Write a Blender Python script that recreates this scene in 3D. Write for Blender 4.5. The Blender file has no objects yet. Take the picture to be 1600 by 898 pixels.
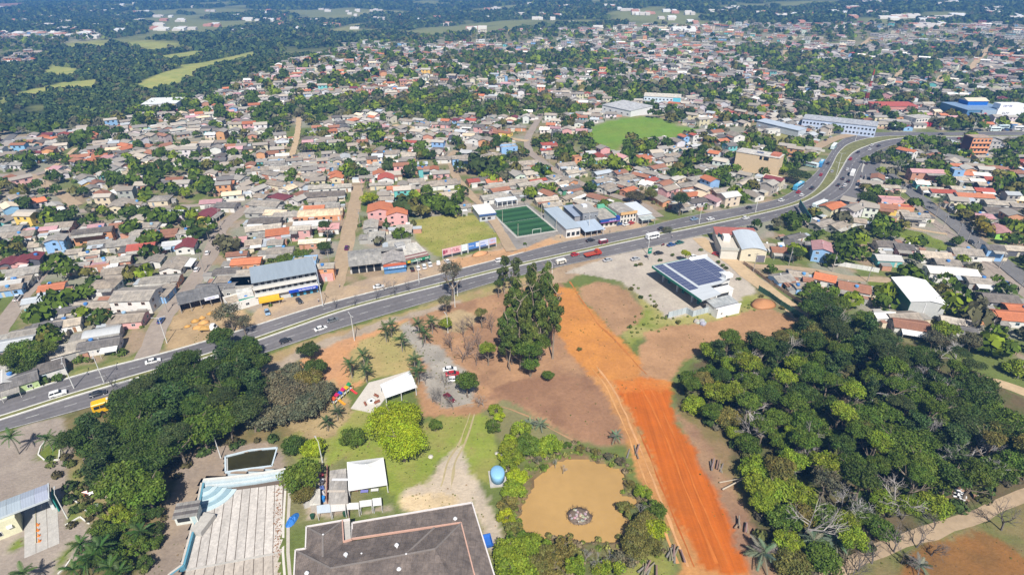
import bpy, math, random
import numpy as np
from mathutils import Vector, Matrix
S = bpy.context.scene
COL = S.collection
R = math.radians
# ---------------------------------------------------------------- camera
CAM_H = 110.0
FPX, PITCH = 900.0, math.atan((449 + 40) / 900.0)
cd = bpy.data.cameras.new('camera'); cam = bpy.data.objects.new('camera', cd); COL.objects.link(cam)
cam.location = (0, 0, CAM_H); cam.rotation_euler = (math.pi / 2 - PITCH, 0, 0)
cd.sensor_width = 36; cd.lens = 36 * FPX / 1600; cd.clip_start = 1; cd.clip_end = 30000
S.camera = cam
# ---------------------------------------------------------------- light
SUN_AZ, SUN_EL = R(-82), R(50)
sv = Vector((math.cos(SUN_AZ) * math.cos(SUN_EL), math.sin(SUN_AZ) * math.cos(SUN_EL), math.sin(SUN_EL)))
W = bpy.data.worlds.new('World'); S.world = W; W.use_nodes = True
wn = W.node_tree.nodes; bg = wn['Background']
sky = wn.new('ShaderNodeTexSky'); sky.sky_type = 'NISHITA'; sky.sun_disc = False
sky.sun_elevation = SUN_EL; sky.sun_rotation = math.pi / 2 - SUN_AZ
W.node_tree.links.new(sky.outputs[0], bg.inputs[0]); bg.inputs[1].default_value = 0.05
sd = bpy.data.lights.new('sun', 'SUN'); sd.energy = 4.9; sd.angle = R(0.53); sd.color = (1, 0.95, 0.87)
so = bpy.data.objects.new('sun', sd); COL.objects.link(so); so.location = (0, 0, 900)
so.rotation_euler = (-sv).to_track_quat('-Z', 'Y').to_euler()
S.view_settings.view_transform = 'Standard'; S.view_settings.look = 'None'
S.view_settings.exposure = 0.54; S.view_settings.gamma = 1
S.render.engine = 'CYCLES'
cy = S.cycles; cy.use_denoising = True; cy.max_bounces = 5; cy.diffuse_bounces = 2; cy.glossy_bounces = 2
cy.transmission_bounces = 2; cy.transparent_max_bounces = 6; cy.volume_bounces = 0
rng = np.random.default_rng(7); random.seed(7)
# ---------------------------------------------------------------- terrain and pixel -> ground
def sst(a, b, x):
    t = np.clip((x - a) / (b - a), 0, 1); return t * t * (3 - 2 * t)
_LAT = np.random.default_rng(99).random((256, 256))
def vn(x, y, s, k=0):
    x = np.asarray(x, float) / s + 37.3 * k; y = np.asarray(y, float) / s + 91.7 * k
    xi = np.floor(x).astype(int); yi = np.floor(y).astype(int); fx = x - xi; fy = y - yi
    fx = fx * fx * (3 - 2 * fx); fy = fy * fy * (3 - 2 * fy)
    a = _LAT[xi & 255, yi & 255]; b = _LAT[(xi + 1) & 255, yi & 255]; c = _LAT[xi & 255, (yi + 1) & 255]; d = _LAT[(xi + 1) & 255, (yi + 1) & 255]
    return (a * (1 - fx) + b * fx) * (1 - fy) + (c * (1 - fx) + d * fx) * fy
def fbm(x, y, s, k=0, n=3):
    r = 0; w = 0
    for i in range(n): r = r + vn(x, y, s / 2 ** i, k + i * 3) / 2 ** i; w += 1 / 2 ** i
    return r / w
def hgt(x, y):
    x = np.asarray(x, float); y = np.asarray(y, float)
    h = 9 * np.exp(-((x - 100) / 55) ** 2 - ((y - 475) / 45) ** 2)
    h = h + 14 * np.exp(-((x + 215) / 170) ** 2 - ((y - 760) / 130) ** 2)
    h = h + 36 * sst(650, 1700, y) * sst(-300, 500, x)
    h = h + 45 * sst(1500, 4500, y) * fbm(x, y, 900, 5) + 22 * sst(900, 1700, y) * (fbm(x, y, 420, 2) - .4)
    far = sst(3000, 7000, np.hypot(x, y))
    return h + far * (12 + 24 * fbm(x, y, 1500, 9))
SP, CP = math.sin(PITCH), math.cos(PITCH)
def P(u, v, z=0.0, flat=False):
    x = (u - 800) / FPX; y = -(v - 449) / FPX
    d = SP - y * CP; f = CP + y * SP
    t = (CAM_H - z) / d
    if not flat and f * t > 380:
        ts = np.linspace(t * .35, t * 1.02, 260)
        g = (CAM_H - d * ts) - z - hgt(x * ts, f * ts)
        i = int(np.argmax(g <= 0)) if (g <= 0).any() else 259
        a, b = ts[max(i - 1, 0)], ts[i]
        for _ in range(12):
            m = (a + b) / 2
            if (CAM_H - d * m) - z - float(hgt(x * m, f * m)) > 0: a = m
            else: b = m
        t = b
    X, Y = x * t, f * t
    return Vector((X, Y, float(hgt(X, Y)) + z if not flat else z))
def V(view, *pts):   # points read off an enlarged view of the photograph -> photograph pixels
    ox, oy, s = VIEWS[view]
    return [(ox + a / s, oy + b / s) for a, b in pts]
VIEWS = {'A': (0, 420, 4.083), 'B': (0, 280, 4.), 'C': (380, 330, 4.9875), 'D': (680, 290, 4.9875), 'E': (980, 370, 5.614), 'F': (1180, 330, 3.81),
 'G': (1100, 160, 3.2), 'H': (400, 180, 3.2075), 'I': (800, 180, 3.2075), 'J': (0, 180, 3.2075), 'K': (1200, 180, 3.2075),
 'L1': (0, 160, 6.909), 'L2': (200, 160, 6.909), 'L3': (400, 230, 6.909), 'L4': (600, 180, 6.909), 'L5': (800, 210, 6.909), 'L6': (1000, 160, 6.4125),
 'L7': (1380, 180, 6.909), 'L8': (1380, 300, 6.909), 'M1': (0, 450, 2.005), 'M2': (400, 450, 2.005), 'M3': (800, 450, 2.005), 'M4': (1200, 450, 2.005),
 'N1': (230, 670, 3.9375), 'N2': (440, 680, 4.119), 'N3': (0, 680, 4.12), 'N4': (480, 540, 4.989), 'N5': (780, 680, 4.118),
 'Q1': (0, 0, 4.), 'Q2': (400, 0, 4.), 'Q3': (800, 0, 4.), 'Q4': (1200, 0, 4.), 'X5': (260, 440, 9.975), 'X6': (320, 500, 4.083), 'X7': (660, 400, 4.083),
 'Y1': (1040, 500, 4.083), 'Y2': (1300, 500, 4.083), 'Y3': (1040, 700, 4.536), 'Y4': (1300, 700, 4.536), 'Y5': (90, 520, 4.488), 'W': (850, 310, 9.412), 'Z': (1080, 340, 9.98), 'PX': (0, 0, 1.)}
def inpoly(x, y, poly):
    x = np.asarray(x, float); y = np.asarray(y, float); r = np.zeros(x.shape, bool)
    p = np.asarray(poly, float); lo = p.min(0); hi = p.max(0)
    m = (x >= lo[0]) & (x <= hi[0]) & (y >= lo[1]) & (y <= hi[1])
    if not m.any(): return r
    xs = x[m]; ys = y[m]; q = np.zeros(xs.shape, bool); n = len(p)
    for i in range(n):
        x0, y0 = p[i]; x1, y1 = p[(i + 1) % n]
        if y0 == y1: continue
        c = ((y0 > ys) != (y1 > ys)) & (xs < (x1 - x0) * (ys - y0) / (y1 - y0) + x0)
        q ^= c
    r[m] = q; return r
def wp(pts): return [tuple(P(u, v)[:2]) for u, v in pts]
# ---------------------------------------------------------------- object helpers
class MB:
    def __init__(s): s.v = []; s.f = []; s.mi = []; s.m = 0
    def face(s, *pts):
        n = len(s.v); s.v += [tuple(p) for p in pts]; s.f.append(tuple(range(n, n + len(pts)))); s.mi.append(s.m); return s
    def box(s, x0, x1, y0, y1, z0, z1):
        n = len(s.v)
        s.v += [(x0, y0, z0), (x1, y0, z0), (x1, y1, z0), (x0, y1, z0), (x0, y0, z1), (x1, y0, z1), (x1, y1, z1), (x0, y1, z1)]
        for q in ((0, 3, 2, 1), (4, 5, 6, 7), (0, 1, 5, 4), (1, 2, 6, 5), (2, 3, 7, 6), (3, 0, 4, 7)):
            s.f.append(tuple(n + i for i in q)); s.mi.append(s.m)
        return s
    def prism(s, poly, z0, z1):
        n = len(s.v); k = len(poly)
        ar = sum(poly[i][0] * poly[(i + 1) % k][1] - poly[(i + 1) % k][0] * poly[i][1] for i in range(k))
        if ar < 0: poly = poly[::-1]
        z = (lambda q, p: q(*p[:2]) if callable(q) else q)
        s.v += [(p[0], p[1], z(z0, p)) for p in poly] + [(p[0], p[1], z(z1, p)) for p in poly]
        s.f.append(tuple(range(n + k - 1, n - 1, -1))); s.f.append(tuple(range(n + k, n + 2 * k)))
        for i in range(k): s.f.append((n + i, n + (i + 1) % k, n + k + (i + 1) % k, n + k + i))
        s.mi += [s.m] * (k + 2); return s
    def exx(s, prof, x0, x1):      # (y,z) profile run along x
        n = len(s.v); k = len(prof)
        s.v += [(x0, a, b) for a, b in prof] + [(x1, a, b) for a, b in prof]
        ar = sum(prof[i][0] * prof[(i + 1) % k][1] - prof[(i + 1) % k][0] * prof[i][1] for i in range(k))
        o = list(range(k)) if ar > 0 else list(range(k - 1, -1, -1))
        s.f.append(tuple(n + i for i in o[::-1])); s.f.append(tuple(n + k + i for i in o))
        for j in range(k):
            a, b = o[j], o[(j + 1) % k]; s.f.append((n + a, n + b, n + k + b, n + k + a))
        s.mi += [s.m] * (k + 2); return s
    def tube(s, a, b, r0, r1, n=6, cap=True):
        a = Vector(a); b = Vector(b); d = (b - a).normalized()
        u = d.orthogonal().normalized(); w = d.cross(u); k = len(s.v)
        for c, r in ((a, r0), (b, r1)):
            for i in range(n):
                t = 2 * math.pi * i / n; s.v.append(tuple(c + (u * math.cos(t) + w * math.sin(t)) * r))
        for i in range(n): s.f.append((k + i, k + (i + 1) % n, k + n + (i + 1) % n, k + n + i)); s.mi.append(s.m)
        if cap: s.f.append(tuple(range(k + n, k + 2 * n))); s.f.append(tuple(range(k + n - 1, k - 1, -1))); s.mi += [s.m] * 2
        return s
    def cyl(s, x, y, z0, z1, r, n=12, r1=None): return s.tube((x, y, z0), (x, y, z1), r, r if r1 is None else r1, n)
    def hull(s, secs):             # loft of equal-length rings, capped
        k = len(s.v); n = len(secs[0])
        for q in secs: s.v += [tuple(p) for p in q]
        for i in range(len(secs) - 1):
            for j in range(n):
                s.f.append((k + i * n + j, k + i * n + (j + 1) % n, k + (i + 1) * n + (j + 1) % n, k + (i + 1) * n + j)); s.mi.append(s.m)
        s.f.append(tuple(range(k + n - 1, k - 1, -1))); s.f.append(tuple(range(k + (len(secs) - 1) * n, k + len(secs) * n))); s.mi += [s.m] * 2
        return s
    def mesh(s, name='mesh', smooth=False):
        m = bpy.data.meshes.new(name); m.from_pydata(s.v, [], s.f)
        if any(s.mi): m.polygons.foreach_set('material_index', s.mi)
        if smooth: m.polygons.foreach_set('use_smooth', [True] * len(s.f))
        m.update(); return m
def npmesh(name, v, f, col=None, smooth=False):
    m = bpy.data.meshes.new(name); v = np.asarray(v, np.float32); f = np.asarray(f, np.int32); k = f.shape[1]
    m.vertices.add(len(v)); m.vertices.foreach_set('co', v.ravel())
    m.loops.add(f.size); m.loops.foreach_set('vertex_index', f.ravel())
    m.polygons.add(len(f)); m.polygons.foreach_set('loop_start', np.arange(0, f.size, k, dtype=np.int32))
    m.polygons.foreach_set('use_smooth', np.full(len(f), smooth))
    m.update(calc_edges=True)
    if col is not None:
        a = m.color_attributes.new('Col', 'FLOAT_COLOR', 'POINT')
        c = np.ones((len(v), 4), np.float32); c[:, :3] = col; a.data.foreach_set('color', c.ravel())
    return m
def obj(name, mesh, mat=None, parent=None, color=None, loc=None, rz=None):
    if isinstance(mesh, MB): mesh = mesh.mesh(name)
    if mat is not None and not mesh.materials:
        for q in (mat if isinstance(mat, (list, tuple)) else [mat]): mesh.materials.append(q)
    o = bpy.data.objects.new(name, mesh); COL.objects.link(o)
    if parent is not None: o.parent = parent
    if color is not None: o.color = (*color, 1)
    if loc is not None: o.location = loc
    if rz is not None: o.rotation_euler = (0, 0, rz)
    return o
AUTO = []; MARKS = []
def tag(o, label=None, cat=None, group=None, desc=None, kind=None, mark=None):
    if label: o['label'] = label
    if cat: o['category'] = cat
    if group: o['group'] = group
    if kind: o['kind'] = kind
    if desc: AUTO.append((o, desc))
    if mark: MARKS.append((mark, o))
    return o
def thing(name, loc=(0, 0, 0), rz=0, label=None, cat=None, group=None, desc=None, mark=None, scale=None):
    o = bpy.data.objects.new(name, None); COL.objects.link(o); o.location = loc; o.rotation_euler = (0, 0, rz); o.empty_display_size = .3
    if scale: o.scale = (scale,) * 3
    return tag(o, label, cat, group, desc, None, mark)
def structure(name, mesh, mat, kind='structure'):
    o = obj(name, mesh, mat); o['kind'] = kind; return o
# ---------------------------------------------------------------- materials
def mat(name, rough=.8, color=None, src='obj', spec=.3, metal=0, noise=.12, nscale=1.5, stretch=(1, 1, 1), bump=0, bscale=20, ribs=None, transl=0, coat=0, noise2=0, n2scale=.15, sheets=None):
    m = bpy.data.materials.new(name); m.use_nodes = True; nt = m.node_tree; N = nt.nodes; L = nt.links; b = N['Principled BSDF']
    b.inputs['Roughness'].default_value = rough; b.inputs['Specular IOR Level'].default_value = spec; b.inputs['Metallic'].default_value = metal
    b.inputs['Coat Weight'].default_value = coat
    if src == 'obj': n = N.new('ShaderNodeObjectInfo'); base = n.outputs['Color']
    elif src == 'col': n = N.new('ShaderNodeVertexColor'); n.layer_name = 'Col'; base = n.outputs['Color']
    elif src == 'both':
        n = N.new('ShaderNodeObjectInfo'); c = N.new('ShaderNodeVertexColor'); c.layer_name = 'Col'
        x = N.new('ShaderNodeMix'); x.data_type = 'RGBA'; x.blend_type = 'MULTIPLY'; x.inputs[0].default_value = 1
        L.new(n.outputs['Color'], x.inputs[6]); L.new(c.outputs['Color'], x.inputs[7]); base = x.outputs[2]
    else: n = N.new('ShaderNodeRGB'); n.outputs[0].default_value = (*color, 1); base = n.outputs[0]
    tc = N.new('ShaderNodeTexCoord'); co = tc.outputs['Object']
    for amt, sc, st in ((noise, nscale, stretch), (noise2, n2scale, (1, 1, 1))):
        if not amt: continue
        mp = N.new('ShaderNodeMapping'); mp.inputs['Scale'].default_value = st; L.new(co, mp.inputs[0])
        t = N.new('ShaderNodeTexNoise'); t.inputs['Scale'].default_value = sc; t.inputs['Detail'].default_value = 4; t.inputs['Roughness'].default_value = .65
        L.new(mp.outputs[0], t.inputs['Vector'])
        mr = N.new('ShaderNodeMapRange'); mr.inputs[1].default_value = .25; mr.inputs[2].default_value = .75; mr.inputs[3].default_value = 1 - amt; mr.inputs[4].default_value = 1 + amt
        L.new(t.outputs['Fac'], mr.inputs[0])
        x = N.new('ShaderNodeVectorMath'); x.operation = 'SCALE'; L.new(base, x.inputs[0]); L.new(mr.outputs[0], x.inputs['Scale']); base = x.outputs[0]
    if sheets:
        bk = N.new('ShaderNodeTexBrick'); bk.offset = 0; bk.inputs['Color1'].default_value = (.84, .84, .84, 1); bk.inputs['Color2'].default_value = (1.14, 1.12, 1.08, 1); bk.inputs['Mortar'].default_value = (.7, .68, .66, 1)
        bk.inputs['Scale'].default_value = 1; bk.inputs['Mortar Size'].default_value = .03; bk.inputs['Brick Width'].default_value = sheets[0]; bk.inputs['Row Height'].default_value = sheets[1]; L.new(co, bk.inputs['Vector'])
        x = N.new('ShaderNodeVectorMath'); x.operation = 'MULTIPLY'; L.new(base, x.inputs[0]); L.new(bk.outputs['Color'], x.inputs[1]); base = x.outputs[0]
    if ribs:
        ax, per, dep = ribs
        w = N.new('ShaderNodeTexWave'); w.wave_type = 'BANDS'; w.bands_direction = ax; w.inputs['Scale'].default_value = .314 / per; w.inputs['Distortion'].default_value = 0
        L.new(co, w.inputs['Vector']); bp = N.new('ShaderNodeBump'); bp.inputs['Strength'].default_value = dep; bp.inputs['Distance'].default_value = .05
        L.new(w.outputs['Fac'], bp.inputs['Height']); L.new(bp.outputs[0], b.inputs['Normal'])
    elif bump:
        t = N.new('ShaderNodeTexNoise'); t.inputs['Scale'].default_value = bscale; t.inputs['Detail'].default_value = 5; L.new(co, t.inputs['Vector'])
        bp = N.new('ShaderNodeBump'); bp.inputs['Strength'].default_value = bump; bp.inputs['Distance'].default_value = .3
        L.new(t.outputs['Fac'], bp.inputs['Height']); L.new(bp.outputs[0], b.inputs['Normal'])
    L.new(base, b.inputs['Base Color'])
    if transl:
        tr = N.new('ShaderNodeBsdfTranslucent'); L.new(base, tr.inputs[0]); ms = N.new('ShaderNodeMixShader'); ms.inputs[0].default_value = transl
        L.new(b.outputs[0], ms.inputs[1]); L.new(tr.outputs[0], ms.inputs[2]); L.new(ms.outputs[0], N['Material Output'].inputs[0])
    return m
M = {}
M['ground'] = mat('ground', .95, src='col', spec=.15, noise=.16, nscale=.9, noise2=.14, n2scale=.12, bump=.5, bscale=1.6)
M['dirt_road'] = mat('graded_dirt', .95, src='col', spec=.15, noise=.24, nscale=.9, stretch=(1, .03, 1), noise2=.1, n2scale=.2, bump=.4, bscale=1.2)
M['asphalt'] = mat('asphalt', .85, (.14, .133, .137), 'rgb', noise=.13, nscale=.5, stretch=(1, 1, 1), noise2=.14, n2scale=.06)
M['street'] = mat('street_dirt', .95, src='obj', spec=.15, noise=.16, nscale=.5, noise2=.12, n2scale=.08)
M['highway'] = mat('highway_asphalt', .85, src='col', noise=.14, nscale=.8, noise2=.2, n2scale=.05)
M['slab'] = mat('weathered_slab', .9, src='obj', noise=.2, nscale=.45, stretch=(2, .5, 1), noise2=.22, n2scale=1.5)
M['old_roof'] = mat('weathered_sheet_roof', .85, src='obj', noise=.3, nscale=.35, noise2=.2, n2scale=1.4, ribs=('X', .42, .5), sheets=(1.1, 1.85))
M['paint_line'] = mat('road_paint', .7, (.5, .5, .48), 'rgb', noise=.5, nscale=.9)
M['wall'] = mat('wall', .88, src='obj', noise=.09, nscale=.9, noise2=.1, n2scale=3)
M['roof_fc'] = mat('fibre_cement_roof', .85, src='obj', noise=.22, nscale=1.4, stretch=(1, .25, 1), noise2=.28, n2scale=.5, ribs=('X', .42, .5), sheets=(1.1, 1.9))
M['roof_tile'] = mat('tile_roof', .8, src='obj', noise=.2, nscale=2.5, noise2=.16, n2scale=.4, ribs=('X', .5, .6))
M['roof_metal'] = mat('metal_roof', .42, src='obj', spec=.5, noise=.1, nscale=.8, stretch=(1, .1, 1), ribs=('X', .5, .5))
M['plain'] = mat('plain', .6, src='obj', noise=.07, nscale=2)
M['gloss'] = mat('car_paint', .3, src='obj', noise=.03, nscale=2, spec=.5, coat=.4)
M['glass'] = mat('glass', .12, (.02, .025, .03), 'rgb', noise=.1, nscale=2, spec=.6)
M['rubber'] = mat('rubber', .9, (.02, .02, .02), 'rgb', noise=.1)
M['concrete'] = mat('concrete', .9, (.42, .4, .37), 'rgb', noise=.18, nscale=.8, noise2=.12, n2scale=4)
M['leaf'] = mat('leaf', .6, src='both', spec=.25, noise=0, transl=.16)
M['leaf_far'] = mat('leaf_far', .8, src='col', spec=.1, noise=0)
M['bark'] = mat('bark', .9, src='obj', noise=.25, nscale=3, stretch=(4, 4, 1))
M['far_house'] = mat('far_house', .85, src='col', noise=.1, nscale=.6)
M['solar'] = mat('solar_cell', .25, (.06, .072, .15), 'rgb', noise=.15, nscale=.7, spec=.6)  # base colour lifted to carry the sky's bluish reflection
M['mud_water'] = mat('muddy_water', .12, (.41, .255, .095), 'rgb', noise=.09, nscale=.06, noise2=.06, n2scale=.35, spec=.5, bump=.015, bscale=3)
M['pool_water'] = mat('pool_water', .05, (.035, .032, .012), 'rgb', noise=.3, nscale=.25, spec=.5)
M['turf'] = mat('turf', .95, src='obj', noise=.12, nscale=2)
WHITE = (.78, .78, .76)
# ================================================================ THE SETTING
# streets: name, surface colour, width, photograph pixels
TAN = (.36, .27, .18); GREYD = (.30, .25, .21); ASPH = (.16, .155, .155); SAND = (.46, .34, .21)
STREETS = {
 'workshop street': (GREYD, 8, [(226, 560), (238, 538), (250, 505), (272, 478), (295, 450), (325, 405), (335, 382), (346, 357), (375, 332), (400, 316), (430, 303)]),
 'west street': (GREYD, 7.5, [(-30, 560), (0, 515), (25, 477), (60, 430), (75, 410), (95, 385), (117, 360), (133, 346)]),
 'villa street': (TAN, 8, [(522, 462), (524, 448), (532, 416), (540, 386), (547, 352), (552, 330), (556, 312), (560, 290)]),
 'hill street': (GREYD, 6.5, [(1030, 340), (1002, 320), (966, 308), (937, 300), (916, 291), (890, 279), (869, 268), (849, 253), (829, 239), (825, 217), (840, 189), (848, 172)]),
 'ridge street': (SAND, 6.5, [(615, 196), (633, 199), (672, 202), (701, 205), (730, 207), (766, 211), (803, 218), (825, 221)]),
 'pitch street': (TAN, 6, [(800, 393), (775, 352), (752, 320), (739, 309), (727, 296), (713, 278), (707, 261), (705, 245), (713, 236)]),
 'sandy cross street': (SAND, 6, [(255, 228), (277, 224), (330, 223), (366, 222), (420, 219), (468, 214)]),
 'steep sandy street': (SAND, 5, [(453, 252), (459, 234), (464, 215), (468, 182)]),
 'gravel lane': (SAND, 8, [(1092, 372), (1114, 391), (1140, 406), (1167, 429), (1203, 455), (1229, 475), (1256, 497), (1275, 515)]),
 'cottage lane': (TAN, 6, [(1148, 407), (1180, 416), (1232, 419), (1285, 426), (1327, 434), (1395, 438)]),
 'avenue': (ASPH, 8, [(1376, 262), (1393, 277), (1420, 298), (1440, 313), (1461, 329), (1489, 348), (1519, 374), (1554, 400), (1590, 429), (1640, 468)]),
 'frontage lane': (GREYD, 5.5, [(1425, 318), (1438, 329), (1481, 364), (1525, 396), (1561, 426), (1600, 458), (1640, 490)]),
 'lawn path': (SAND, 2.5, [(1392, 352), (1415, 355), (1438, 359), (1467, 364), (1480, 366)]),
 'garden lane': (SAND, 5, [(1540, 594), (1564, 599), (1600, 612), (1660, 632)]),
 'wood path': (TAN, 3.8, [(1230, 930), (1300, 896), (1344, 874), (1406, 846), (1454, 832), (1509, 812), (1553, 793), (1600, 773), (1680, 745)]),
 'east hill street': (GREYD, 6, [(1083, 188), (1109, 194), (1137, 205), (1165, 214), (1190, 223)]),
 'long hill street': (SAND, 9, [(1465, 131), (1477, 117), (1512, 109), (1525, 97), (1535, 86), (1560, 62)]),
 'pale hill street': (SAND, 9, [(1392, 127), (1400, 123), (1412, 107), (1432, 88)]),
 'far lane': (SAND, 8, [(1333, 82), (1345, 72), (1362, 59)]),
 'orchard lane': (SAND, 6, [(815, 60), (825, 54), (832, 45)]),
 'short lane': (SAND, 7, [(907, 147), (907, 136), (908, 126)]),
 'brick lane': (SAND, 7, [(1228, 98), (1227, 88), (1227, 79)]),
 'north road': (ASPH, 6, [(-30, 240), (0, 228), (22, 211), (33, 203), (72, 199), (107, 198), (137, 195)]),
 'west cross street': (GREYD, 7, [(-30, 273), (0, 275), (47, 275), (90, 264)]),
 'diagonal street': (TAN, 7, [(45, 274), (62, 284), (81, 294), (109, 314), (120, 322)]),
 'middle cross street': (GREYD, 6, [(120, 330), (150, 330), (230, 325), (310, 321), (375, 316)]),
 'market forecourt': (TAN, 9, [(1272, 232), (1285, 226), (1300, 219), (1325, 212), (1352, 207)]),
 'oblique lane': (SAND, 4, [(85, 262), (100, 248), (118, 232)]),
}
def catmull(pts, step=4.0):
    p = [np.array(q[:2], float) for q in pts]; p = [2 * p[0] - p[1]] + p + [2 * p[-1] - p[-2]]; out = []
    for i in range(1, len(p) - 2):
        n = max(2, int(np.linalg.norm(p[i + 1] - p[i]) / step))
        for k in range(n):
            t = k / n; a, b, c, d = p[i - 1:i + 3]
            out.append(.5 * ((2 * b) + (-a + c) * t + (2 * a - 5 * b + 4 * c - d) * t * t + (-a + 3 * b - 3 * c + d) * t ** 3))
    out.append(p[-2]); return np.array(out)
SEG = []   # street segments in the world: x0,y0,x1,y1,halfwidth
def strip(c, w, z, rag=0., k=0, nlat=1):
    t = np.gradient(c, axis=0); t /= np.linalg.norm(t, axis=1)[:, None] + 1e-9; nrm = np.stack([-t[:, 1], t[:, 0]], 1)
    rows = []
    for j in range(nlat + 1):
        q = -1 + 2 * j / nlat; r = rag * (vn(c[:, 0] + 50 * j, c[:, 1], 4, k) - .5) * 2 if abs(q) == 1 else 0
        p = c + nrm * (q * (w / 2 + r))[:, None] if np.ndim(r) else c + nrm * (q * w / 2)
        rows.append(np.column_stack([p, hgt(p[:, 0], p[:, 1]) + z]))
    v = np.concatenate(rows); n = len(c); f = []
    for j in range(nlat):
        for i in range(n - 1): f.append((j * n + i, j * n + i + 1, (j + 1) * n + i + 1, (j + 1) * n + i))
    f = np.array(f)
    a = v[f[0]]; 
    if np.cross(a[1] - a[0], a[2] - a[0])[2] < 0: f = f[:, ::-1]
    return npmesh('strip', v, f)
SZ = .05
for i, (nm, (c, w, px)) in enumerate(STREETS.items()):
    w = w * (.84 if c in (TAN, GREYD, SAND) else 1); ctr = catmull(wp(px)); z = SZ + .006 * (i % 9) + (.25 if ctr[:, 1].max() > 330 else 0)
    o = structure('street' if 'path' not in nm else 'path', strip(ctr, w, z, .5, i, 2), M['street']); o.color = (*c, 1)
    for a, b in zip(ctr[:-1], ctr[1:]): SEG.append((*a, *b, w / 2))
# ---- highway
UO = [(-90, 652), (0, 625.6), (59, 606), (147, 579), (211, 564), (300, 540), (406, 507), (498, 478), (600, 452), (720, 420.3), (776, 406.3), (880, 378.2), (1000, 356.2), (1080, 337.4), (1200, 315.6), (1234, 301.6), (1271, 273.5), (1290, 250), (1305, 228), (1322, 215), (1347, 208.5), (1385, 207), (1440, 207), (1600, 206.5), (1700, 206.5)]
UI = [(-90, 676), (0, 651), (100, 618), (212, 586), (340, 548), (464, 505.5), (552, 476.5), (690, 442), (776, 420), (864, 400), (1000, 369.8), (1100, 349.3), (1200, 328), (1247, 314), (1277, 295), (1298, 262), (1311, 238), (1331, 223), (1375, 213.8), (1440, 212.6), (1600, 212), (1700, 212)]
LI = [(-90, 683), (0, 657.5), (100, 624.5), (212, 592), (340, 554), (464, 511), (552, 481), (690, 446), (776, 424), (864, 404), (1000, 373.8), (1100, 353.5), (1200, 332), (1256, 316), (1287, 298), (1306, 280), (1315, 264), (1331, 240), (1359, 227), (1387, 219), (1418, 215.6), (1450, 214.6), (1600, 214), (1700, 214)]
LO = [(-90, 700), (0, 674), (100, 648), (210, 616), (340, 576), (410, 553), (510, 520), (616, 488), (714, 459), (776, 440), (860, 420), (916, 408), (1000, 390), (1068, 374), (1140, 358), (1200, 346), (1250, 333), (1297, 316), (1327, 297), (1337, 275), (1346, 257), (1364, 240), (1390, 228.5), (1420, 222.5), (1450, 220.4), (1600, 219.6), (1700, 219.6)]
def resamp(px, n=220):
    c = catmull(wp(px), 2.); d = np.r_[0, np.cumsum(np.linalg.norm(np.diff(c, axis=0), axis=1))]; s = np.linspace(0, d[-1], n)
    c = np.column_stack([np.interp(s, d, c[:, 0]), np.interp(s, d, c[:, 1])])
    for _ in range(6): c[1:-1] = .25 * c[:-2] + .5 * c[1:-1] + .25 * c[2:]
    return c
eUO, eUI, eLI, eLO = map(resamp, (UO, UI, LI, LO))
def loft(a, b, z, n=1):
    v = []; m = len(a)
    for j in range(n + 1):
        p = a + (b - a) * j / n; v.append(np.column_stack([p, hgt(p[:, 0], p[:, 1]) + z]))
    f = [(j * m + i, (j + 1) * m + i, (j + 1) * m + i + 1, j * m + i + 1) for j in range(n) for i in range(m - 1)]
    return npmesh('loft', np.concatenate(v), np.array(f), smooth=True)
for ea, eb in ((eUO, eUI), (eLI, eLO)):
    me = loft(ea, eb, .16, 20); k = np.repeat(np.linspace(0, 1, 21), len(ea)); wear = .95 + .10 * np.cos(k * 8 * math.pi) - .10 * np.exp(-((k - .25) / .06) ** 2) - .10 * np.exp(-((k - .75) / .06) ** 2) + .22 * (np.exp(-(k / .05) ** 2) + np.exp(-((1 - k) / .05) ** 2))
    vv = np.empty(len(me.vertices) * 3); me.vertices.foreach_get('co', vv); vv = vv.reshape(-1, 3); wear = wear * (1 + .3 * (fbm(vv[:, 0], vv[:, 1], 26, 33) - .5)); c4 = np.ones((len(vv), 4), np.float32); c4[:, :3] = np.array([.152, .143, .148]) * wear[:, None]
    at = me.color_attributes.new('Col', 'FLOAT_COLOR', 'POINT'); at.data.foreach_set('color', c4.ravel()); structure('highway', me, M['highway'])
for a, b, w in ((eUO, eUI, 0), (eLI, eLO, 0)):
    mid = (a + b) / 2; ww = np.linalg.norm(a - b, axis=1) / 2
    for i in range(0, len(mid) - 1): SEG.append((*mid[i], *mid[i + 1], ww[i]))
for i in range(0, len(eUI) - 1):
    m0 = (eUI[i] + eLI[i]) / 2; m1 = (eUI[i + 1] + eLI[i + 1]) / 2; SEG.append((*m0, *m1, np.linalg.norm(eUI[i] - eLI[i]) / 2))
mb = MB()
def dashes(a, b, fr, on, off, w, z):
    c = a + (b - a) * fr; d = np.r_[0, np.cumsum(np.linalg.norm(np.diff(c, axis=0), axis=1))]; s = 0.
    while s < d[-1] - on:
        q = [np.array([np.interp(t, d, c[:, 0]), np.interp(t, d, c[:, 1])]) for t in (s, s + on)]
        t = (q[1] - q[0]) / np.linalg.norm(q[1] - q[0]); n = np.array([-t[1], t[0]]) * w / 2
        mb.face(*[(*p, float(hgt(*p)) + z) for p in (q[0] - n, q[1] - n, q[1] + n, q[0] + n)]); s += on + off
for a, b in ((eUO, eUI), (eLI, eLO)):
    dashes(a, b, .5, 3, 6, .16, .168); dashes(a, b, .04, 6, .0, .14, .168); dashes(a, b, .96, 6, .0, .14, .168)
structure('lane_marking', mb, M['paint_line'])
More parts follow.
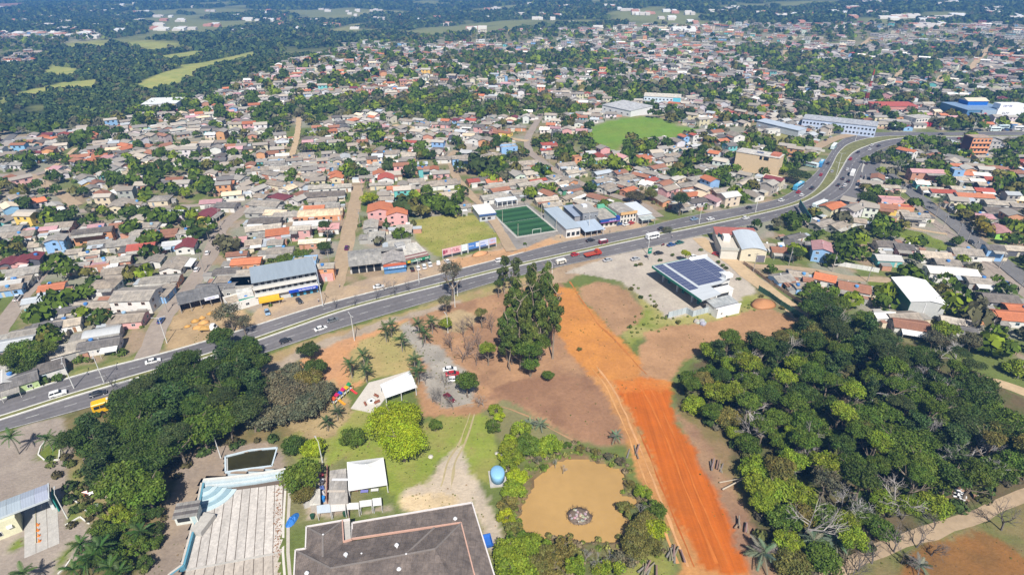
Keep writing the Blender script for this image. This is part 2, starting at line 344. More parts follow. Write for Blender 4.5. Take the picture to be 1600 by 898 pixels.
# median: grass between two rows of whitewashed kerb
n_ = (eLI - eUI); ln = np.linalg.norm(n_, axis=1)[:, None]; n_ = n_ / ln
structure('median_grass', loft(eUI + n_ * .3, eLI - n_ * .3, .27, 4), mat('median_grass', .95, (.16, .16, .06), 'rgb', noise=.35, nscale=.35, noise2=.2, n2scale=2))
def kerb(a, b, z0, z1, name, m):
    k = len(a); v = np.concatenate([np.column_stack([q, hgt(q[:, 0], q[:, 1]) + z]) for q, z in ((a, z0), (a, z1), (b, z1), (b, z0))])
    f = [(j * k + i, j * k + i + 1, ((j + 1) % 4) * k + i + 1, ((j + 1) % 4) * k + i) for j in range(3) for i in range(k - 1)]
    return structure(name, npmesh(name, v, np.array(f)), m)
kw = mat('whitewashed_kerb', .8, (.66, .65, .6), 'rgb', noise=.25, nscale=.6)
kerb(eUI, eUI + n_ * .3, .1, .31, 'kerb', kw); kerb(eLI - n_ * .45, eLI, .1, .31, 'kerb', kw)
kerb(eUO[:60] - n_[:60] * .35, eUO[:60], .05, .3, 'kerb', kw)
ap = [(1300, 316), (1327, 297), (1337, 275), (1346, 257), (1364, 240), (1390, 229), (1380, 240), (1374, 262), (1392, 276), (1404, 288), (1372, 292), (1352, 303), (1340, 316), (1306, 330)]
def sheet(name, px, z, m, color=None, res=6.0):
    poly = wp(px); a = np.array(poly); lo = a.min(0); hi = a.max(0)
    mbs = MB(); mbs.face(*[(x, y, float(hgt(x, y)) + z) for x, y in (poly if sum(poly[i - 1][0] * poly[i][1] - poly[i][0] * poly[i - 1][1] for i in range(len(poly))) > 0 else poly[::-1])])
    o = structure(name, mbs, m)
    if color: o.color = (*color, 1)
    return o
sheet('junction', ap, .13, M['asphalt'])
for px in ([(1345, 268), (1350, 250), (1356, 243), (1357, 248), (1349, 262), (1347, 271)], [(1336, 294), (1344, 279), (1347, 280), (1341, 293)]):
    poly = wp(px); structure('traffic_island', MB().prism(poly, .1, .32), M['concrete'])
# ---- ground zones (photograph pixels), later entries win
ZN = []
def zone(view, pts, col, name='ground', col2=None): ZN.append((name, np.array(wp(V(view, *pts))), np.array(col), np.array(col2 if col2 is not None else np.array(col) * .78)))
GR = (.165, .21, .035); GRY = (.28, .25, .09); DGR = (.08, .10, .03); OR = (.46, .22, .09); BR = (.30, .18, .115); TARM = (.30, .27, .24)
zone('PX', [(380, 520), (392, 495), (420, 470), (500, 455), (560, 440), (700, 405), (860, 370), (1000, 340), (1030, 342), (1000, 357), (880, 379), (776, 407), (720, 421), (600, 453), (498, 480), (406, 509), (300, 542), (262, 549), (290, 520), (330, 505)], (.42, .31, .20), 'verge', (.34, .26, .19))
zone('PX', [(262, 549), (258, 520), (276, 484), (350, 464), (398, 500), (330, 532)], (.42, .30, .17), 'yard')
zone('PX', [(690, 418), (720, 402), (860, 372), (880, 379), (776, 407), (720, 421)], (.50, .30, .16), 'verge')
zone('PX', [(0, 626), (59, 607), (147, 580), (200, 566), (215, 556), (150, 572), (60, 598), (0, 614)], (.22, .22, .08), 'verge')
zone('PX', [(740, 318), (825, 316), (885, 362), (800, 395), (765, 362)], (.27, .25, .23), 'yard')
zone('PX', [(410, 556), (564, 506), (714, 461), (790, 440), (840, 428), (870, 432), (800, 470), (700, 500), (640, 500), (560, 530), (440, 570), (415, 590)], (.27, .24, .09), 'verge', (.34, .24, .13))
zone('PX', [(405, 590), (412, 575), (470, 545), (560, 512), (640, 487), (720, 468), (722, 476), (645, 498), (565, 525), (480, 556), (430, 580)], (.36, .29, .22), 'path')
zone('PX', [(430, 582), (545, 528), (600, 510), (640, 497), (655, 525), (640, 560), (590, 590), (545, 605), (505, 620), (495, 590), (470, 600), (440, 610)], (.50, .26, .12), 'clearing', (.42, .23, .12))
zone('PX', [(560, 533), (640, 500), (658, 530), (664, 570), (600, 588), (552, 597), (545, 568)], (.36, .28, .12), 'lawn', (.30, .26, .10))
zone('PX', [(640, 500), (700, 478), (870, 435), (905, 470), (930, 520), (960, 570), (1000, 600), (985, 700), (900, 690), (850, 660), (790, 625), (745, 640), (690, 650), (650, 620), (650, 560)], (.36, .21, .115), 'clearing', (.27,.155,.09))
zone('PX', [(670, 500), (720, 485), (760, 490), (720, 520), (690, 520)], (.40, .30, .17), 'clearing')
zone('M2', [(445, 120), (492, 100), (515, 170), (585, 190), (640, 280), (700, 340), (690, 362), (600, 388), (560, 350), (530, 250), (485, 190)], (.34, .31, .27), 'driveway')
zone('M3', [(-100, 330), (0, 290), (240, 270), (300, 350), (352, 470), (310, 505), (150, 440), (110, 400), (60, 380), (-20, 350)], (.28, .155, .09), 'clearing', (.23, .125, .075))
zone('M3', [(110, -10), (190, -2), (330, 150), (400, 225), (492, 262), (505, 312), (470, 295), (290, 315), (240, 270), (150, 160)], (.50, .215, .055), 'clearing', (.43, .185, .055))
zone('M3', [(200, 0), (265, -20), (340, -5), (412, 65), (410, 95), (350, 145), (330, 150)], (.36, .215, .12), 'clearing', (.30, .18, .10))
zone('PX', [(975, 436), (1020, 465), (1060, 492), (1130, 475), (1180, 460), (1203, 466), (1190, 488), (1140, 495), (1060, 507), (1010, 522), (985, 542), (974, 525), (1005, 495), (1000, 470)], (.19, .22, .045), 'verge', (.30, .27, .10))
zone('PX', [(998, 548), (1010, 520), (1060, 507), (1140, 496), (1200, 480), (1245, 500), (1220, 535), (1150, 540), (1110, 540), (1060, 575), (1045, 605), (1000, 600)], (.39, .225, .12), 'clearing', (.33, .19, .10))
zone('PX', [(838, 428), (905, 408), (965, 396), (960, 410), (900, 432), (885, 442), (860, 442)], (.40, .29, .19), 'verge')
zone('PX', [(880, 425), (960, 398), (1020, 385), (1090, 366), (1120, 375), (1145, 400), (1168, 440), (1182, 458), (1140, 475), (1043, 497), (1010, 470), (975, 442), (940, 433)], (.42, .37, .31), 'forecourt', (.38, .33, .28))
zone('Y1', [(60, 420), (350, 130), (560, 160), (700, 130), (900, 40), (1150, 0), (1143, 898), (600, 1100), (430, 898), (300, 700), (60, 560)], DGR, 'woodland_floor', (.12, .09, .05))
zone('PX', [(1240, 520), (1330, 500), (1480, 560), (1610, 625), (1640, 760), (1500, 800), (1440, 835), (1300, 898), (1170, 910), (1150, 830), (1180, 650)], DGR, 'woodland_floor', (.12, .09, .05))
zone('Y1', [(60, 560), (130, 560), (330, 700), (420, 898), (520, 1100), (560, 1250), (300, 1250), (170, 898)], (.22, .15, .08), 'verge', (.17, .14, .055))
zone('M3', [(500, 385), (590, 450), (670, 590), (735, 690), (790, 790), (830, 910), (735, 890), (680, 720), (620, 600), (560, 500)], (.24, .14, .09), 'clearing', (.29, .18, .105))
zone('M3', [(240, 268), (325, 300), (400, 450), (460, 560), (500, 690), (560, 800), (620, 870), (740, 885), (740, 940), (530, 940), (545, 870), (490, 760), (420, 620), (380, 520), (340, 420), (290, 330)], (.47, .235, .085), 'clearing', (.39, .19, .07))
zone('M3', [(315, 302), (345, 294), (380, 312), (420, 298), (455, 311), (500, 303), (492, 350), (510, 420), (560, 500), (620, 600), (680, 720), (735, 885), (700, 895), (600, 870), (545, 790), (500, 690), (460, 560), (405, 450), (350, 360)], (.44, .108, .014), 'dirt_road', (.40, .105, .016))
zone('M3', [(300, 290), (400, 284), (505, 292), (500, 316), (450, 326), (400, 314), (350, 328), (322, 316)], (.48, .15, .03), 'clearing', (.47, .19, .05))
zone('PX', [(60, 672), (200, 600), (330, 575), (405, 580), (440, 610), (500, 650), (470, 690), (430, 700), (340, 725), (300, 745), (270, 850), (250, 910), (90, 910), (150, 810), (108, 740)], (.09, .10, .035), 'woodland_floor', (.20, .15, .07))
zone('PX', [(300, 700), (430, 690), (450, 740), (300, 760), (285, 800), (262, 900), (230, 900), (262, 800), (270, 740)], (.30, .23, .17), 'yard', (.26, .21, .17))
zone('PX', [(262, 800), (300, 745), (318, 750), (292, 890), (255, 915), (220, 905)], (.29, .225, .165), 'yard', (.24, .19, .15))
zone('PX', [(-60, 690), (-10, 680), (60, 660), (100, 652), (112, 700), (105, 735), (140, 760), (110, 790), (150, 830), (128, 872), (80, 905), (-60, 915)], (.32, .27, .225), 'forecourt', (.27, .225, .19))
zone('PX', [(100, 735), (112, 725), (150, 735), (180, 790), (150, 820), (108, 785)], (.20, .20, .06), 'lawn', (.24, .19, .10))
zone('N3', [(255, 80), (290, 40), (385, 80), (380, 155), (290, 160), (245, 130)], GR, 'lawn')
zone('N3', [(85, 740), (80, 680), (150, 645), (180, 670), (175, 700)], GR, 'lawn'); zone('N3', [(370, 880), (380, 730), (440, 715), (465, 740), (440, 810)], GR, 'lawn'); zone('N3', [(415, 480), (440, 445), (515, 520), (430, 575)], GR, 'lawn')
zone('PX', [(440, 690), (505, 650), (545, 640), (590, 640), (600, 690), (660, 660), (735, 640), (765, 655), (785, 735), (775, 765), (745, 745), (720, 700), (690, 720), (655, 770), (625, 800), (605, 765), (540, 715), (505, 740), (470, 720)], (.20, .25, .04), 'lawn', (.25, .24, .07))
zone('PX', [(640, 570), (735, 590), (770, 610), (740, 650), (660, 650), (655, 620)], (.37, .21, .11), 'clearing')
zone('PX', [(655, 585), (700, 560), (745, 600), (740, 628), (690, 640), (668, 618)], (.33, .30, .26), 'driveway')
zone('PX', [(478, 605), (520, 590), (555, 640), (520, 690), (480, 690), (440, 660)], (.36, .27, .14), 'yard')
zone('PX', [(505, 705), (510, 745), (545, 740), (545, 800), (605, 800), (605, 790), (480, 810), (470, 790)], (.40, .33, .26), 'yard')
zone('PX', [(716, 692), (745, 745), (770, 800), (800, 870), (790, 905), (760, 860), (737, 783), (620, 800), (625, 768), (668, 752), (690, 725)], (.46, .38, .29), 'driveway', (.40, .34, .27))
zone('PX', [(622, 772), (690, 762), (720, 775), (712, 788), (620, 797)], (.58, .45, .28), 'driveway')
zone('N5', [(0, 60), (140, 200), (200, 230), (380, 140), (480, 120), (700, 170), (810, 200), (930, 430), (1010, 640), (1080, 760), (1000, 898), (-40, 898), (40, 600), (100, 400)], (.10, .12, .04), 'pond_bank', (.20, .15, .08))
zone('N5', [(800, 800), (1060, 740), (1150, 830), (1120, 940), (800, 940)], GR, 'lawn', (.22, .22, .06))
zone('PX', [(1270, 915), (1300, 900), (1344, 878), (1454, 837), (1553, 798), (1660, 765), (1660, 920)], (.19, .15, .07), 'verge', (.13, .14, .045))
zone('Y4', [(540, 800), (700, 690), (900, 610), (1060, 590), (1200, 650), (1361, 770), (1500, 950), (480, 950)], (.23, .11, .035), 'clearing', (.19, .10, .035))
zone('PX', [(640, 345), (700, 335), (750, 338), (775, 362), (792, 378), (690, 402), (655, 384)], (.22, .23, .05), 'lawn', (.30, .27, .08))
zone('I', [(335, 100), (440, 40), (560, 12), (720, 8), (830, 52), (940, 68), (890, 112), (800, 138), (700, 128), (570, 150), (500, 195), (430, 180), (365, 140)], (.125, .225, .03), 'field', (.15, .22, .035))
zone('K', [(620, 560), (790, 590), (930, 660), (880, 680), (760, 650), (650, 600)], GR, 'lawn'); zone('K', [(500, 830), (580, 830), (600, 900), (510, 900)], GR, 'lawn'); zone('K', [(330, 690), (450, 740), (340, 745)], GR, 'lawn')
zone('K', [(1040, 220), (1170, 215), (1180, 240), (1060, 265)], (.18, .24, .05), 'lawn'); zone('K', [(0, 90), (90, 80), (170, 110), (100, 160), (0, 150)], (.30, .28, .10), 'lawn')
for q in ([(340, 290), (420, 268), (640, 262), (700, 280), (520, 292)], [(730, 275), (900, 262), (1120, 268), (1150, 295), (960, 310)], [(0, 600), (130, 575), (400, 540), (620, 528), (600, 560), (300, 575), (60, 600), (0, 625)], [(820, 520), (1000, 470), (1290, 432), (1300, 455), (1080, 520), (950, 530)], [(290, 350), (330, 355), (350, 410), (490, 420), (480, 450), (230, 450), (320, 410)], [(990, 350), (1350, 320), (1200, 360), (1020, 365)], [(1100, 400), (1250, 390), (1600, 345), (1600, 365), (1250, 420)]):
    cq = sum(b for _, b in q) / len(q); zone('Q1', [(a, cq + (b - cq) * 1.7) for a, b in q], (.36, .34, .10), 'field', (.25, .29, .08))
for q in ([(0, 145), (100, 130), (250, 120), (240, 140)], [(440, 110), (600, 85), (800, 65), (990, 75), (700, 90)], [(410, 200), (600, 150), (800, 135), (740, 155), (470, 200)], [(180, 170), (320, 152), (330, 165)]): zone('Q2', q, (.32, .31, .12), 'field')
for q in ([(0, 95), (130, 80), (180, 75), (60, 100)], [(330, 60), (520, 52), (500, 62), (350, 70)], [(640, 38), (760, 30), (700, 42)], [(1040, 90), (1160, 80), (1100, 95)]): zone('Q3', q, (.26, .25, .09), 'field')
for q in ([(0, 45), (160, 30), (130, 50)], [(420, 60), (560, 48), (520, 62)], [(900, 35), (1100, 25), (1060, 40)], [(1250, 60), (1420, 50), (1340, 66)]): zone('Q4', q, (.26, .26, .10), 'field')
for q in ([(-60, 25), (170, 15), (160, 40), (0, 60), (-60, 60)],): zone('Q1', q, (.42, .24, .17), 'field')
POND = np.array(wp(V('N5', (480, 140), (580, 150), (700, 190), (790, 220), (800, 300), (785, 375), (890, 400), (885, 440), (770, 450), (800, 520), (860, 560), (740, 690), (640, 660), (560, 680), (440, 640), (330, 650), (170, 640), (130, 560), (140, 470), (220, 330), (220, 270), (290, 230), (380, 160))))
ZN.append(('pond_bank', np.array([tuple(p) for p in POND + (POND - POND.mean(0)) * .07]), np.array([.15, .10, .05]), np.array([.20, .13, .07])))
POOL = np.array([(-77.6, 103.4), (-57.2, 106.9), (-47.5, 73), (-66.5, 69.5), (-69.9, 78.7)])
POOL2 = np.array([(-75, 110.8), (-68, 112.8), (-61.9, 114.1), (-61, 107.1), (-72.3, 104.9)])
STAND = np.array(wp([(-90, 205), (60, 200), (190, 184), (230, 164), (330, 150), (420, 112), (540, 70), (740, 50), (960, 42), (1200, 38), (1400, 36), (1690, 40), (1690, 640), (1600, 600), (1470, 530), (1240, 500), (1130, 380), (1200, 318), (1000, 356), (880, 378), (720, 420), (600, 452), (498, 478), (406, 505), (300, 540), (210, 563), (147, 578), (59, 605), (-90, 645)]))
WESTV = np.array(wp([(-90, 56), (150, 50), (165, 64), (70, 74), (60, 98), (-90, 104)]))
def ground_color(x, y):
    n1 = fbm(x, y, 14, 1); n2 = fbm(x, y, 70, 4); n3 = fbm(x, y, 5, 8)
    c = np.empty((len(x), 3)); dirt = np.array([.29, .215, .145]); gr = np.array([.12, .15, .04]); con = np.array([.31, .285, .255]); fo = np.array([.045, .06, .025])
    town = inpoly(x, y, STAND) | inpoly(x, y, WESTV)
    g = sst(.36, .56, .5 * n1 + .5 * n3)[:, None]; k = sst(.5, .62, fbm(x, y, 22, 6))[:, None]
    ct = dirt * (1 - g) + gr * g; ct = ct * (1 - .6 * k) + con * .6 * k
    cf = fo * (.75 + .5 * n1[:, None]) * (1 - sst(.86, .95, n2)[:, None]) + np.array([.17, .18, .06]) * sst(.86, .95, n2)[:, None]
    n4 = sst(.56, .66, fbm(x, y, 220, 8))[:, None] * (y > 950)[:, None]; cf = cf * (1 - n4) + np.array([.21, .22, .085]) * n4
    near = (y < 335) & (np.abs(x) < 320)
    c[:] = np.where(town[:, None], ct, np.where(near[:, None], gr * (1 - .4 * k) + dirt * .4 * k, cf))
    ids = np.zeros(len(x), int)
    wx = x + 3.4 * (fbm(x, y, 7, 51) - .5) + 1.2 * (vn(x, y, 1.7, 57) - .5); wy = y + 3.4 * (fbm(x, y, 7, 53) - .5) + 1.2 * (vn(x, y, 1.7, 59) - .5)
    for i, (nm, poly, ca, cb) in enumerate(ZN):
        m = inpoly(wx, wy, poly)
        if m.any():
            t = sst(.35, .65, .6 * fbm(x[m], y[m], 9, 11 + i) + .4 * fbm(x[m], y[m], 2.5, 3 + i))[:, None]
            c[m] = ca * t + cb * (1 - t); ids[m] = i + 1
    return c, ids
def smooth_color(x, y, s):
    r = np.random.default_rng(3); acc = 0
    for k in range(5):
        a, _ = ground_color(x + r.normal(0, s, len(x)), y + r.normal(0, s, len(x))); acc = acc + a
    return acc / 5
def inrect(x, y, r): return (x > r[0]) & (x < r[1]) & (y > r[2]) & (y < r[3])
NEAR = (-222, 262, 44, 332); MID = (-760, 900, 0, 1010)
def grid(xs, ys, skip=None, s=1.0, dz=0.0, split=False):
    X, Y = np.meshgrid(xs, ys); x = X.ravel(); y = Y.ravel(); nx = len(xs)
    h = hgt(x, y) + dz
    if split:
        h = h + .12 * (fbm(x, y, 3, 21) - .5) * (y < 320)
        wob = .5 * (fbm(x, y, 3, 14) - .5)
        h = np.where(inpoly(x + wob, y + wob, POND), h - 1.5, h)
    c = smooth_color(x, y, s)
    i = np.arange(len(ys) - 1)[:, None] * nx + np.arange(nx - 1)[None, :]
    f = np.stack([i, i + 1, i + nx + 1, i + nx], -1).reshape(-1, 4)
    cx = x[f].mean(1); cyy = y[f].mean(1); keep = np.ones(len(f), bool)
    if skip is not None: keep &= ~inrect(cx, cyy, skip)
    keep &= ~inpoly(cx, cyy, POOL) & ~inpoly(cx, cyy, POOL2)
    f = f[keep]; cx = cx[keep]; cyy = cyy[keep]
    v = np.column_stack([x, y, h])
    def emit(name, ff):
        u, inv = np.unique(ff, return_inverse=True)
        structure(name, npmesh(name, v[u], inv.reshape(ff.shape), c[u], True), M['dirt_road'] if name == 'dirt_road' else M['ground'])
    if not split: emit('ground', f); return
    r = np.random.default_rng(5)
    _, ids = ground_color(cx + r.normal(0, .35, len(cx)), cyy + r.normal(0, .35, len(cx)))
    names = np.array(['ground'] + [z[0] for z in ZN])[ids]
    for nm in sorted(set(names)): emit(nm, f[names == nm])
grid(np.arange(NEAR[0], NEAR[1] + .1, .8), np.arange(NEAR[2], NEAR[3] + .1, .8), s=.45, split=True)
grid(np.arange(-760, 901, 4.), np.arange(0, 1011, 4.), (-220, 260, 46, 330), s=2., dz=-.02)
def stretch(a, b, n):
    t = np.linspace(-1, 1, n); return np.sign(t) * (np.abs(t) ** 2.2) * (b - a) / 2 + (a + b) / 2
grid(stretch(-9300, 9300, 240), np.r_[-9000, -6000, -3000, -1500, -700, -300, -100, np.arange(0, 3300, 22.), np.geomspace(3300, 9300, 40)], (-740, 880, 10, 990), s=9., dz=-.6)
# ---- tyre tracks left by the earth movers
for k_, (px, w_, c_) in enumerate((([(990, 660), (1006, 690), (1048, 795), (1085, 885)], .4, (.39, .10, .018)), ([(925, 575), (950, 610), (985, 690), (1020, 780), (1060, 880)], .45, (.51, .27, .11)), ([(932, 572), (960, 612), (996, 690), (1032, 780), (1075, 885)], .45, (.52, .28, .13)), ([(1000, 600), (1030, 660), (1070, 760), (1120, 880)], .4, (.49, .145, .028)), ([(1012, 600), (1044, 660), (1086, 760), (1138, 880)], .4, (.48, .14, .026)), ([(890, 440), (930, 500), (960, 530), (1010, 585)], .5, (.40, .15, .04)), ([(735, 645), (718, 690), (700, 720), (690, 760)], .4, (.36, .30, .17)), ([(742, 647), (727, 692), (712, 722), (705, 765)], .4, (.36, .30, .17)), ([(700, 640), (740, 632), (800, 640), (900, 690)], .4, (.36, .22, .12)))):
    o = structure('tyre_track', strip(catmull(wp(px), 1.2), w_, .06 + .003 * k_, .3, k_, 1), M['street']); o.color = (*c_, 1)
# ---- pond
structure('pond', MB().prism([tuple(p) for p in POND + (POND - POND.mean(0)) * .05], -1.4, -.55), M['mud_water'])
# ================================================================ HOUSES
SEGA = np.array(SEG)
def street_near(x, y):
    d = SEGA[:, 2:4] - SEGA[:, :2]; q = np.array([x, y]) - SEGA[:, :2]
    t = np.clip((q * d).sum(1) / ((d * d).sum(1) + 1e-9), 0, 1); e = np.hypot(*(q - d * t[:, None]).T) - SEGA[:, 4]
    i = int(np.argmin(e)); return e[i], math.atan2(d[i, 1], d[i, 0])
def base_ang(x, y):
    a = street_near(x, y)[1] % (math.pi / 2); return a - math.pi / 2 if a > math.pi / 4 else a
ROOF = {'g': ((.27, .255, .235), 'fc', 'grey'), 'l': ((.36, .345, .315), 'fc', 'pale grey'), 'd': ((.13, .125, .125), 'fc', 'dark grey'), 'o': ((.42, .16, .085), 'tile', 'orange tiled'),
        'r': ((.33, .085, .065), 'tile', 'red tiled'), 'm': ((.17, .045, .055), 'tile', 'maroon'), 'b': ((.27, .135, .09), 'tile', 'brown tiled'), 'w': ((.74, .74, .72), 'metal', 'white metal'),
        's': ((.42, .46, .50), 'metal', 'silver metal'), 'p': ((.42, .25, .27), 'tile', 'pinkish'), 'c': ((.62, .53, .40), 'fc', 'cream')}
WALL = {'W': ((.66, .645, .615), 'white'), 'G': ((.36, .35, .33), 'grey'), 'O': ((.60, .29, .15), 'orange'), 'C': ((.62, .54, .40), 'cream'), 'Y': ((.72, .50, .12), 'yellow'), 'B': ((.25, .42, .66), 'blue'),
        'T': ((.16, .46, .46), 'teal'), 'K': ((.64, .36, .34), 'pink'), 'L': ((.44, .56, .26), 'lime green'), 'N': ((.48, .25, .17), 'brick red'), 'E': ((.10, .32, .20), 'green'), 'D': ((.11, .11, .13), 'dark'), 'V': ((.32, .66, .12), 'bright green')}
RM = {'fc': M['roof_fc'], 'tile': M['roof_tile'], 'metal': M['roof_metal']}
_fr = MB(); 
for b_ in ((-.65, .65, -.07, .03, -.55, -.47), (-.65, .65, -.07, .03, .47, .55), (-.65, -.57, -.07, .03, -.47, .47), (.57, .65, -.07, .03, -.47, .47), (-.03, .03, -.06, .03, -.47, .47)): _fr.box(*b_)
FRAME = _fr.mesh('window_frame'); FRAME.materials.append(M['plain'])
PANE = MB().box(-.57, .57, -.03, .02, -.47, .47).mesh('pane'); PANE.materials.append(M['glass'])
WIN = MB().box(-.6, .6, -.05, .02, -.5, .5).mesh('window'); WIN.materials.append(M['glass'])
DOOR = MB().box(-.45, .45, -.06, .02, 0, 2.1).mesh('door'); DOOR.materials.append(M['plain'])
_t = MB(); _t.cyl(0, 0, 0, .75, .62, 12, .72); _t.cyl(0, 0, .75, .9, .74, 12, .5); TANK = _t.mesh('water_tank'); TANK.materials.append(M['plain'])
POST = MB().box(-.06, .06, -.06, .06, 0, 2.2).mesh('post'); POST.materials.append(M['plain'])
DISH = MB(); DISH.tube((0, 0, 0), (0, 0, .7), .03, .03, 5); DISH.tube((0, -.05, .7), (0, .12, .8), .08, .42, 12); DISHM = DISH.mesh('dish'); DISHM.materials.append(M['plain'])
HOUSES = []; DECO = []
def gable_roof(L, Wd, H, rise, o=.45, t=.1, shed=False):
    m = MB(); k = rise / (Wd / 2)
    if shed:
        k = rise / Wd; m.exx([(-Wd / 2 - o, H - k * o + .01), (Wd / 2 + o, H + rise + k * o + .01), (Wd / 2 + o, H + rise + k * o + t), (-Wd / 2 - o, H - k * o + t)], -L / 2 - o, L / 2 + o); return m
    for s in (-1, 1):
        m.exx([(0, H + rise + .01), (s * (Wd / 2 + o), H - k * o + .01), (s * (Wd / 2 + o), H - k * o + t), (0, H + rise + t)], -L / 2 - o, L / 2 + o)
    return m
def hip_roof(L, Wd, H, rise, o=.45, t=.1):
    m = MB(); x = L / 2 + o; y = Wd / 2 + o; r = max(L / 2 - Wd / 2, .3); z0 = H - .12; z1 = H + rise
    a, b, c, d = (-x, -y, z0), (x, -y, z0), (x, y, z0), (-x, y, z0); e, f = (-r, 0, z1), (r, 0, z1)
    m.face(a, b, f, e); m.face(c, d, e, f); m.face(b, c, f); m.face(d, a, e)
    A, B, C2, D2 = [(p[0], p[1], p[2] + 0) for p in (a, b, c, d)]
    m.face(d, c, b, a); return m
def arch_roof(L, Wd, H, rise):
    m = MB(); n = 10; pr = [(-Wd / 2 + Wd * i / n, H + rise * (1 - (2 * i / n - 1) ** 2)) for i in range(n + 1)]
    m.exx(pr + [(y, z - .15) for y, z in pr[::-1]], -L / 2 - .3, L / 2 + .3); return m
def house(x, y, rz, L, Wd, rc, wc, st=1, style='gable', cat='house', label=None, detail=True, mark=None, group='houses of the town', feat=None, z=None, rnd=None):
    rd = rnd or random.Random(int(abs(x * 131 + y * 17)))
    z = float(hgt(x, y)) if z is None else z
    dist = math.hypot(x, y); root = thing('house' if cat == 'house' else cat.replace(' ', '_'), (x, y, z - .1), rz, label, cat, group if cat == 'house' else None, mark=mark)
    H = 2.7 * st + .3; rise = {'flat': .15, 'shed': .08 * Wd, 'arch': Wd * .14}.get(style, Wd / 2 * rd.uniform(.24, .36))
    rcol, rm, rname = ROOF[rc]; wcol, wname = WALL[wc]; j = rd.uniform(.86, 1.14); wb = rd.uniform(0, .13); rcol = (min(.85, rcol[0] * j * (1 + wb)), min(.85, rcol[1] * j), min(.85, rcol[2] * j * (1 - wb))); j = rd.uniform(.9, 1.05); wcol = tuple(c * j for c in wcol)
    if style in ('gable',): pr = [(-Wd / 2, 0), (Wd / 2, 0), (Wd / 2, H), (0, H + rise), (-Wd / 2, H)]
    elif style == 'shed': pr = [(-Wd / 2, 0), (Wd / 2, 0), (Wd / 2, H + rise), (-Wd / 2, H)]
    elif style == 'arch': pr = [(-Wd / 2, 0), (Wd / 2, 0)] + [(Wd / 2 - Wd * i / 8, H + (rise * (1 - (2 * i / 8 - 1) ** 2)) - .1) for i in range(9)]
    else: pr = [(-Wd / 2, 0), (Wd / 2, 0), (Wd / 2, H), (-Wd / 2, H)]
    obj('wall', MB().exx(pr, -L / 2, L / 2), M['wall'], root, wcol)
    if style == 'gable': rf = gable_roof(L, Wd, H, rise)
    elif style == 'shed': rf = gable_roof(L, Wd, H, rise, shed=True)
    elif style == 'hip': rf = hip_roof(L, Wd, H, rise)
    elif style == 'arch': rf = arch_roof(L, Wd, H, rise)
    else:
        rf = MB().box(-L / 2 + .2, L / 2 - .2, -Wd / 2 + .2, Wd / 2 - .2, H - .05, H + .06)
        p = MB()
        for q in ((-L / 2 - .02, L / 2 + .02, -Wd / 2 - .02, -Wd / 2 + .18), (-L / 2 - .02, L / 2 + .02, Wd / 2 - .18, Wd / 2 + .02), (-L / 2 - .02, -L / 2 + .18, -Wd / 2 + .18, Wd / 2 - .18), (L / 2 - .18, L / 2 + .02, -Wd / 2 + .18, Wd / 2 - .18)): p.box(*q, H + .003, H + .55)
        obj('parapet', p, M['wall'], root, wcol)
    obj('roof', rf, RM[rm], root, rcol)
    if style == 'gable' and dist < 330: obj('ridge_cap', MB().exx([(-.3, H + rise + .02), (.3, H + rise + .02), (0, H + rise + .2)], -L / 2 - .5, L / 2 + .5), M['plain'], root, tuple(c * 1.15 for c in rcol))
    feats = []
    # openings on the two sides that face the camera
    c, s = math.cos(rz), math.sin(rz); vx, vy = -x, -y
    fy = -1 if (-s * vx + c * vy) < 0 else 1; fx = -1 if (c * vx + s * vy) < 0 else 1
    sp = [(fy, 'y', L), (fx, 'x', Wd)]
    fc = (.72, .72, .7) if wc not in 'W' else rd.choice([(.35, .2, .12), (.6, .6, .6), (.25, .4, .5), (.3, .3, .3)])
    for sg, ax, ln in sp:
        n = max(1, int(ln / (3.6 if dist < 300 else 4.6)))
        for lv in range(st):
            dr = rd.randrange(n) if lv == 0 and ax == 'y' else -1
            for k in range(n):
                q = (k + .5) / n * ln - ln / 2
                if ax == 'y': p = (q, sg * Wd / 2, 0); a = 0 if sg < 0 else math.pi
                else: p = (sg * L / 2, q, 0); a = math.pi / 2 if sg > 0 else -math.pi / 2
                if k == dr: obj('door', DOOR, None, root, rd.choice([(.3, .16, .08), (.5, .5, .5), (.2, .25, .3), (.55, .5, .4)]), (p[0], p[1], .05), a); continue
                zz = 1.65 + 2.75 * lv
                if dist < 270:
                    f = obj('window', FRAME, None, root, fc, (p[0], p[1], zz), a); obj('pane', PANE, None, f)
                else: obj('window', WIN, None, root, None, (p[0], p[1], zz), a)
    if detail and style in ('gable', 'hip') and rd.random() < .55:      # lean-to porch
        d = rd.uniform(2.2, 3.4); l = L * rd.uniform(.4, .85); ox = rd.choice([-1, 1]) * (L - l) / 2; yy = fy * Wd / 2
        m = MB().exx([(yy, H - .25), (yy + fy * d, H - .75), (yy + fy * d, H - .68), (yy, H - .18)], ox - l / 2, ox + l / 2)
        pc = ROOF[rd.choice('glgwsb')]; obj('porch_roof', m, RM[pc[1]], root, pc[0])
        for e in (-1, 1): obj('post', POST, None, root, (.5, .48, .45), (ox + e * (l / 2 - .15), yy + fy * (d - .15), 0))
        if pc[2] != rname: feats.append('%s porch roof' % pc[2])
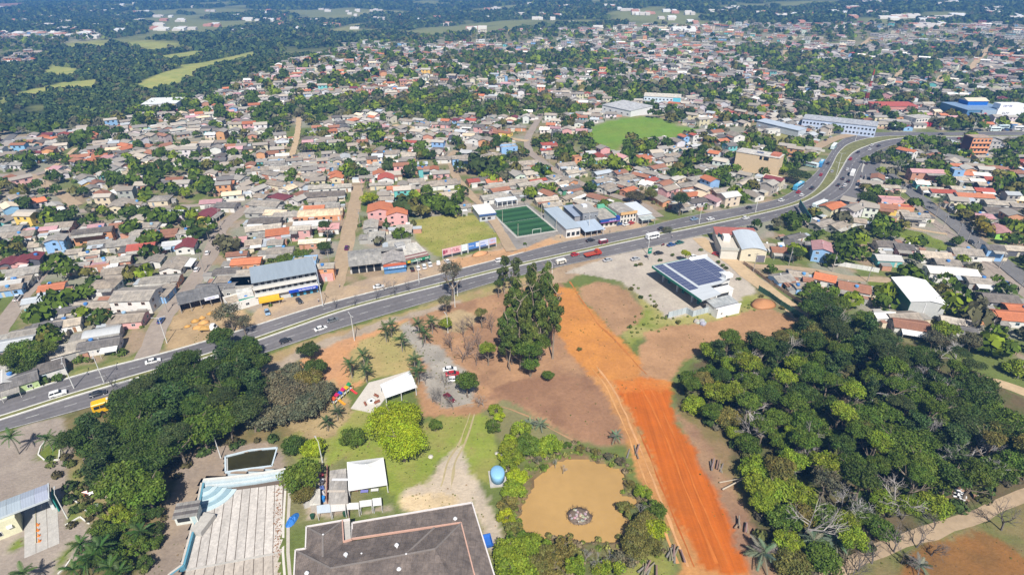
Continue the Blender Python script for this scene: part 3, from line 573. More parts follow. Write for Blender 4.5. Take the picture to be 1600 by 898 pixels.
    if detail and rd.random() < .45:                                   # side annex
        sx = -fx; l = rd.uniform(2.5, 4.5); w = Wd * rd.uniform(.5, .9); h2 = 2.3
        a = obj('annex', MB().box(sx * L / 2 - (l if sx < 0 else 0), sx * L / 2 + (l if sx > 0 else 0), -w / 2, w / 2, 0, h2), M['wall'], root, WALL[rd.choice('GNCW')][0])
        q = ROOF[rd.choice('gglsd')]; x0 = sx * L / 2; obj('annex_roof', MB().box(min(x0, x0 + sx * (l + .3)), max(x0, x0 + sx * (l + .3)), -w / 2 - .3, w / 2 + .3, h2 + .01, h2 + .12), RM[q[1]], root, q[0])
    if rd.random() < .3 and style != 'arch':
        col = rd.choice([(.06, .2, .5), (.1, .3, .6), (.3, .45, .6)]); yq = rd.choice([-1, 1]) * Wd * .2
        zq = H + (rise * (1 - abs(yq) / (Wd / 2)) if style == 'gable' else rise * .6 if style == 'hip' else .1)
        obj('water_tank', TANK, None, root, col, (rd.uniform(-.3, .3) * L, yq, zq)); feats.append('blue roof water tank')
    if dist < 300 and rd.random() < .25: obj('dish', DISHM, None, root, (.6, .6, .6), (rd.uniform(-.3, .3) * L, 0, H + (rise if style != 'flat' else .1) - .05), rd.uniform(0, 6))
    HOUSES.append((x, y, math.hypot(L, Wd) / 2, root))
    if label is None:
        ww = 'two-storey ' if st > 1 else ('three-storey ' if st > 2 else '')
        de = '%s%s %s with %s%s roof' % (ww, wname, 'shed' if cat == 'shed' else 'house', rname, {'hip': ' hipped', 'flat': ' flat', 'arch': ' arched', 'shed': ' lean-to'}.get(style, ''))
        tag(root, desc=de)
    return root
# houses read off the photograph: view, x, y of the roof middle, ridge length, depth, ridge direction, roof, wall, storeys, style
HL = '''B 845 705 17 13 x g W 2;B 1010 690 11 7 y g B 1;B 1005 610 17 8 x g O 1;B 1085 520 14 10 y g W 1;B 1160 395 12 9 y m W 1;B 1075 390 9 7 x s B 1;B 1290 205 13 10 y m Y 1
B 885 410 13 9 x r N 1;B 1540 500 14 8 x o O 1;B 580 310 19 8 x d O 2;B 345 360 9 9 y g B 2;B 275 390 13 8 x l W 1;B 50 505 9 7 y m D 1;B 130 495 9 7 y m K 1;B 205 475 9 7 y m D 1
B 150 560 13 9 x g W 1;B 325 660 10 8 x o W 1;B 250 735 13 6 x s T 1;B 835 540 14 7 x d W 1;B 720 560 11 8 x g N 1;B 690 610 11 8 x g E 1;B 610 515 11 7 x p N 1 flat;B 745 490 10 7 x l N 1
B 480 530 11 8 x g C 1;B 790 383 18 9 x g C 1;B 625 380 11 6 x g W 1;B 740 310 9 5 x d W 1;B 940 275 10 9 x g W 1;B 1000 322 18 8 x b O 1;B 880 320 10 7 x g C 1;B 1170 315 10 6 x l W 1 hip
B 1320 130 13 8 x p W 1;B 1420 152 13 9 x d W 1;B 740 145 15 10 y g C 1;B 840 140 10 9 y g W 1;B 1000 110 12 11 x g C 1 hip;B 645 85 14 8 x b B 1;B 755 50 12 7 x g W 1;B 375 275 14 9 x g N 1
B 265 300 15 6 x p N 1;B 140 330 12 9 x g L 1;B 60 300 13 9 x g B 1;B 1420 565 12 8 x d L 1;B 1350 660 17 7 x d W 1;B 1490 625 22 12 x g G 1 flat;B 1480 455 10 6 x b W 1;B 660 490 9 6 x l W 1;B 560 450 9 5 x l W 1
A 650 388 13 7 x s G 1 arch;A 632 460 14 7 x d W 1;A 815 295 13 9 x g K 1;A 110 690 11 9 x d L 1;A 310 615 9 6 x d W 1 shed;A 430 500 11 7 x l G 1 shed;A 80 462 13 9 x s B 1;A 150 395 9 7 x g W 1
A 310 345 10 9 x d C 1;A 420 248 10 6 x d C 1;A 600 214 16 7 x g N 1;A 705 178 9 5 x b N 1;A 432 328 9 7 x l W 1;A 40 82 12 8 x s W 1;A 655 190 8 5 x l W 1 shed;A 15 555 9 8 x g E 1
A 60 105 10 6 x g B 1;A 130 50 9 6 x g W 1;A 20 690 9 10 y s W 1
L3 1400 310 12 11 y r W 1;L3 1340 640 13 15 y o K 2;L3 1520 690 8 12 y o K 2;L3 340 425 9 9 y c W 1;L3 265 515 14 9 x m D 1 hip;L3 630 638 12 8 x o N 1;L3 700 690 24 11 x c O 1 arch
L3 590 805 19 9 x s N 1;L3 390 705 10 9 x g W 1;L3 220 690 13 9 x c W 1;L3 230 378 16 8 x g C 1;L3 600 280 13 10 x g C 1 hip;L3 800 410 26 7 x l W 1;L3 740 490 24 9 x d G 1;L3 720 550 18 7 x g G 1
L3 770 610 15 8 x g G 1;L3 1345 385 15 5 x g C 1;L3 1480 425 8 7 x o W 1;L3 235 100 14 7 x g W 1;L3 285 70 10 7 x w W 1;L3 550 95 12 8 x g C 1;L3 540 60 12 7 x g W 1;L3 720 185 13 8 x g K 1
L3 850 185 12 8 x g B 1;L3 1250 100 8 8 x d O 2;L3 1370 48 9 8 x d K 1;L3 1462 48 10 8 x g W 1;L3 1385 165 17 9 x l W 1;L3 70 215 15 10 x g W 1;L3 160 268 16 8 x g W 1;L3 200 150 15 8 x g W 1
L3 250 210 13 8 x l W 1;L3 350 215 11 8 x g C 1;L3 65 510 9 8 x g G 1;L3 110 590 19 10 x g G 1;L3 90 670 20 8 x g G 1;L3 100 775 18 9 x d G 1;L3 80 850 19 8 x l G 1;L3 440 385 14 8 x g W 1
L3 1420 605 10 6 x g W 1 flat;L4 580 350 10 8 x d K 1 hip;L4 270 415 11 9 x l W 1;L4 90 385 12 8 x g W 1;L4 320 345 9 6 x p O 1;L4 815 440 12 10 x g B 2;L4 650 450 13 8 x g W 1;L4 410 505 8 6 x s B 1;L4 425 555 8 7 x b T 2
L4 985 425 13 11 y g W 1;L4 1095 415 11 10 y g C 1;L4 1205 415 11 9 x g W 1 hip;L4 985 240 12 11 y g W 2;L4 1095 250 11 10 y g O 2;L4 1350 325 13 9 x l B 2 flat;L4 600 715 24 11 x g W 1 hip
L4 340 690 11 8 x g W 1;L4 1080 672 16 8 x d W 1;L4 1180 692 11 7 x o W 1;L4 960 690 8 8 x r N 1;L4 1250 785 13 7 x b W 1;L4 1185 862 17 9 x l W 1;L4 1460 815 11 7 x g W 1;L4 1240 745 20 6 x g W 1
L4 1035 108 10 9 x d K 2;L4 1110 135 9 8 x d K 2;L4 1250 165 22 6 x b Y 1;L4 650 82 12 9 x d K 1 hip;L4 520 78 13 8 x g K 1;L4 420 95 14 8 x g W 1;L4 250 45 16 8 x g W 1;L4 1450 115 15 8 x g O 1;L4 870 70 14 8 x g B 1;L4 890 105 12 7 x g W 1
L5 400 88 13 9 x r W 2 hip;L5 390 150 13 5 x r W 1;L5 430 192 11 7 x l G 1 shed;L5 275 482 13 5 x r D 1;L5 480 452 9 9 y l W 1;L5 320 330 9 5 x s T 1;L5 235 330 10 5 x b T 1;L5 170 292 15 9 x g W 1
L5 580 310 14 8 x g W 1;L5 670 385 15 8 x l W 1;L5 620 480 10 8 y g O 1;L5 625 560 15 6 x d E 1;L5 650 645 19 6 x g C 1;L5 935 662 14 8 x b W 1;L5 370 682 15 7 x l C 1;L5 430 742 12 7 x l C 1
L5 790 722 15 7 x l N 1;L5 290 565 9 7 x d W 1;L5 190 515 19 6 x l C 1;L5 60 490 13 7 x g W 1;L5 70 612 10 7 x g W 1;L5 960 482 12 7 x g B 1;L5 1020 548 13 9 x g W 1;L5 1260 580 12 6 x o N 1
L5 1240 520 10 8 x g G 1;L5 1220 452 15 8 x g G 1;L5 970 395 14 7 x s G 1;L5 1160 392 10 8 x b G 1;L5 1430 222 11 9 x o O 1 hip;L5 1470 505 9 7 y w W 1;L5 1400 425 13 7 x b G 1;L5 700 232 6 6 x b O 2 flat;L5 540 510 9 5 x l W 1
L6 440 325 9 6 y o B 2;L6 540 310 7 6 y r W 2;L6 760 280 12 9 x b W 1;L6 960 312 13 11 y g W 2;L6 920 90 11 8 x r D 1;L6 1040 155 9 8 x o O 1;L6 1150 45 12 10 x g O 1;L6 580 420 13 6 x s G 1;L6 460 460 9 7 x l T 1
L6 350 442 9 9 y l W 1;L6 300 512 12 7 x g W 1;L6 660 135 13 5 x w D 1;L6 40 545 10 9 x o O 1 hip;L6 170 632 13 8 x b W 1;L6 590 745 15 10 x g C 1 hip;L6 720 625 11 6 x g G 1;L6 470 810 15 8 x g N 1
L6 300 840 11 8 x w W 1;L6 100 765 12 7 x r W 1;L6 820 868 15 8 x g N 1;L6 1080 765 13 6 x l G 1;L6 870 190 9 6 x g W 1;L6 1190 245 16 7 x d B 1;L6 1330 265 14 5 x l W 1 flat;L6 1180 430 12 6 x l G 1
L7 235 358 9 8 y o W 2;L7 312 372 7 7 y o W 2;L7 545 418 14 8 x b W 1;L7 465 590 20 8 x p N 2;L7 300 525 6 5 x s T 1;L7 775 522 9 6 x o N 1;L7 805 575 7 7 x l B 2 flat;L7 850 365 14 6 x s C 1;L7 1070 430 15 6 x l G 1
L7 1230 550 14 8 x b W 1 hip;L7 1470 600 13 8 x b C 1;L7 870 670 13 8 x l C 1;L7 1010 688 9 6 x w N 1;L7 1135 732 14 7 x l D 1;L7 1080 790 11 8 x r O 1;L7 980 850 20 8 x o W 1;L7 640 805 15 8 x r W 1;L7 840 772 13 8 x l G 1
L7 520 780 14 7 x l G 1;L7 60 755 13 6 x l K 1;L7 110 70 11 6 x l C 1;L8 1055 240 12 9 x p C 1;L8 1270 390 14 9 y p V 1;L8 1370 585 13 7 x l D 1;L8 895 625 14 9 x g W 1;L8 560 660 14 9 x l W 1;L8 690 735 11 7 x g G 1
L8 740 830 20 8 x w W 1;L8 222 572 9 8 x d K 1;L8 50 690 12 8 x s T 1;L8 30 540 10 8 x d W 1;L8 340 228 15 8 x g W 1;L8 190 195 8 7 x l W 1;L8 50 140 10 8 x b Y 2;L8 220 142 11 6 x r O 1 flat;L8 90 62 14 8 x p K 1 flat
L8 1260 100 18 9 x l G 1;L8 1285 180 20 9 x d G 1;L8 1455 125 9 8 x g G 1;L8 1200 580 8 7 x d B 2
F 592 440 13 9 x b W 1;F 160 385 9 8 x g B 1;F 257 362 8 7 x g B 1;F 265 430 6 5 x g B 1;F 420 382 9 8 x o W 1;F 318 396 4 5 x b O 1;F 400 200 12 9 y p B 2;F 145 218 8 8 x b W 1;F 235 185 8 9 y d G 1;F 240 140 12 5 x d W 1
F 610 45 9 8 x g W 1;F 500 70 15 7 x g G 1;F 405 62 14 8 x g G 1;F 1455 505 14 9 x d D 1;F 1405 600 9 8 x o O 1 hip;F 1540 610 14 9 x o W 1;F 880 612 13 7 x g G 1;F 930 660 13 9 x b W 1;F 770 605 9 5 x w W 1
F 1200 640 11 6 x l G 1;F 1230 690 10 6 x d G 1;F 80 195 6 6 x l W 1;F 1330 400 10 7 x g G 1;F 1570 560 10 6 x o O 1
J 80 400 12 8 x g B 1;J 60 590 13 8 x g W 1;C 640 410 8 6 x l O 2;C 645 460 7 7 x d K 1 flat;C 40 350 0 0 x g W 1
H 1255 155 10 8 x l B 2 flat;H 130 490 9 8 x g T 1;C 290 290 13 8 x g W 1;C 540 220 14 6 x c N 1;C 330 215 0 0 x c W 1;C 90 460 16 8 x g W 1;C 60 545 20 13 x g G 1 flat;X5 1200 210 16 9 x l W 1 flat'''
for ln in HL.replace('\n', ';').split(';'):
    q = ln.split()
    if float(q[3]) == 0: continue
    (u, v), = V(q[0], (float(q[1]), float(q[2]))); st = int(q[8]); style = q[9] if len(q) > 9 else 'gable'
    p = P(u, v, 2.7 * st + .9); a = base_ang(p.x, p.y) + (math.pi / 2 if q[5] == 'y' else 0)
    if math.hypot(p.x, p.y) > 420: a = base_ang(p.x, p.y) * .7 + (math.pi / 2 if q[5] == 'y' else 0)
    k_ = .82 if float(q[3]) < 20 else .9; house(p.x, p.y, a, float(q[3]) * k_, float(q[4]) * k_, q[6], q[7], st, style)
# ================================================================ LARGE BUILDINGS, built where they stand
def blk(u0, v0, u1, v1, z=0):       # frame whose x axis runs along a front wall seen between two photograph points
    a = P(u0, v0, z); b = P(u1, v1, z); return a.x, a.y, math.atan2(b.y - a.y, b.x - a.x), math.hypot(b.x - a.x, b.y - a.y)
BLK = []
def building(name, fr, label, cat, depth, mark=None):
    x, y, a, L = fr; r = thing(name, (x, y, float(hgt(x, y))), a, label, cat, mark=mark)
    cx = x + math.cos(a) * L / 2 - math.sin(a) * depth / 2; cyy = y + math.sin(a) * L / 2 + math.cos(a) * depth / 2
    BLK.append((cx, cyy, a, L / 2 + 2, depth / 2 + 2)); return r
def wins(root, xs, y, zs, w=1.2, h=1.1, frame=(.6, .6, .6), a=0, nm='window'):
    for zz in zs:
        for q in xs:
            f = obj(nm, MB().box(-w / 2, w / 2, -.06, .03, -h / 2, h / 2), M['plain'], root, frame, (q, y, zz), a)
            obj('pane', MB().box(-w / 2 + .08, w / 2 - .08, -.09, -.055, -h / 2 + .08, h / 2 - .08), M['glass'], f)
def marks(mb, x0, x1, y, z0, z1, n, rd):   # illegible lettering: small raised strokes
    wd = (x1 - x0) / n
    for i in range(n):
        a = x0 + i * wd; k = rd.random()
        mb.box(a, a + wd * .22, y - .05, y, z0, z1)
        if k < .7: mb.box(a + wd * .23, a + wd * .7, y - .05, y, z1 - (z1 - z0) * .25, z1)
        if k > .25: mb.box(a + wd * .23, a + wd * .7, y - .05, y, z0, z0 + (z1 - z0) * .25)
        if .3 < k < .9: mb.box(a + wd * .5, a + wd * .72, y - .05, y, z0 + (z1 - z0) * .28, z1 - (z1 - z0) * .28)
    return mb
rd = random.Random(11)
# --- three-storey shop block with blue fascia and yellow awning
x, y, a, L = blk(402, 474, 498.5, 455.5); D_ = 10.0
r = building('shop_block', (x, y, a, L), 'long three-storey block with balconies, blue shop fascia and yellow awning', 'shop block', D_, 'balconied shop block')
obj('wall', MB().box(0, L, 0, D_, 0, 9.6), M['wall'], r, (.50, .50, .49))
for i in range(2): obj('balcony', MB().box(-.2, L + .1, -1.3, -.003, 3.15 + 3 * i, 3.35 + 3 * i).box(-.2, L + .1, -1.3, -1.18, 3.353 + 3 * i, 4.3 + 3 * i), M['wall'], r, (.62, .61, .58))
wins(r, [L * (k + .5) / 10 for k in range(10)], 0, (5.0, 8.0), 1.5, 1.3)
obj('roof', MB().exx([(-1.5, 9.3), (D_ + .3, 10.6), (D_ + .3, 10.75), (-1.5, 9.45)], -.3, L + .2), M['roof_metal'], r, (.27, .32, .37))
obj('end_wall', MB().exx([(-1.5, 0), (D_, 0), (D_, 11.3), (-1.5, 10.0)], L + .22, L + .55), M['wall'], r, (.30, .35, .43))
s = obj('fascia_sign', MB().box(L * .52, L * .99, -1.75, -1.35, 2.5, 3.6), M['plain'], r, (.01, .05, .42)); obj('lettering', marks(MB(), L * .68, L * .96, -1.752, 2.85, 3.3, 16, rd), M['plain'], s, WHITE)
obj('shop_front', MB().box(L * .54, L * .98, -.25, -.003, .1, 2.45), M['plain'], r, (.06, .34, .55)); 
for k in (.57, .68, .79, .9): obj('door', MB().box(L * k, L * k + 1.5, -.32, -.255, .1, 2.3), M['glass'], r)
obj('awning', MB().exx([(-.3, 3.0), (-4.2, 2.5), (-4.2, 2.6), (-.3, 3.1)], L * .04, L * .36), M['plain'], r, (.62, .36, .02)); obj('awning_valance', MB().box(L * .04, L * .42, -4.3, -4.21, 1.9, 2.65), M['plain'], r, (.68, .40, .02))
for k in (.06, .2, .34): obj('post', MB().box(L * k, L * k + .12, -4.2, -4.05, 0, 2.45), M['plain'], r, (.4, .4, .4))
# --- teal fronted store beside it
x, y, a, L = blk(376, 481, 400, 475.5)
r = building('store', (x, y, a, L), 'small turquoise store with green fascia beside the balconied shop block', 'store', 8, 'turquoise store')
obj('wall', MB().box(0, L, 0, 8, 0, 3.6), M['wall'], r, (.62, .61, .58)); obj('shop_front', MB().box(.1, L - .1, -.2, -.003, .1, 2.6), M['plain'], r, (.12, .48, .55)); obj('fascia_sign', MB().box(0, L, -.35, -.003, 2.7, 3.5), M['plain'], r, (.02, .27, .2))
obj('roof', MB().box(-.1, L + .1, -.1, 8.2, 3.61, 3.8), M['roof_fc'], r, (.6, .59, .56))
wins(r, [L * .3, L * .7], -.2, (1.3,), 1.3, 1.6)
# --- building-materials depot with sand bays
x, y, a, L = blk(284, 488, 346, 473)
r = building('depot', (x, y, a, L), 'open-fronted building materials depot with dark weathered roof at the street corner', 'depot', 7, 'materials depot')
obj('wall', MB().box(0, L, 6.6, 6.9, 0, 4.2).box(-.25, -.003, 0, 6.9, 0, 4).box(L + .003, L + .3, 0, 6.9, 0, 4), M['wall'], r, (.35, .3, .27))
obj('roof', MB().exx([(-1.2, 3.7), (7.2, 4.7), (7.2, 4.8), (-1.2, 3.8)], -.4, L + .4), M['roof_fc'], r, (.15, .15, .155))
sg = obj('sign_board', MB().box(L * .62, L * .98, -1.5, -1.3, 3.1, 4.3), M['plain'], r, (.72, .74, .8)); obj('lettering', marks(MB(), L * .66, L * .9, -1.503, 3.5, 3.9, 9, rd), M['plain'], sg, (.1, .12, .4))
for k in range(5): obj('post', MB().box(L * k / 4 - .1, L * k / 4 + .1, -1, -.8, 0, 3.7), M['plain'], r, (.3, .28, .26))
for k in range(4): obj('shelf', MB().box(L * (k + .15) / 4, L * (k + .85) / 4, 3, 4.2, .8, .9).box(L * (k + .15) / 4, L * (k + .85) / 4, 3, 4.2, 1.8, 1.9), M['plain'], r, (.42, .3, .2))
for k, (u, v) in enumerate(V('X5', (330, 700), (450, 620), (490, 710), (560, 570), (700, 490), (590, 640))):
    p = P(u, v); n = 14; m = MB(); rr = 1.25 + .4 * (k % 3); hh = .7 + .35 * (k % 2)
    m.hull([[(rr * q * (1 + .15 * math.sin(3 * t + k)) * math.cos(t), .75 * rr * q * (1 + .12 * math.cos(2 * t + k)) * math.sin(t), hh * (1 - q ** 1.5) + .02) for t in [6.283 * i / n for i in range(n)]] for q in (1, .75, .5, .25, .06)])
    tag(obj('sand_heap', m.mesh('heap', True), M['plain'], None, [(.5, .27, .07), (.46, .25, .06), (.55, .3, .1)][k % 3], p, a), None, 'sand heap', 'sand heaps of the depot', 'ochre sand heap')
# --- car dealer with red and blue gable front
x, y, a, L = blk(551, 409.5, 611, 404)
x0, y0 = P(550.5, 411, 4)[:2]; x1, y1 = P(633, 411, 4)[:2]
r = building('workshop', (-67, 212.8, math.atan2(232.2 - 226.2, -47 + 68.5), 21.5), 'grey-roofed tyre workshop with red and blue gabled shop front', 'workshop', 15, 'tyre workshop')
L = 22.5
obj('wall', MB().box(0, L, 1.5, 14, 0, 4.4), M['wall'], r, (.5, .48, .45))
obj('roof', MB().exx([(-.6, 4.3), (7.5, 5.9), (7.5, 6.05), (-.6, 4.45)], -.3, 13.5).exx([(7.503, 5.9), (14.6, 4.5), (14.6, 4.65), (7.503, 6.05)], -.3, L + .3), M['roof_fc'], r, (.29, .28, .265))
g = MB(); g.exx([(-2.6, 0), (7.4, 0), (7.4, 4.5), (-2.6, 4.5)], 13.6, L + .2); obj('shop_front', g, M['wall'], r, (.10, .22, .42))
gr = MB()
for s_ in (-1, 1):
    xm = (13.6 + L) / 2; e = 4.9 * s_
    gr.face((xm, -3.2, 6.1), (xm + e, -3.2, 4.7), (xm + e, 7.5, 4.7), (xm, 7.5, 6.1)) if s_ < 0 else gr.face((xm, -3.2, 6.1), (xm, 7.5, 6.1), (xm + e, 7.5, 4.7), (xm + e, -3.2, 4.7))
gr.face((13.2, -2.65, 4.52), (L + .6, -2.65, 4.52), ((13.6 + L) / 2, -2.65, 6.05)); obj('gable_roof', gr, M['roof_fc'], r, (.33, .31, .3))
f = obj('fascia_sign', MB().box(13.5, L + .3, -3.3, -2.7, 3.6, 4.6), M['plain'], r, (.46, .12, .06)); f = obj('fascia_sign', MB().box(13.5, L + .3, -3.35, -2.7, 2.4, 3.5), M['plain'], r, (.10, .26, .52)); obj('lettering', marks(MB(), 15.5, L - .5, -3.36, 2.65, 3.25, 11, rd), M['plain'], f, WHITE)
for k in range(4): obj('bay', MB().box(.7 + k * 3.1, 3.3 + k * 3.1, 1.42, 1.49, 0, 3.2), M['rubber'], r)
# --- yellow-green restaurant
r = building('restaurant', (-45.6, 219.6, math.atan2(5.1, 8.9), 11), 'pale flat-roofed restaurant with green fascia and white lettering beside the lawn', 'restaurant', 14, 'green-fronted restaurant')
L = 11
obj('wall', MB().box(0, L, .8, 14, 0, 4.2), M['wall'], r, (.55, .52, .47)); obj('roof', MB().box(-.1, L + .1, 2.6, 14.2, 4.21, 4.35), M['roof_fc'], r, (.50, .48, .44)); obj('awning', MB().exx([(2.5, 4.3), (-.8, 3.6), (-.8, 3.7), (2.5, 4.45)], -.1, L + .1), M['roof_tile'], r, (.2, .11, .1))
f = obj('fascia_sign', MB().box(-.2, L + .3, -1.2, -.85, 2.5, 3.7), M['plain'], r, (.005, .17, .075)); obj('lettering', marks(MB(), 2.7, 7.6, -1.203, 2.75, 3.45, 9, rd), M['plain'], f, WHITE); obj('emblem', MB().box(1.0, 2.3, -1.26, -1.203, 2.6, 3.6), M['plain'], f, (.7, .42, .02)); obj('lettering', marks(MB(), 9, 10.9, -1.203, 2.9, 3.35, 5, rd), M['plain'], f, WHITE)
obj('roof_room', MB().box(.3, 4, 9, 12.5, 4.36, 6.6), M['wall'], r, (.55, .55, .55)); obj('roof_room_roof', MB().box(.1, 4.2, 8.8, 12.7, 6.61, 6.75), M['roof_fc'], r, (.36, .36, .36))
wins(r, [2, 5, 8.5], .8, (1.4,), 2, 1.8)
# --- advertising hoardings
A0 = P(691.5, 404.5); B0 = P(775, 385); aa = math.atan2(B0.y - A0.y, B0.x - A0.x); Lb = math.hypot(B0.x - A0.x, B0.y - A0.y); xx = 0
for k, (w_, c1, c2, lb) in enumerate([(.34, (.62, .38, .40), (.13, .07, .12), 'pink roadside hoarding with dark portraits, leftmost of its row'), (.115, (.62, .72, .72), (.4, .5, .5), 'narrow pale blank roadside hoarding'), (.215, (.07, .19, .50), (.6, .65, .75), 'deep blue roadside hoarding with pale mark at right'), (.17, (.50, .55, .72), (.12, .2, .45), 'white and blue roadside hoarding with dark stripe'), (.145, (.45, .45, .66), (.55, .3, .25), 'lilac roadside hoarding nearest the football pitch')]):
    w = w_ * Lb; q = A0 + Vector((math.cos(aa), math.sin(aa), 0)) * xx; xx += w + .12
    r = thing('billboard', q, aa, lb, 'billboard', 'hoardings along the highway', mark='hoarding row' if k == 2 else None)
    pn = obj('board', MB().box(0, w, -.1, .05, 1.5, 4.6), M['plain'], r, c1)
    pr = MB()
    if k == 0:
        for t in (.03, .1, .2): pr.box(w * t, w * t + .7, -.13, -.1, 1.9 + t * 3, 3.9)
        marks(pr, w * .45, w * .93, -.1, 2.3, 3.7, 5, rd); c2 = (.30, .05, .09)
    elif k == 1: pr.box(w * .2, w * .8, -.13, -.1, 2.6, 2.75)
    elif k == 2: pr.box(w * .7, w * .97, -.13, -.1, 2.2, 4.2); marks(pr, w * .1, w * .55, -.1, 2.8, 3.3, 8, rd)
    elif k == 3: pr.box(w * .05, w * .75, -.13, -.1, 1.6, 2.3); marks(pr, w * .1, w * .6, -.1, 3, 3.6, 6, rd)
    else: pr.box(w * .02, w * .98, -.13, -.1, 1.55, 2.1); marks(pr, w * .2, w * .85, -.1, 3, 3.9, 5, rd)
    obj('poster', pr, M['plain'], pn, c2); obj('backing', MB().box(0, w, .06, .14, .5, 4.6), M['plain'], r, (.05, .06, .07))
    for t in np.linspace(.12, w - .12, max(2, int(w / 2.6))): obj('post', MB().box(t - .1, t + .1, -.3, -.103, 0, 4.4), M['plain'], r, (.6, .6, .6))
BLK.append(((A0.x + B0.x) / 2, (A0.y + B0.y) / 2 - 3, aa, Lb / 2 + 3, 8))
# --- football pitch and its buildings
pa = P(808.3, 370.2); pb = P(869.4, 361.1); pc = P(820.3, 320.1); ang = math.atan2(pb.y - pa.y, pb.x - pa.x); Lp = math.hypot(pb.x - pa.x, pb.y - pa.y); Dp = 36.5
r = thing('football_pitch', pa, ang + .03, 'striped green artificial football pitch with white surround', 'football pitch', mark='football pitch'); BLK.append(((pa.x + pc.x) / 2 + 2, (pa.y + pc.y) / 2 + 1, ang, Lp / 2 + 3, Dp / 2 + 3))
obj('surround', MB().box(-1, Lp + 1, -1, Dp + 1, 0, .14), M['concrete'], r)
for k in range(12): obj('turf_strip', MB().box(0, Lp, Dp * k / 12, Dp * (k + 1) / 12, .142, .2), M['turf'], r, (.03, .10, .035) if k % 2 else (.016, .062, .022))
ln_ = MB()
for q in ((0, Lp, .1, .22), (0, Lp, Dp - .22, Dp - .1), (0, Lp, Dp / 2 - .06, Dp / 2 + .06)): ln_.box(*q, .2, .206)
for q in ((.1, .22), (Lp - .22, Lp - .1)): ln_.box(*q, .24, Dp - .24, .2, .206)
obj('line_marking', ln_, M['paint_line'], r)
for yy in (.2, Dp - .5):
    g = obj('goal', MB().tube((Lp / 2 - 2.2, yy, .2), (Lp / 2 - 2.2, yy, 2.4), .08, .08).tube((Lp / 2 + 2.2, yy, .2), (Lp / 2 + 2.2, yy, 2.4), .08, .08).tube((Lp / 2 - 2.2, yy, 2.4), (Lp / 2 + 2.2, yy, 2.4), .08, .08), M['plain'], r, WHITE)
    g.data.materials[0] = M['plain']
for px_, py_ in ((.1, -.6), (Lp - .1, -.6), (-.5, Dp / 2), (Lp + .5, Dp / 2), (.1, Dp + .4), (Lp - .1, Dp + .4)): obj('net_post', MB().tube((px_, py_, .1), (px_, py_, 7), .09, .07), M['plain'], r, (.55, .5, .42))
r = building('clubhouse', (-16.3, 271.8, math.atan2(2.7, 7.9), 8.3), 'white-roofed clubhouse with blue fascia left of the football pitch', 'clubhouse', 13, 'white pitch clubhouse')
obj('wall', MB().box(0, 8.3, 0, 13, 0, 3.8), M['wall'], r, (.45, .47, .5)); obj('roof', MB().exx([(-.4, 3.85), (13.3, 4.1), (13.3, 4.25), (-.4, 4)], -.4, 8.7), M['roof_metal'], r, (.74, .74, .73)); obj('fascia', MB().box(-.42, 8.72, -.55, -.42, 3.0, 4.05), M['plain'], r, (.05, .10, .25)); wins(r, [2, 5], 0, (1.5,), 2, 1.4)
x, y, a, L = blk(777, 325.5, 808, 321.5); r = building('shelter', (x, y + 1.5, a, L), 'long white spectator shelter at the far end of the pitch', 'shelter', 4, 'pitch shelter')
obj('wall', MB().box(0, L, 3.6, 3.8, 0, 2.8), M['wall'], r, WHITE); obj('roof', MB().exx([(-.3, 3), (4.2, 3.4), (4.2, 3.5), (-.3, 3.1)], -.3, L + .3), M['roof_metal'], r, (.62, .65, .7))
for k in range(5): obj('post', MB().box(L * k / 4 - .15, L * k / 4 + .15, 0, .3, 0, 3), M['plain'], r, WHITE)
# --- car lot and shops right of the pitch
def simple(name, org, ang, L, D, H, wc, rc, label, cat, mark=None, roof='flat', rmat='roof_metal', win=None):
    r = building(name, (*org, ang, L), label, cat, D, mark); obj('wall', MB().box(0, L, 0, D, 0, H), M['wall'], r, wc)
    if roof == 'flat': obj('roof', MB().box(-.3, L + .3, -.3, D + .3, H + .005, H + .16), M[rmat], r, rc)
    elif roof == 'slope': obj('roof', MB().exx([(-.4, H + .01), (D + .4, H + .9), (D + .4, H + 1.03), (-.4, H + .14)], -.3, L + .3), M[rmat], r, rc); obj('gable', MB().exx([(.01, H + .003), (D - .01, H + .003), (D - .01, H + .88), (.01, H + .04)], .01, L - .01), M['wall'], r, wc)
    else:
        n = 12; pr = [(L * i / n, H + L * .11 * (1 - (2 * i / n - 1) ** 2)) for i in range(n + 1)]; m = MB()
        k0 = len(m.v); m.hull([[(px_, yy, pz) for px_, pz in pr] + [(px_, yy, pz - .14) for px_, pz in pr[::-1]] for yy in (-.4, D + .4)]); obj('roof', m, M[rmat], r, rc)
        obj('gable', MB().hull([[(px_, yy, pz - .02) for px_, pz in pr] + [(L, yy, H + .003), (0, yy, H + .003)] for yy in (.02, D - .02)]), M['wall'], r, wc)
    if win: wins(r, [L * (k + .5) / win[0] for k in range(win[0])], 0, win[1], win[2], win[3])
    return r
ag = math.atan2(255.2 - 251.5, 44.4 - 34.6)
r = simple('showroom', (25.6, 251.5), ag, 7.4, 26, 4.6, (.62, .6, .58), (.36, .42, .48), 'narrow blue-grey metal-roofed car showroom beside the football pitch', 'showroom', 'blue-roofed showroom', 'slope', win=(3, (1.7,), 1.8, 2))
r = simple('showroom', (31, 266.5), ag, 5.5, 13, 5, (.3, .3, .32), (.28, .33, .42), 'dark blue-grey roofed annex between the showroom and the grey shop hall', 'showroom', None, 'slope')
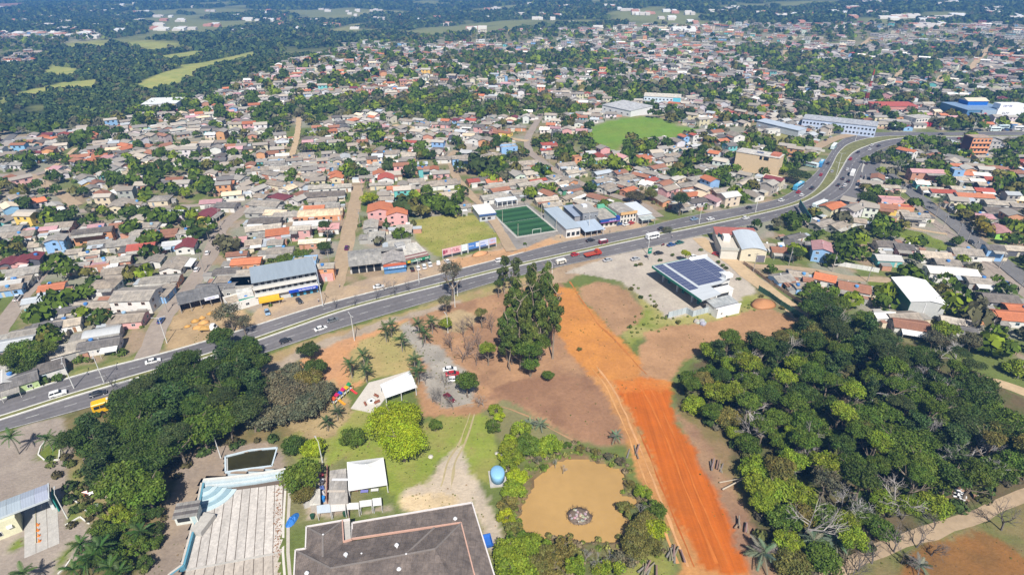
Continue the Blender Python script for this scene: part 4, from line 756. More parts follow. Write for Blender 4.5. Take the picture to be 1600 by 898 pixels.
r = simple('shop_hall', (34.7, 264.5), ag - .05, 8.2, 12, 7.5, (.22, .23, .25), (.36, .34, .31), 'tall dark grey shop hall with flat roof and rooftop unit', 'shop hall', 'dark shop hall', win=(3, (5.4,), 1.2, .8)); obj('roof_unit', MB().box(3, 5.4, 7, 9.6, 7.67, 8.6), M['plain'], r, (.6, .62, .66))
r = thing('car_port', (34.6, 252.2, 0), ag, 'blue-grey sloping car port sheltering parked cars before the dark shop hall', 'car port', mark='blue car port'); obj('roof', MB().exx([(-.5, 2.9), (10, 4.2), (10, 4.35), (-.5, 3.05)], -.3, 10.3), M['roof_metal'], r, (.36, .43, .52))
for k in range(4):
    for yy in (0, 9): obj('post', MB().box(.2 + k * 3.15, .4 + k * 3.15, yy, yy + .2, 0, 2.95 if yy == 0 else 4.1), M['plain'], r, (.5, .5, .5))
r = simple('shop', (43.2, 263.5), ag, 10, 13, 4.6, (.56, .52, .46), (.33, .31, .28), 'low shop with curved blue and purple fascia', 'shop', 'purple-fascia shop', 'slope', 'roof_fc', win=(4, (1.6,), 1.5, 1.8))
f = obj('fascia_sign', MB().box(-.4, 10.3, -1.4, -.003, 3.2, 4.3), M['plain'], r, (.02, .07, .28)); obj('lettering', marks(MB(), 4.2, 8.2, -1.403, 3.5, 4.0, 9, rd), M['plain'], f, (.75, .6, .75)); obj('trim', MB().box(-.42, 10.32, -1.42, -1.403, 3.15, 3.35), M['plain'], f, (.42, .05, .3)); obj('sign_tower', MB().box(8.6, 10.2, -1.6, .4, 4.31, 5.4), M['plain'], r, (.02, .06, .35))
obj('parapet', MB().box(8.6, 9.3, .6, 13, 4.9, 6.1).box(4.8, 8.55, 11.5, 13, 5.6, 7.2), M['plain'], r, (.13, .42, .27))
r = simple('shop', (54.0, 268.5), ag, 9, 13, 5.6, (.60, .57, .51), (.34, .32, .30), 'two-storey shop with arched roof and orange parapet', 'shop', 'orange-parapet shop', 'arch', 'roof_fc', win=(5, (1.5, 4), 1, 1.6)); obj('parapet', MB().box(-.2, 9.2, -.5, -.003, 4.9, 6.3), M['plain'], r, (.58, .36, .16))
r = simple('shop', (63.2, 270.2), ag, 7.6, 15, 4.2, (.6, .6, .6), (.56, .6, .64), 'pale metal-roofed shop at the right end of the shop row', 'shop', None, 'slope', 'roof_metal', win=(3, (1.6,), 1.4, 1.6)); obj('porch_roof', MB().exx([(-4, 2.8), (-.42, 3.4), (-.42, 3.5), (-4, 2.9)], -.2, 7.8), M['roof_fc'], r, (.34, .38, .38))
for k in range(3): obj('post', MB().box(.1 + 3.6 * k, .3 + 3.6 * k, -3.9, -3.7, 0, 2.8), M['plain'], r, (.4, .4, .4))
# --- petrol station
ox, oy = P(1019.2, 415.5, 6)[:2]; sa = R(-66.6)
r = thing('petrol_station_canopy', (ox, oy, 0), sa, 'wide petrol station canopy covered with rows of solar panels', 'petrol station', mark='petrol station canopy'); BLK.append((ox + 13, oy - 9, 0, 22, 22))
cv = [(0, 0), (30.3, 0), (28.9, 10.1), (22.4, 10.1), (22.2, 16.9), (18.8, 24.2), (14.3, 24.3), (2.8, 26.6), (1.0, 26.9), (.6, 17.6), (0, 17.4)]
obj('roof', MB().prism(cv, 5.4, 5.95), M['roof_metal'], r, (.50, .53, .56)); obj('fascia', MB().box(-.12, 30.4, -.14, -.003, 5.1, 6.05), M['plain'], r, (.015, .17, .12)); obj('fascia', MB().prism([(-.14, .01), (-.003, .01), (-.003, 17.4), (-.14, 17.4)], 5.1, 6.05), M['plain'], r, (.02, .22, .16))
for qx in (4, 13, 22):
    for qy in (3.2, 8.2): obj('column', MB().box(qx - .3, qx + .3, qy - .3, qy + .3, 0, 5.4), M['plain'], r, (.55, .55, .55)); 
for qx in (6, 15, 24):
    pmp = thing('fuel_pump', Vector((ox, oy, 0)) + Matrix.Rotation(sa, 3, 'Z') @ Vector((qx, 4.6, 0)), sa, cat='fuel pump', group='fuel pumps under the canopy', label='fuel pump under the solar-covered canopy, %s' % {6: 'the one nearest the highway', 15: 'the middle one of three', 24: 'the one nearest the grey panel wall'}[qx]); obj('body', MB().box(-.5, .5, -.3, .3, .15, 2), M['plain'], pmp, (.05, .25, .2)); obj('screen', MB().box(-.3, .3, -.33, -.303, 1.2, 1.7), M['glass'], pmp); obj('plinth', MB().box(-1.6, 1.6, -.6, .6, 0, .147), M['concrete'], pmp)
PANEL = MB().box(-.99, .99, -.49, .49, 0, .05).mesh('solar_panel'); PANEL.materials.append(M['solar']); PANF = MB()
for q in ((-1.02, 1.02, -.52, -.49), (-1.02, 1.02, .49, .52), (-1.02, -.99, -.49, .49), (.99, 1.02, -.49, .49)): PANF.box(*q, 0, .055)
PANFM = PANF.mesh('panel_frame'); PANFM.materials.append(M['plain'])
def panels(root, xa, xb, ya, yb, zz, keep=lambda x, y: True, pw=2.04, ph=1.04, rot=0):
    nx = int((xb - xa) / pw); ny = int((yb - ya) / ph)
    for i in range(nx):
        for j in range(ny):
            qx = xa + (i + .5) * pw; qy = ya + (j + .5) * ph
            if keep(qx, qy): obj('solar_panel', PANEL, None, root, None, (qx, qy, zz), rot)
    fm = MB()
    for i in range(nx + 1): fm.box(xa + i * pw - .05, xa + i * pw + .05, ya, ya + ny * ph, zz - .03, zz + .045)
    for j in range(ny + 1): fm.box(xa, xa + nx * pw, ya + j * ph - .045, ya + j * ph + .045, zz - .028, zz + .047)
    obj('panel_rail', fm, M['plain'], root, (.5, .53, .58))
panels(r, .4, 22.9, .6, 5.0, 6.02); panels(r, .7, 21.2, 6.2, 17.7, 6.02); panels(r, 2.6, 19.1, 17.72, 20.85, 6.02); panels(r, 2.8, 15.1, 20.88, 24.1, 6.02)
obj('shop_wall', MB().box(2.5, 19, 17.3, 23.6, 0, 5.39), M['wall'], r, (.6, .6, .6)); obj('parapet', MB().prism([(.6, 17.8), (.9, 17.8), (1.2, 26.9), (.9, 26.9)], 5.96, 6.7), M['plain'], r, WHITE); obj('roof_room', MB().box(18.2, 20.8, 19.5, 23, 5.96, 7.4), M['plain'], r, WHITE)
obj('shop_window', MB().box(18.99, 19.1, 18, 23, .3, 2.6), M['glass'], r)
def loc2w(lx, ly): q = Matrix.Rotation(sa, 3, 'Z') @ Vector((lx, ly, 0)); return (ox + q.x, oy + q.y)
for (lx, ly, l, w, h, lb) in ((31.2, 9.6, 9.6, 8.2, 3.6, 'white block shed with grey lean-to roof at the corner of the station wall'),):
    x_, y_ = loc2w(lx + 5.5, ly - 5.5); r2 = building('shed', (x_ - 1, y_ + 1, R(23), 10.5), lb, 'shed', 6.5, 'white station shed')
    obj('wall', MB().box(0, 10.5, 0, 6.2, 0, 3.6), M['wall'], r2, WHITE); obj('roof', MB().exx([(1.5, 3.65), (6.5, 4.3), (6.5, 4.4), (1.5, 3.75)], -.2, 10.7), M['roof_fc'], r2, (.34, .36, .37)); obj('parapet', MB().box(-.1, 10.6, -.1, .2, 3.61, 4.2), M['plain'], r2, WHITE); obj('gutter', MB().box(0, 10.5, 1.2, 1.45, 3.62, 3.9), M['plain'], r2, (.2, .2, .22)); wins(r2, [2], 0, (1.8,), .8, .6)
x_, y_ = loc2w(24.5, 12.5); r2 = building('annex', (x_, y_, R(23), 8), 'low white annex with glass front behind the station canopy', 'annex', 3.5); obj('wall', MB().box(0, 8, 0, 3.2, 0, 3.2), M['wall'], r2, WHITE); obj('roof', MB().box(-.2, 8.2, -.2, 3.4, 3.21, 3.4), M['roof_metal'], r2, (.7, .7, .72)); obj('shop_window', MB().box(.5, 6, -.05, .02, .8, 2.4), M['glass'], r2)
def wall_run(name, pts, h, th, mcol, label, cat, panel=2.5, mtl='wall', pn='panel', mark=None, cap=True, off=0.):
    a = pts[0]; r = thing(name, (a[0], a[1], float(hgt(*a[:2]))), 0, label, cat, mark=mark)
    mesh_cache = {}
    for p, q in zip(pts[:-1], pts[1:]):
        d = math.hypot(q[0] - p[0], q[1] - p[1]); n = max(1, round(d / panel)); an = math.atan2(q[1] - p[1], q[0] - p[0]); w = d / n
        me = MB().box(.02, w - .02, -th / 2, th / 2, 0, h).mesh(pn); me.materials.append(M[mtl]); pm = MB().box(-.09, .09, -th / 2 - .05, th / 2 + .05, 0, h + .12).mesh('post'); pm.materials.append(M[mtl])
        for i in range(n):
            c = (p[0] + math.cos(an) * w * i, p[1] + math.sin(an) * w * i); zz = float(hgt(*c)) - float(hgt(*a[:2])); j = rd.uniform(.88, 1.08)
            obj(pn, me, None, r, tuple(k * j for k in mcol), (c[0] - a[0], c[1] - a[1], zz), an); obj('post', pm, None, r, tuple(k * .8 for k in mcol), (c[0] - a[0], c[1] - a[1], zz), an)
    return r
wall_run('station_wall', [tuple(P(u, v)[:2]) for u, v in V('E', (358, 710), (515, 668), (570, 700), (838, 628))], 2.4, .16, (.42, .47, .50), 'grey panel wall along the near edge of the station forecourt', 'wall', 1.9, mark='station wall')
wall_run('board_fence', [tuple(P(u, v)[:2]) for u, v in V('E', (1150, 470), (1240, 525), (1340, 600), (1560, 740))], 2.2, .1, (.06, .14, .09), 'dark green board fence along the gravel lane', 'fence', 2.2)
wall_run('yard_wall', [tuple(P(u, v)[:2]) for u, v in V('E', (1020, 240), (1120, 310), (1250, 410), (1420, 520), (1570, 620))], 1.5, .16, (.36, .27, .19), 'weathered earth-coloured wall along the right side of the gravel lane', 'wall', 2.6)
r = thing('price_sign', P(*V('E', (190, 200))[0]), R(25), 'tall green station price sign on the planted verge', 'sign', mark='price sign'); obj('post', MB().box(-.12, .12, -.12, .12, 0, 5.2), M['plain'], r, (.4, .4, .4)); b = obj('board', MB().box(-.9, .9, -.2, .2, 3, 5.5), M['plain'], r, (.01, .2, .13)); obj('lettering', marks(MB(), -.6, .7, -.203, 4.4, 5, 4, rd), M['plain'], b, WHITE)
# --- vaulted warehouse
r = simple('warehouse', (99.3, 226.7), math.atan2(225.4 - 226.7, 108.8 - 99.3), 10.6, 20, 5.6, (.62, .56, .42), (.50, .55, .60), 'cream warehouse with vaulted silver roof beside the gravel lane', 'warehouse', 'vaulted warehouse', 'arch')
obj('gate', MB().box(6.8, 10.3, -.1, -.003, 0, 3.2), M['plain'], r, (.16, .15, .18)); obj('window', MB().box(3.2, 4.2, -.08, -.003, 2.6, 3.4), M['glass'], r)
r = simple('warehouse', (91.4, 228.8), math.atan2(-1.2, 9), 7.2, 14, 4.2, (.58, .56, .5), (.55, .50, .42), 'unfinished cream building with open roof terrace left of the vaulted warehouse', 'warehouse'); obj('parapet', MB().box(-.3, 7.4, -.3, -.1, 4.37, 5.6).box(-.3, -.1, -.05, 14.2, 4.37, 5.6), M['wall'], r, (.42, .42, .38)); obj('stair_room', MB().box(2.5, 5.5, 9.5, 13.5, 4.37, 6.6), M['wall'], r, (.66, .64, .6))
r = simple('red_roof_store', (94.5, 246), math.atan2(-2, 20), 18, 6, 4.5, (.55, .5, .45), (.33, .11, .09), 'long patchy red-roofed store at the highway edge behind the warehouse', 'store', None, 'slope', 'roof_tile')
for (p0, p1, lb, k) in ((V('Z', (395, 395))[0], V('Z', (490, 465))[0], 'large dark green hoarding facing the gravel lane', 1), (V('K', (150, 470))[0], V('K', (205, 560))[0], 'tall green hoarding seen edge-on beside the highway bend', 0)):
    a_ = P(*p0); b_ = P(*p1); an = math.atan2(b_.y - a_.y, b_.x - a_.x); w = math.hypot(b_.x - a_.x, b_.y - a_.y); r = thing('billboard', a_, an, lb, 'billboard'); obj('board', MB().box(0, w, -.1, .1, 1.2, 5.2), M['plain'], r, (.02, .16, .13)); obj('poster', MB().box(.3, w - .3, -.14, -.103, 1.6, 4.8), M['plain'], r, (.03, .12, .16)); [obj('post', MB().box(t - .12, t + .12, .1, .34, 0, 5), M['plain'], r, (.4, .4, .4)) for t in (.3, w / 2, w - .3)]
# --- big hangar on the right
hv = [(143.9, 179.9), (154.9, 177.6), (160.8, 196.3), (149.0, 198.4)]; ha = math.atan2(-2.3, 11)
r = building('hangar', (143.9, 179.9, ha, 11.3), 'tall green-sided hangar with bright white gabled roof', 'hangar', 19.4, 'white-roofed hangar'); L = 11.4; D_ = 19
obj('wall', MB().box(0, L, 0, D_, 0, 6.4), M['wall'], r, (.45, .46, .45)); obj('side_panel', MB().box(-.14, -.003, 0, D_, 0, 6.5), M['roof_metal'], r, (.03, .15, .13)); m = MB()
for s_ in (0, 1): m.hull([[(L / 2, yy, 7.5), (L * s_ + (.4 if s_ else -.4), yy, 6.45), (L * s_ + (.4 if s_ else -.4), yy, 6.6), (L / 2, yy, 7.65)] for yy in (-.3, D_ + .3)])
obj('roof', m, M['roof_metal'], r, (.82, .82, .82)); obj('gable', MB().hull([[(0, yy, 6.403), (L, yy, 6.403), (L / 2, yy, 7.45)] for yy in (.02, .3)]), M['wall'], r, (.45, .46, .45)); obj('downpipe', MB().box(L * .42, L * .45, -.1, -.003, 0, 6.3), M['plain'], r, (.6, .6, .6))
wall_run('garden_wall', [tuple(P(u, v)[:2]) for u, v in V('F', (470, 320), (735, 365))], 2, .15, (.66, .66, .64), 'long white panelled wall beside the cottage lane', 'wall', 2.2)
# --- tall beige block, blue school, warehouse, mall ...
x, y, a, L = blk(1148, 264, 1217, 277)
r = simple('apartment_block', (142, 361), math.atan2(344.6 - 360.2, 163.3 - 142.9), 26, 11, 11.5, (.62, .47, .30), (.50, .48, .45), 'tall blank beige block with solar panels on its roof', 'apartment block', 'blank beige block', 'flat', 'roof_fc'); obj('opening', MB().box(14.5, 16, -.06, .02, 9, 11), M['glass'], r); obj('opening', MB().box(17, 20, -.06, .02, 9, 11), M['glass'], r); panels(r, 11, 17, 4, 8, 11.9, pw=2.04, ph=1.04); obj('roof_room', MB().box(20, 25, 3, 9, 11.67, 13), M['roof_tile'], r, (.45, .16, .1))
r = simple('school', (233.2, 470.3), math.atan2(457.7 - 483.3, 274.5 - 233.2), 52, 15, 8.2, (.48, .56, .72), (.36, .38, .42), 'long pale blue two-storey school with rows of windows', 'school', 'pale blue school', 'slope', 'roof_fc', win=(20, (2.2, 5.6), 1.5, 1.5))
x, y, a, L = blk(1183, 189, 1248, 205, 5); r = simple('store', (x, y), a, L, 9, 5, (.45, .48, .52), (.44, .50, .58), 'long low silver-roofed hall left of the pale blue school', 'hall', None, 'slope')
x, y, a, L = blk(940, 179, 985, 183); r = simple('warehouse', (x, y), a, L * 1.0, 26, 8, (.66, .66, .66), (.42, .43, .45), 'large white warehouse with broad grey roof beyond the green field', 'warehouse', 'grey-roofed warehouse', 'slope', 'roof_fc', win=(5, (5,), 2, 1))
x, y, a, L = blk(1005, 163, 1062, 166); r = simple('school', (x, y), a, L, 14, 7.5, (.52, .62, .70), (.56, .52, .46), 'pale two-storey school with turquoise end behind the green field', 'school', None, 'slope', 'roof_fc', win=(10, (2, 5.2), 1.6, 1.4)); obj('end_panel', MB().box(L * .8, L + .1, -.2, -.003, 0, 7.4), M['plain'], r, (.12, .48, .62))
x, y, a, L = blk(224, 176, 278, 174); r = simple('factory', (x, y), a, L, 26, 7, (.6, .6, .6), (.76, .77, .76), 'white-roofed factory at the edge of the far woods', 'factory', 'white factory', 'slope'); obj('wall_band', MB().box(0, L, -.1, -.003, 0, 2), M['plain'], r, (.45, .12, .12))
r = simple('apartment_block', (311.5, 389.5), math.atan2(0, 10), 13, 9, 13, (.60, .27, .13), (.40, .30, .24), 'orange four-storey block with brick side wall and many windows', 'apartment block', 'orange apartment block', 'flat', 'roof_fc', win=(5, (1.6, 4.8, 8, 11.2), 1.6, 1.5)); obj('side_panel', MB().box(-.15, -.003, 0, 9, 0, 13.4), M['wall'], r, (.16, .06, .05)); [obj('balcony', MB().box(.5, 12.5, -.9, -.003, 3 + 3.2 * k, 3.25 + 3.2 * k), M['plain'], r, (.66, .33, .17)) for k in range(3)]
r = simple('apartment_block', (326, 397), 0, 12, 9, 8.5, (.42, .40, .38), (.36, .34, .33), 'grey unfinished block right of the orange apartment block', 'apartment block', None, 'flat', 'roof_fc', win=(4, (2, 5, 7.6), 1.4, 1.2))
x, y, a, L = blk(1506, 189, 1570, 189); r = simple('shopping_centre', (x, y), 0.0, L * 1.1, 34, 9, (.09, .2, .33), (.22, .32, .46), 'large blue shopping centre with white stepped front and lettering', 'shopping centre', 'blue shopping centre', 'flat', 'roof_metal', win=None)
L = L * 1.1; obj('entrance_front', MB().box(L * .3, L * .62, -1.5, -.003, 0, 9), M['plain'], r, (.30, .38, .46)); obj('stepped_front', MB().box(L * .62, L + 8, -2, -.003, 3.5, 10).box(L * .68, L + 8, -.003, 8, 10.003, 14), M['plain'], r, (.74, .75, .78)); obj('sign', MB().box(L * .02, L * .28, -1, -.003, .2, 5), M['plain'], r, (.01, .06, .5)); f = obj('canopy', MB().box(L * .32, L * 1.05, -4, -2.01, 3, 3.4), M['plain'], r, (.06, .09, .14)); obj('emblem', MB().tube((L * .38, -1.75, 5.5), (L * .38, -1.51, 5.5), 1.6, 1.6, 14), M['plain'], r, (.5, .05, .06)); obj('lettering', marks(MB(), L * .74, L * .9, -2.003, 6, 7.6, 4, rd), M['plain'], r, (.03, .03, .05)); obj('lettering', marks(MB(), L * .75, L * .95, -.006, 11.5, 13, 6, rd), M['plain'], r, (.03, .03, .2)); obj('roof_hall', MB().box(L * .35, L * .8, 20, 32, 9.17, 12.5), M['plain'], r, (.01, .12, .46)); obj('hall_roof', MB().exx([(19.5, 12.51), (26, 14.5), (32.5, 12.51)], L * .33, L * .82), M['plain'], r, (.62, .55, .42))
x, y, a, L = blk(1368, 176, 1432, 176); r = simple('market_hall', (x, y), a, L, 16, 5.5, (.52, .24, .2), (.42, .10, .075), 'long red-roofed market hall behind the highway bend', 'market hall', 'red market hall', 'slope', 'roof_tile', win=(8, (2,), 2, 1.8))
x, y, a, L = blk(1428, 199, 1455, 197); r = simple('shop', (x, y), a, L, 12, 7, (.62, .6, .55), (.44, .42, .4), 'two-storey cream shop with red ground floor near the highway bend', 'shop', None, 'flat', 'roof_fc', win=(6, (5.2,), 1.6, 1.4)); obj('shop_front', MB().box(L * .3, L, -1, -.003, 0, 3.4), M['plain'], r, (.5, .04, .05))
x, y, a, L = blk(1372, 196, 1420, 199); r = simple('store', (x, y), a, L, 9, 4, (.5, .45, .38), (.40, .38, .36), 'low row of stores with mixed fronts beside the highway bend', 'store', None, 'flat', 'roof_fc', win=(7, (1.7,), 1.8, 1.8))
r = thing('radio_mast', P(1349, 171), 0, 'tall red and white lattice radio mast among the far roofs', 'radio mast', mark='radio mast')
for k in range(7):
    w0 = 1.6 - k * .2; w1 = w0 - .2; z0 = k * 5; m = MB()
    for sx in (-1, 1):
        for sy in (-1, 1): m.tube((sx * w0, sy * w0, z0), (sx * w1, sy * w1, z0 + 5), .14, .14, 4)
        m.tube((-w0 * sx, -w0, z0), (w1 * sx, -w1, z0 + 5), .09, .09, 4); m.tube((-w0, -w0 * sx, z0), (-w1, w1 * sx, z0 + 5), .09, .09, 4)
    obj('mast_section', m, M['plain'], r, (.5, .06, .05) if k % 2 == 0 else (.7, .7, .7))
# ================================================================ THE FOREGROUND PARK
def w3(view, x, y, z): u, v = V(view, (x, y))[0]; p = P(u, v, z); return (p.x, p.y, z)
# --- club hall with the big dark roof
r = thing('club_hall', (0, 0, 0), 0, 'large hall with dark brown-grey hipped roof and pale parapet edges', 'hall', mark='dark-roofed hall')
n2 = lambda x, y, z: w3('N2', x, y, z)
zl, zm, zr = 4.4, 5.4, 8.0
def rface(pts, nm='roof_slope', t=.14, col=(.155, .128, .115), m='old_roof'):
    q = [Vector(p) for p in pts]; nn = (q[1] - q[0]).cross(q[2] - q[0]); 
    if nn.z < 0: q = q[::-1]
    k = len(q); mb = MB(); mb.v = [tuple(p) for p in q] + [(p.x, p.y, p.z - t) for p in q]; mb.f = [tuple(range(k)), tuple(range(2 * k - 1, k - 1, -1))] + [(i, k + i, k + (i + 1) % k, (i + 1) % k) for i in range(k)]; mb.mi = [0] * (k + 2)
    return obj(nm, mb, M[m], r, col)
A_, B_, C_, D2 = n2(455, 565, zl), n2(1225, 435, zl), n2(1155, 565, zm), n2(450, 670, zm)
E_, F_ = n2(1430, 1100, zl), n2(1292, 1100, zm)
rface([A_, B_, C_, D2]); rface([B_, E_, F_, C_])
R1, R2 = n2(990, 730, zr), n2(315, 855, zr); Cq, Dq = n2(1155, 565, zm + .3), n2(400, 688, zm + .3); Fq = n2(1290, 1100, zm + .3)
W1, W2, Wr1, Wr2, W4, W5 = n2(160, 590, zm), n2(392, 550, zm), n2(265, 645, 6.9), n2(265, 780, 6.9), n2(155, 730, zm), n2(90, 740, zm); W6 = n2(70, 1100, zm)
rface([Dq, Cq, R1, R2]); rface([Cq, Fq, n2(1180, 1100, zr - .6), R1]); rface([R1, n2(1180, 1100, zr - .6), n2(330, 1100, zr - 1.6), R2])
rface([W1, W2, Wr1]); rface([W2, Dq, Wr2, Wr1]); rface([W1, Wr1, Wr2, W4]); rface([Dq, R2, Wr2]); rface([W5, W4, Wr2, R2]); rface([W5, R2, n2(330, 1100, zr - 1.6), W6]); 
wl = [n2(462, 576, zl), n2(1219, 448, zl), n2(1415, 1100, zl), n2(80, 1100, zl), n2(98, 752, zl), n2(163, 740, zl), n2(168, 602, zl), n2(436, 556, zl), n2(440, 580, zl)]
def zi(p, z): return (p[0], p[1], z)
def wallseg(a, b, z0, z1, th, nm, col):
    a = Vector(a); b = Vector(b); d = (b - a); d.z = 0; d.normalize(); n = Vector((-d.y, d.x, 0)) * th / 2; m = MB(); q = [a - n, b - n, b + n, a + n]
    m.prism([(p.x, p.y) for p in q], z0, z1); return obj(nm, m, M['wall'], r, col)
def slopeseg(a, b, h, th, nm, col):
    a = Vector(a); b = Vector(b); d = (b - a).normalized(); n = Vector((-d.y, d.x, 0)) * th / 2; up = Vector((0, 0, h)); m = MB(); m.hull([[tuple(p - n), tuple(p + n), tuple(p + n + up), tuple(p - n + up)] for p in (a, b)]); return obj(nm, m, M['wall'], r, col)
for i in range(len(wl)):
    a, b = wl[i], wl[(i + 1) % len(wl)]; wallseg(a, b, 0, 4.1, .22, 'wall', (.45, .36, .31))
for a, b in ((A_, B_), (B_, E_), (W1, n2(440, 541, zm)), (W1, W4), (W4, W5), (W5, W6), (A_, n2(455, 672, zl))): slopeseg((a[0], a[1], a[2] - .2), (b[0], b[1], b[2] - .2), .55, .28, 'parapet', (.62, .58, .57))
for a, b in ((D2, C_), (C_, F_), (W2, Dq), (Dq, n2(452, 672, zm + .3))): slopeseg((a[0], a[1], a[2] - .05), (b[0], b[1], b[2] - .05), .5, .25, 'flashing', (.52, .32, .25))
rface([n2(395, 552, 5.0), n2(440, 545, 5.0), n2(446, 672, 5.0), n2(402, 680, 5.0)], 'flat_roof', .2, (.46, .45, .44), 'concrete')
for a, b in ((R1, R2), (R1, Cq), (Wr1, Wr2), (Wr1, W1), (Wr1, W2), (R2, W5), (n2(800, 765, 7.75), n2(985, 592, 5.95))): slopeseg((a[0], a[1], a[2] + .02), (b[0], b[1], b[2] + .02), .12, .4, 'ridge_cap', (.20, .175, .16))
for px_, py_, z in ((1118, 545, 4.95), (742, 715, 7.3), (415, 775, 6.9), (757, 870, 7.4), (165, 895, 6.4), (268, 640, 6.9), (802, 765, 7.9), (515, 762, 6.9)):
    c = n2(px_, py_, z); s = .38 if px_ not in (268, 802, 515) else .16; m = MB(); m.cyl(0, 0, -.5, s * 1.6, s * .6, 10); m.cyl(0, 0, s * 1.6, s * 2.4, s * 1.25, 12, s * .6); obj('roof_vent', m, M['plain'], r, (.66, .66, .68), c)
c = n2(680, 880, 7.45); obj('skylight', MB().box(-.45, .45, -.5, .5, -.3, .25), M['plain'], r, (.72, .72, .72), c, R(10)); a, b = n2(415, 775, 7.0), n2(425, 900, 7.2); slopeseg(a, b, .18, .35, 'duct', (.42, .46, .5))
# --- the drained swimming pool: slab rows, steps, blue side wall
r = thing('swimming_pool', (0, 0, 0), 0, 'large drained swimming pool with pale floor strips and light blue steps', 'swimming pool', mark='drained swimming pool')
n1 = lambda x, y, z=-1.2: w3('N1', x, y, z)
TL, TR = np.array(n1(395, 395)), np.array(n1(835, 335)); BL, BR_ = np.array(n1(150, 1150)), np.array(n1(850, 1150))
ML = np.array(n1(240, 862)); MR = np.array(n1(830, 752))
cols = np.linspace(0, 1, 11)
def qd(p, q, s, t, z, th=.1):
    m = MB(); k = [p, q, s, t]; m.prism([(a[0], a[1]) for a in k], z - th, z); return m
rr = random.Random(4)
TLx = np.array(n1(330, 400)); 
for i in range(10):
    for j, (A1, A2, B1, B2) in enumerate(((TLx, TR, ML, MR), (ML, MR, BL, BR_))):
        f0, f1 = cols[i] + .004, cols[i + 1] - .004
        if j == 0 and i < 1: A1c = A1 * .35 + B1 * .65
        else: A1c = None
        p0, p1 = A1 + (A2 - A1) * f0, A1 + (A2 - A1) * f1; q0, q1 = B1 + (B2 - B1) * f0, B1 + (B2 - B1) * f1
        e = .012 if j == 0 else 0; e1 = .006
        p0, q0 = p0 + (q0 - p0) * e1, q0 + (p0 - q0) * e1; p1, q1 = p1 + (q1 - p1) * e1, q1 + (p1 - q1) * e1
        k = rr.uniform(.86, 1.06); base = (.50, .465, .43) if j == 0 else (.43, .38, .33)
        obj('floor_slab', qd(q0, q1, p1, p0, -1.2 + rr.uniform(0, .015)), M['slab'], r, tuple(b * k for b in base))
obj('pool_base', MB().prism([tuple(p[:2]) for p in (POOL[0], POOL[1], np.array([-45, 62]), np.array([-72, 62]), POOL[4])], -1.6, -1.31), M['wall'], r, (.13, .10, .08))
obj('crossbeam', qd(ML + (MR - ML) * -.0, MR, MR + np.array([.12, -.5, 0]), ML + np.array([.12, -.5, 0]), -1.1, .18), M['concrete'], r)
PALEB = (.47, .58, .62); BLUE = (.10, .27, .36)
lw = [n1(345, 330, 0), n1(300, 560, 0), n1(225, 835, 0), n1(150, 890, 0), n1(90, 960, 0)]
def run(pts, z0, z1, th, nm, col, m='wall'):
    for a, b in zip(pts[:-1], pts[1:]):
        a = Vector(a); b = Vector(b); d = (b - a); d.z = 0; d.normalize(); n = Vector((-d.y, d.x, 0)) * th / 2; q = [a - n, b - n, b + n, a + n]; obj(nm, MB().prism([(p.x, p.y) for p in q], z0, z1), M[m], r, col)
run(lw, -1.5, .04, .5, 'side_wall', BLUE); run([(p[0] - .45, p[1], 0) for p in lw], -.1, .09, .45, 'coping', (.50, .46, .41))
tw = [n1(340, 322, 0), n1(500, 308, 0), n1(680, 285, 0), n1(850, 256, 0)]
for k in range(4): run([(p[0] + .07 * k, p[1] - .45 * k, 0) for p in tw], -1.5, .1 - .3 * k, .43, 'step', ((.50, .54, .55), (.40, .48, .52), (.50, .54, .55), (.36, .45, .5))[k])
run([(p[0] - .1, p[1] + .6, 0) for p in tw], -.1, .13, .6, 'coping', (.62, .60, .56))
cx, cy_, _ = n1(350, 350, 0)
for k in range(6):
    rad = 2.0 + 1.15 * k; m = MB(); arc = [(cx + rad * math.cos(t), cy_ + rad * math.sin(t) * .95) for t in np.linspace(R(-88), R(0), 12)]; arc2 = [(cx + (rad - 1.2) * math.cos(t), cy_ + (rad - 1.2) * math.sin(t) * .95) for t in np.linspace(R(0), R(-88), 12)]
    m.prism(arc + arc2, -1.5, .02 - .2 * k); obj('curved_step', m, M['wall'], r, PALEB if k % 2 else (.26, .38, .44))
rw = [n1(852, 330, 0), n1(838, 560, 0), n1(835, 760, 0), n1(850, 960, 0)]; run(rw, -1.5, .02, .5, 'side_wall', (.58, .55, .50)); run([(p[0] + 1.1, p[1], 0) for p in rw], -.1, .08, .7, 'coping', (.46, .42, .37))
leaf_m = MB(); r5 = random.Random(9)
for k in range(420):
    t = r5.random(); c = np.array(n1(805 + r5.gauss(0, 14) + 20 * (t > .8), 340 + 560 * t)); q = r5.uniform(.05, .17); a = r5.uniform(0, 6)
    leaf_m.face(*[(c[0] + q * math.cos(a + i * 1.57), c[1] + q * math.sin(a + i * 1.57), -1.15 + r5.uniform(0, .1)) for i in range(4)])
o = obj('dead_leaves', leaf_m, M['plain'], None, (.24, .11, .05)); tag(o, 'brown dead leaves strewn along the right side of the drained pool', 'dead leaves', kind='stuff')
# --- small filled pool
r = thing('small_pool', (0, 0, 0), 0, 'small pool of dark stagnant water with pale blue rim', 'pool', mark='small dark pool')
sp = [n1(480, 168, 0), n1(640, 128, 0), n1(800, 114, 0), n1(768, 226, 0), n1(620, 244, 0), n1(482, 264, 0)]
run(sp + sp[:1], -1.6, .14, .38, 'rim', (.48, .56, .62)); obj('water', MB().prism([(p[0], p[1]) for p in sp], -1.2, -.25), M['pool_water'], r); run([n1(488, 178, 0), n1(490, 256, 0)], -1.2, -.1, .5, 'ledge', (.45, .45, .44))
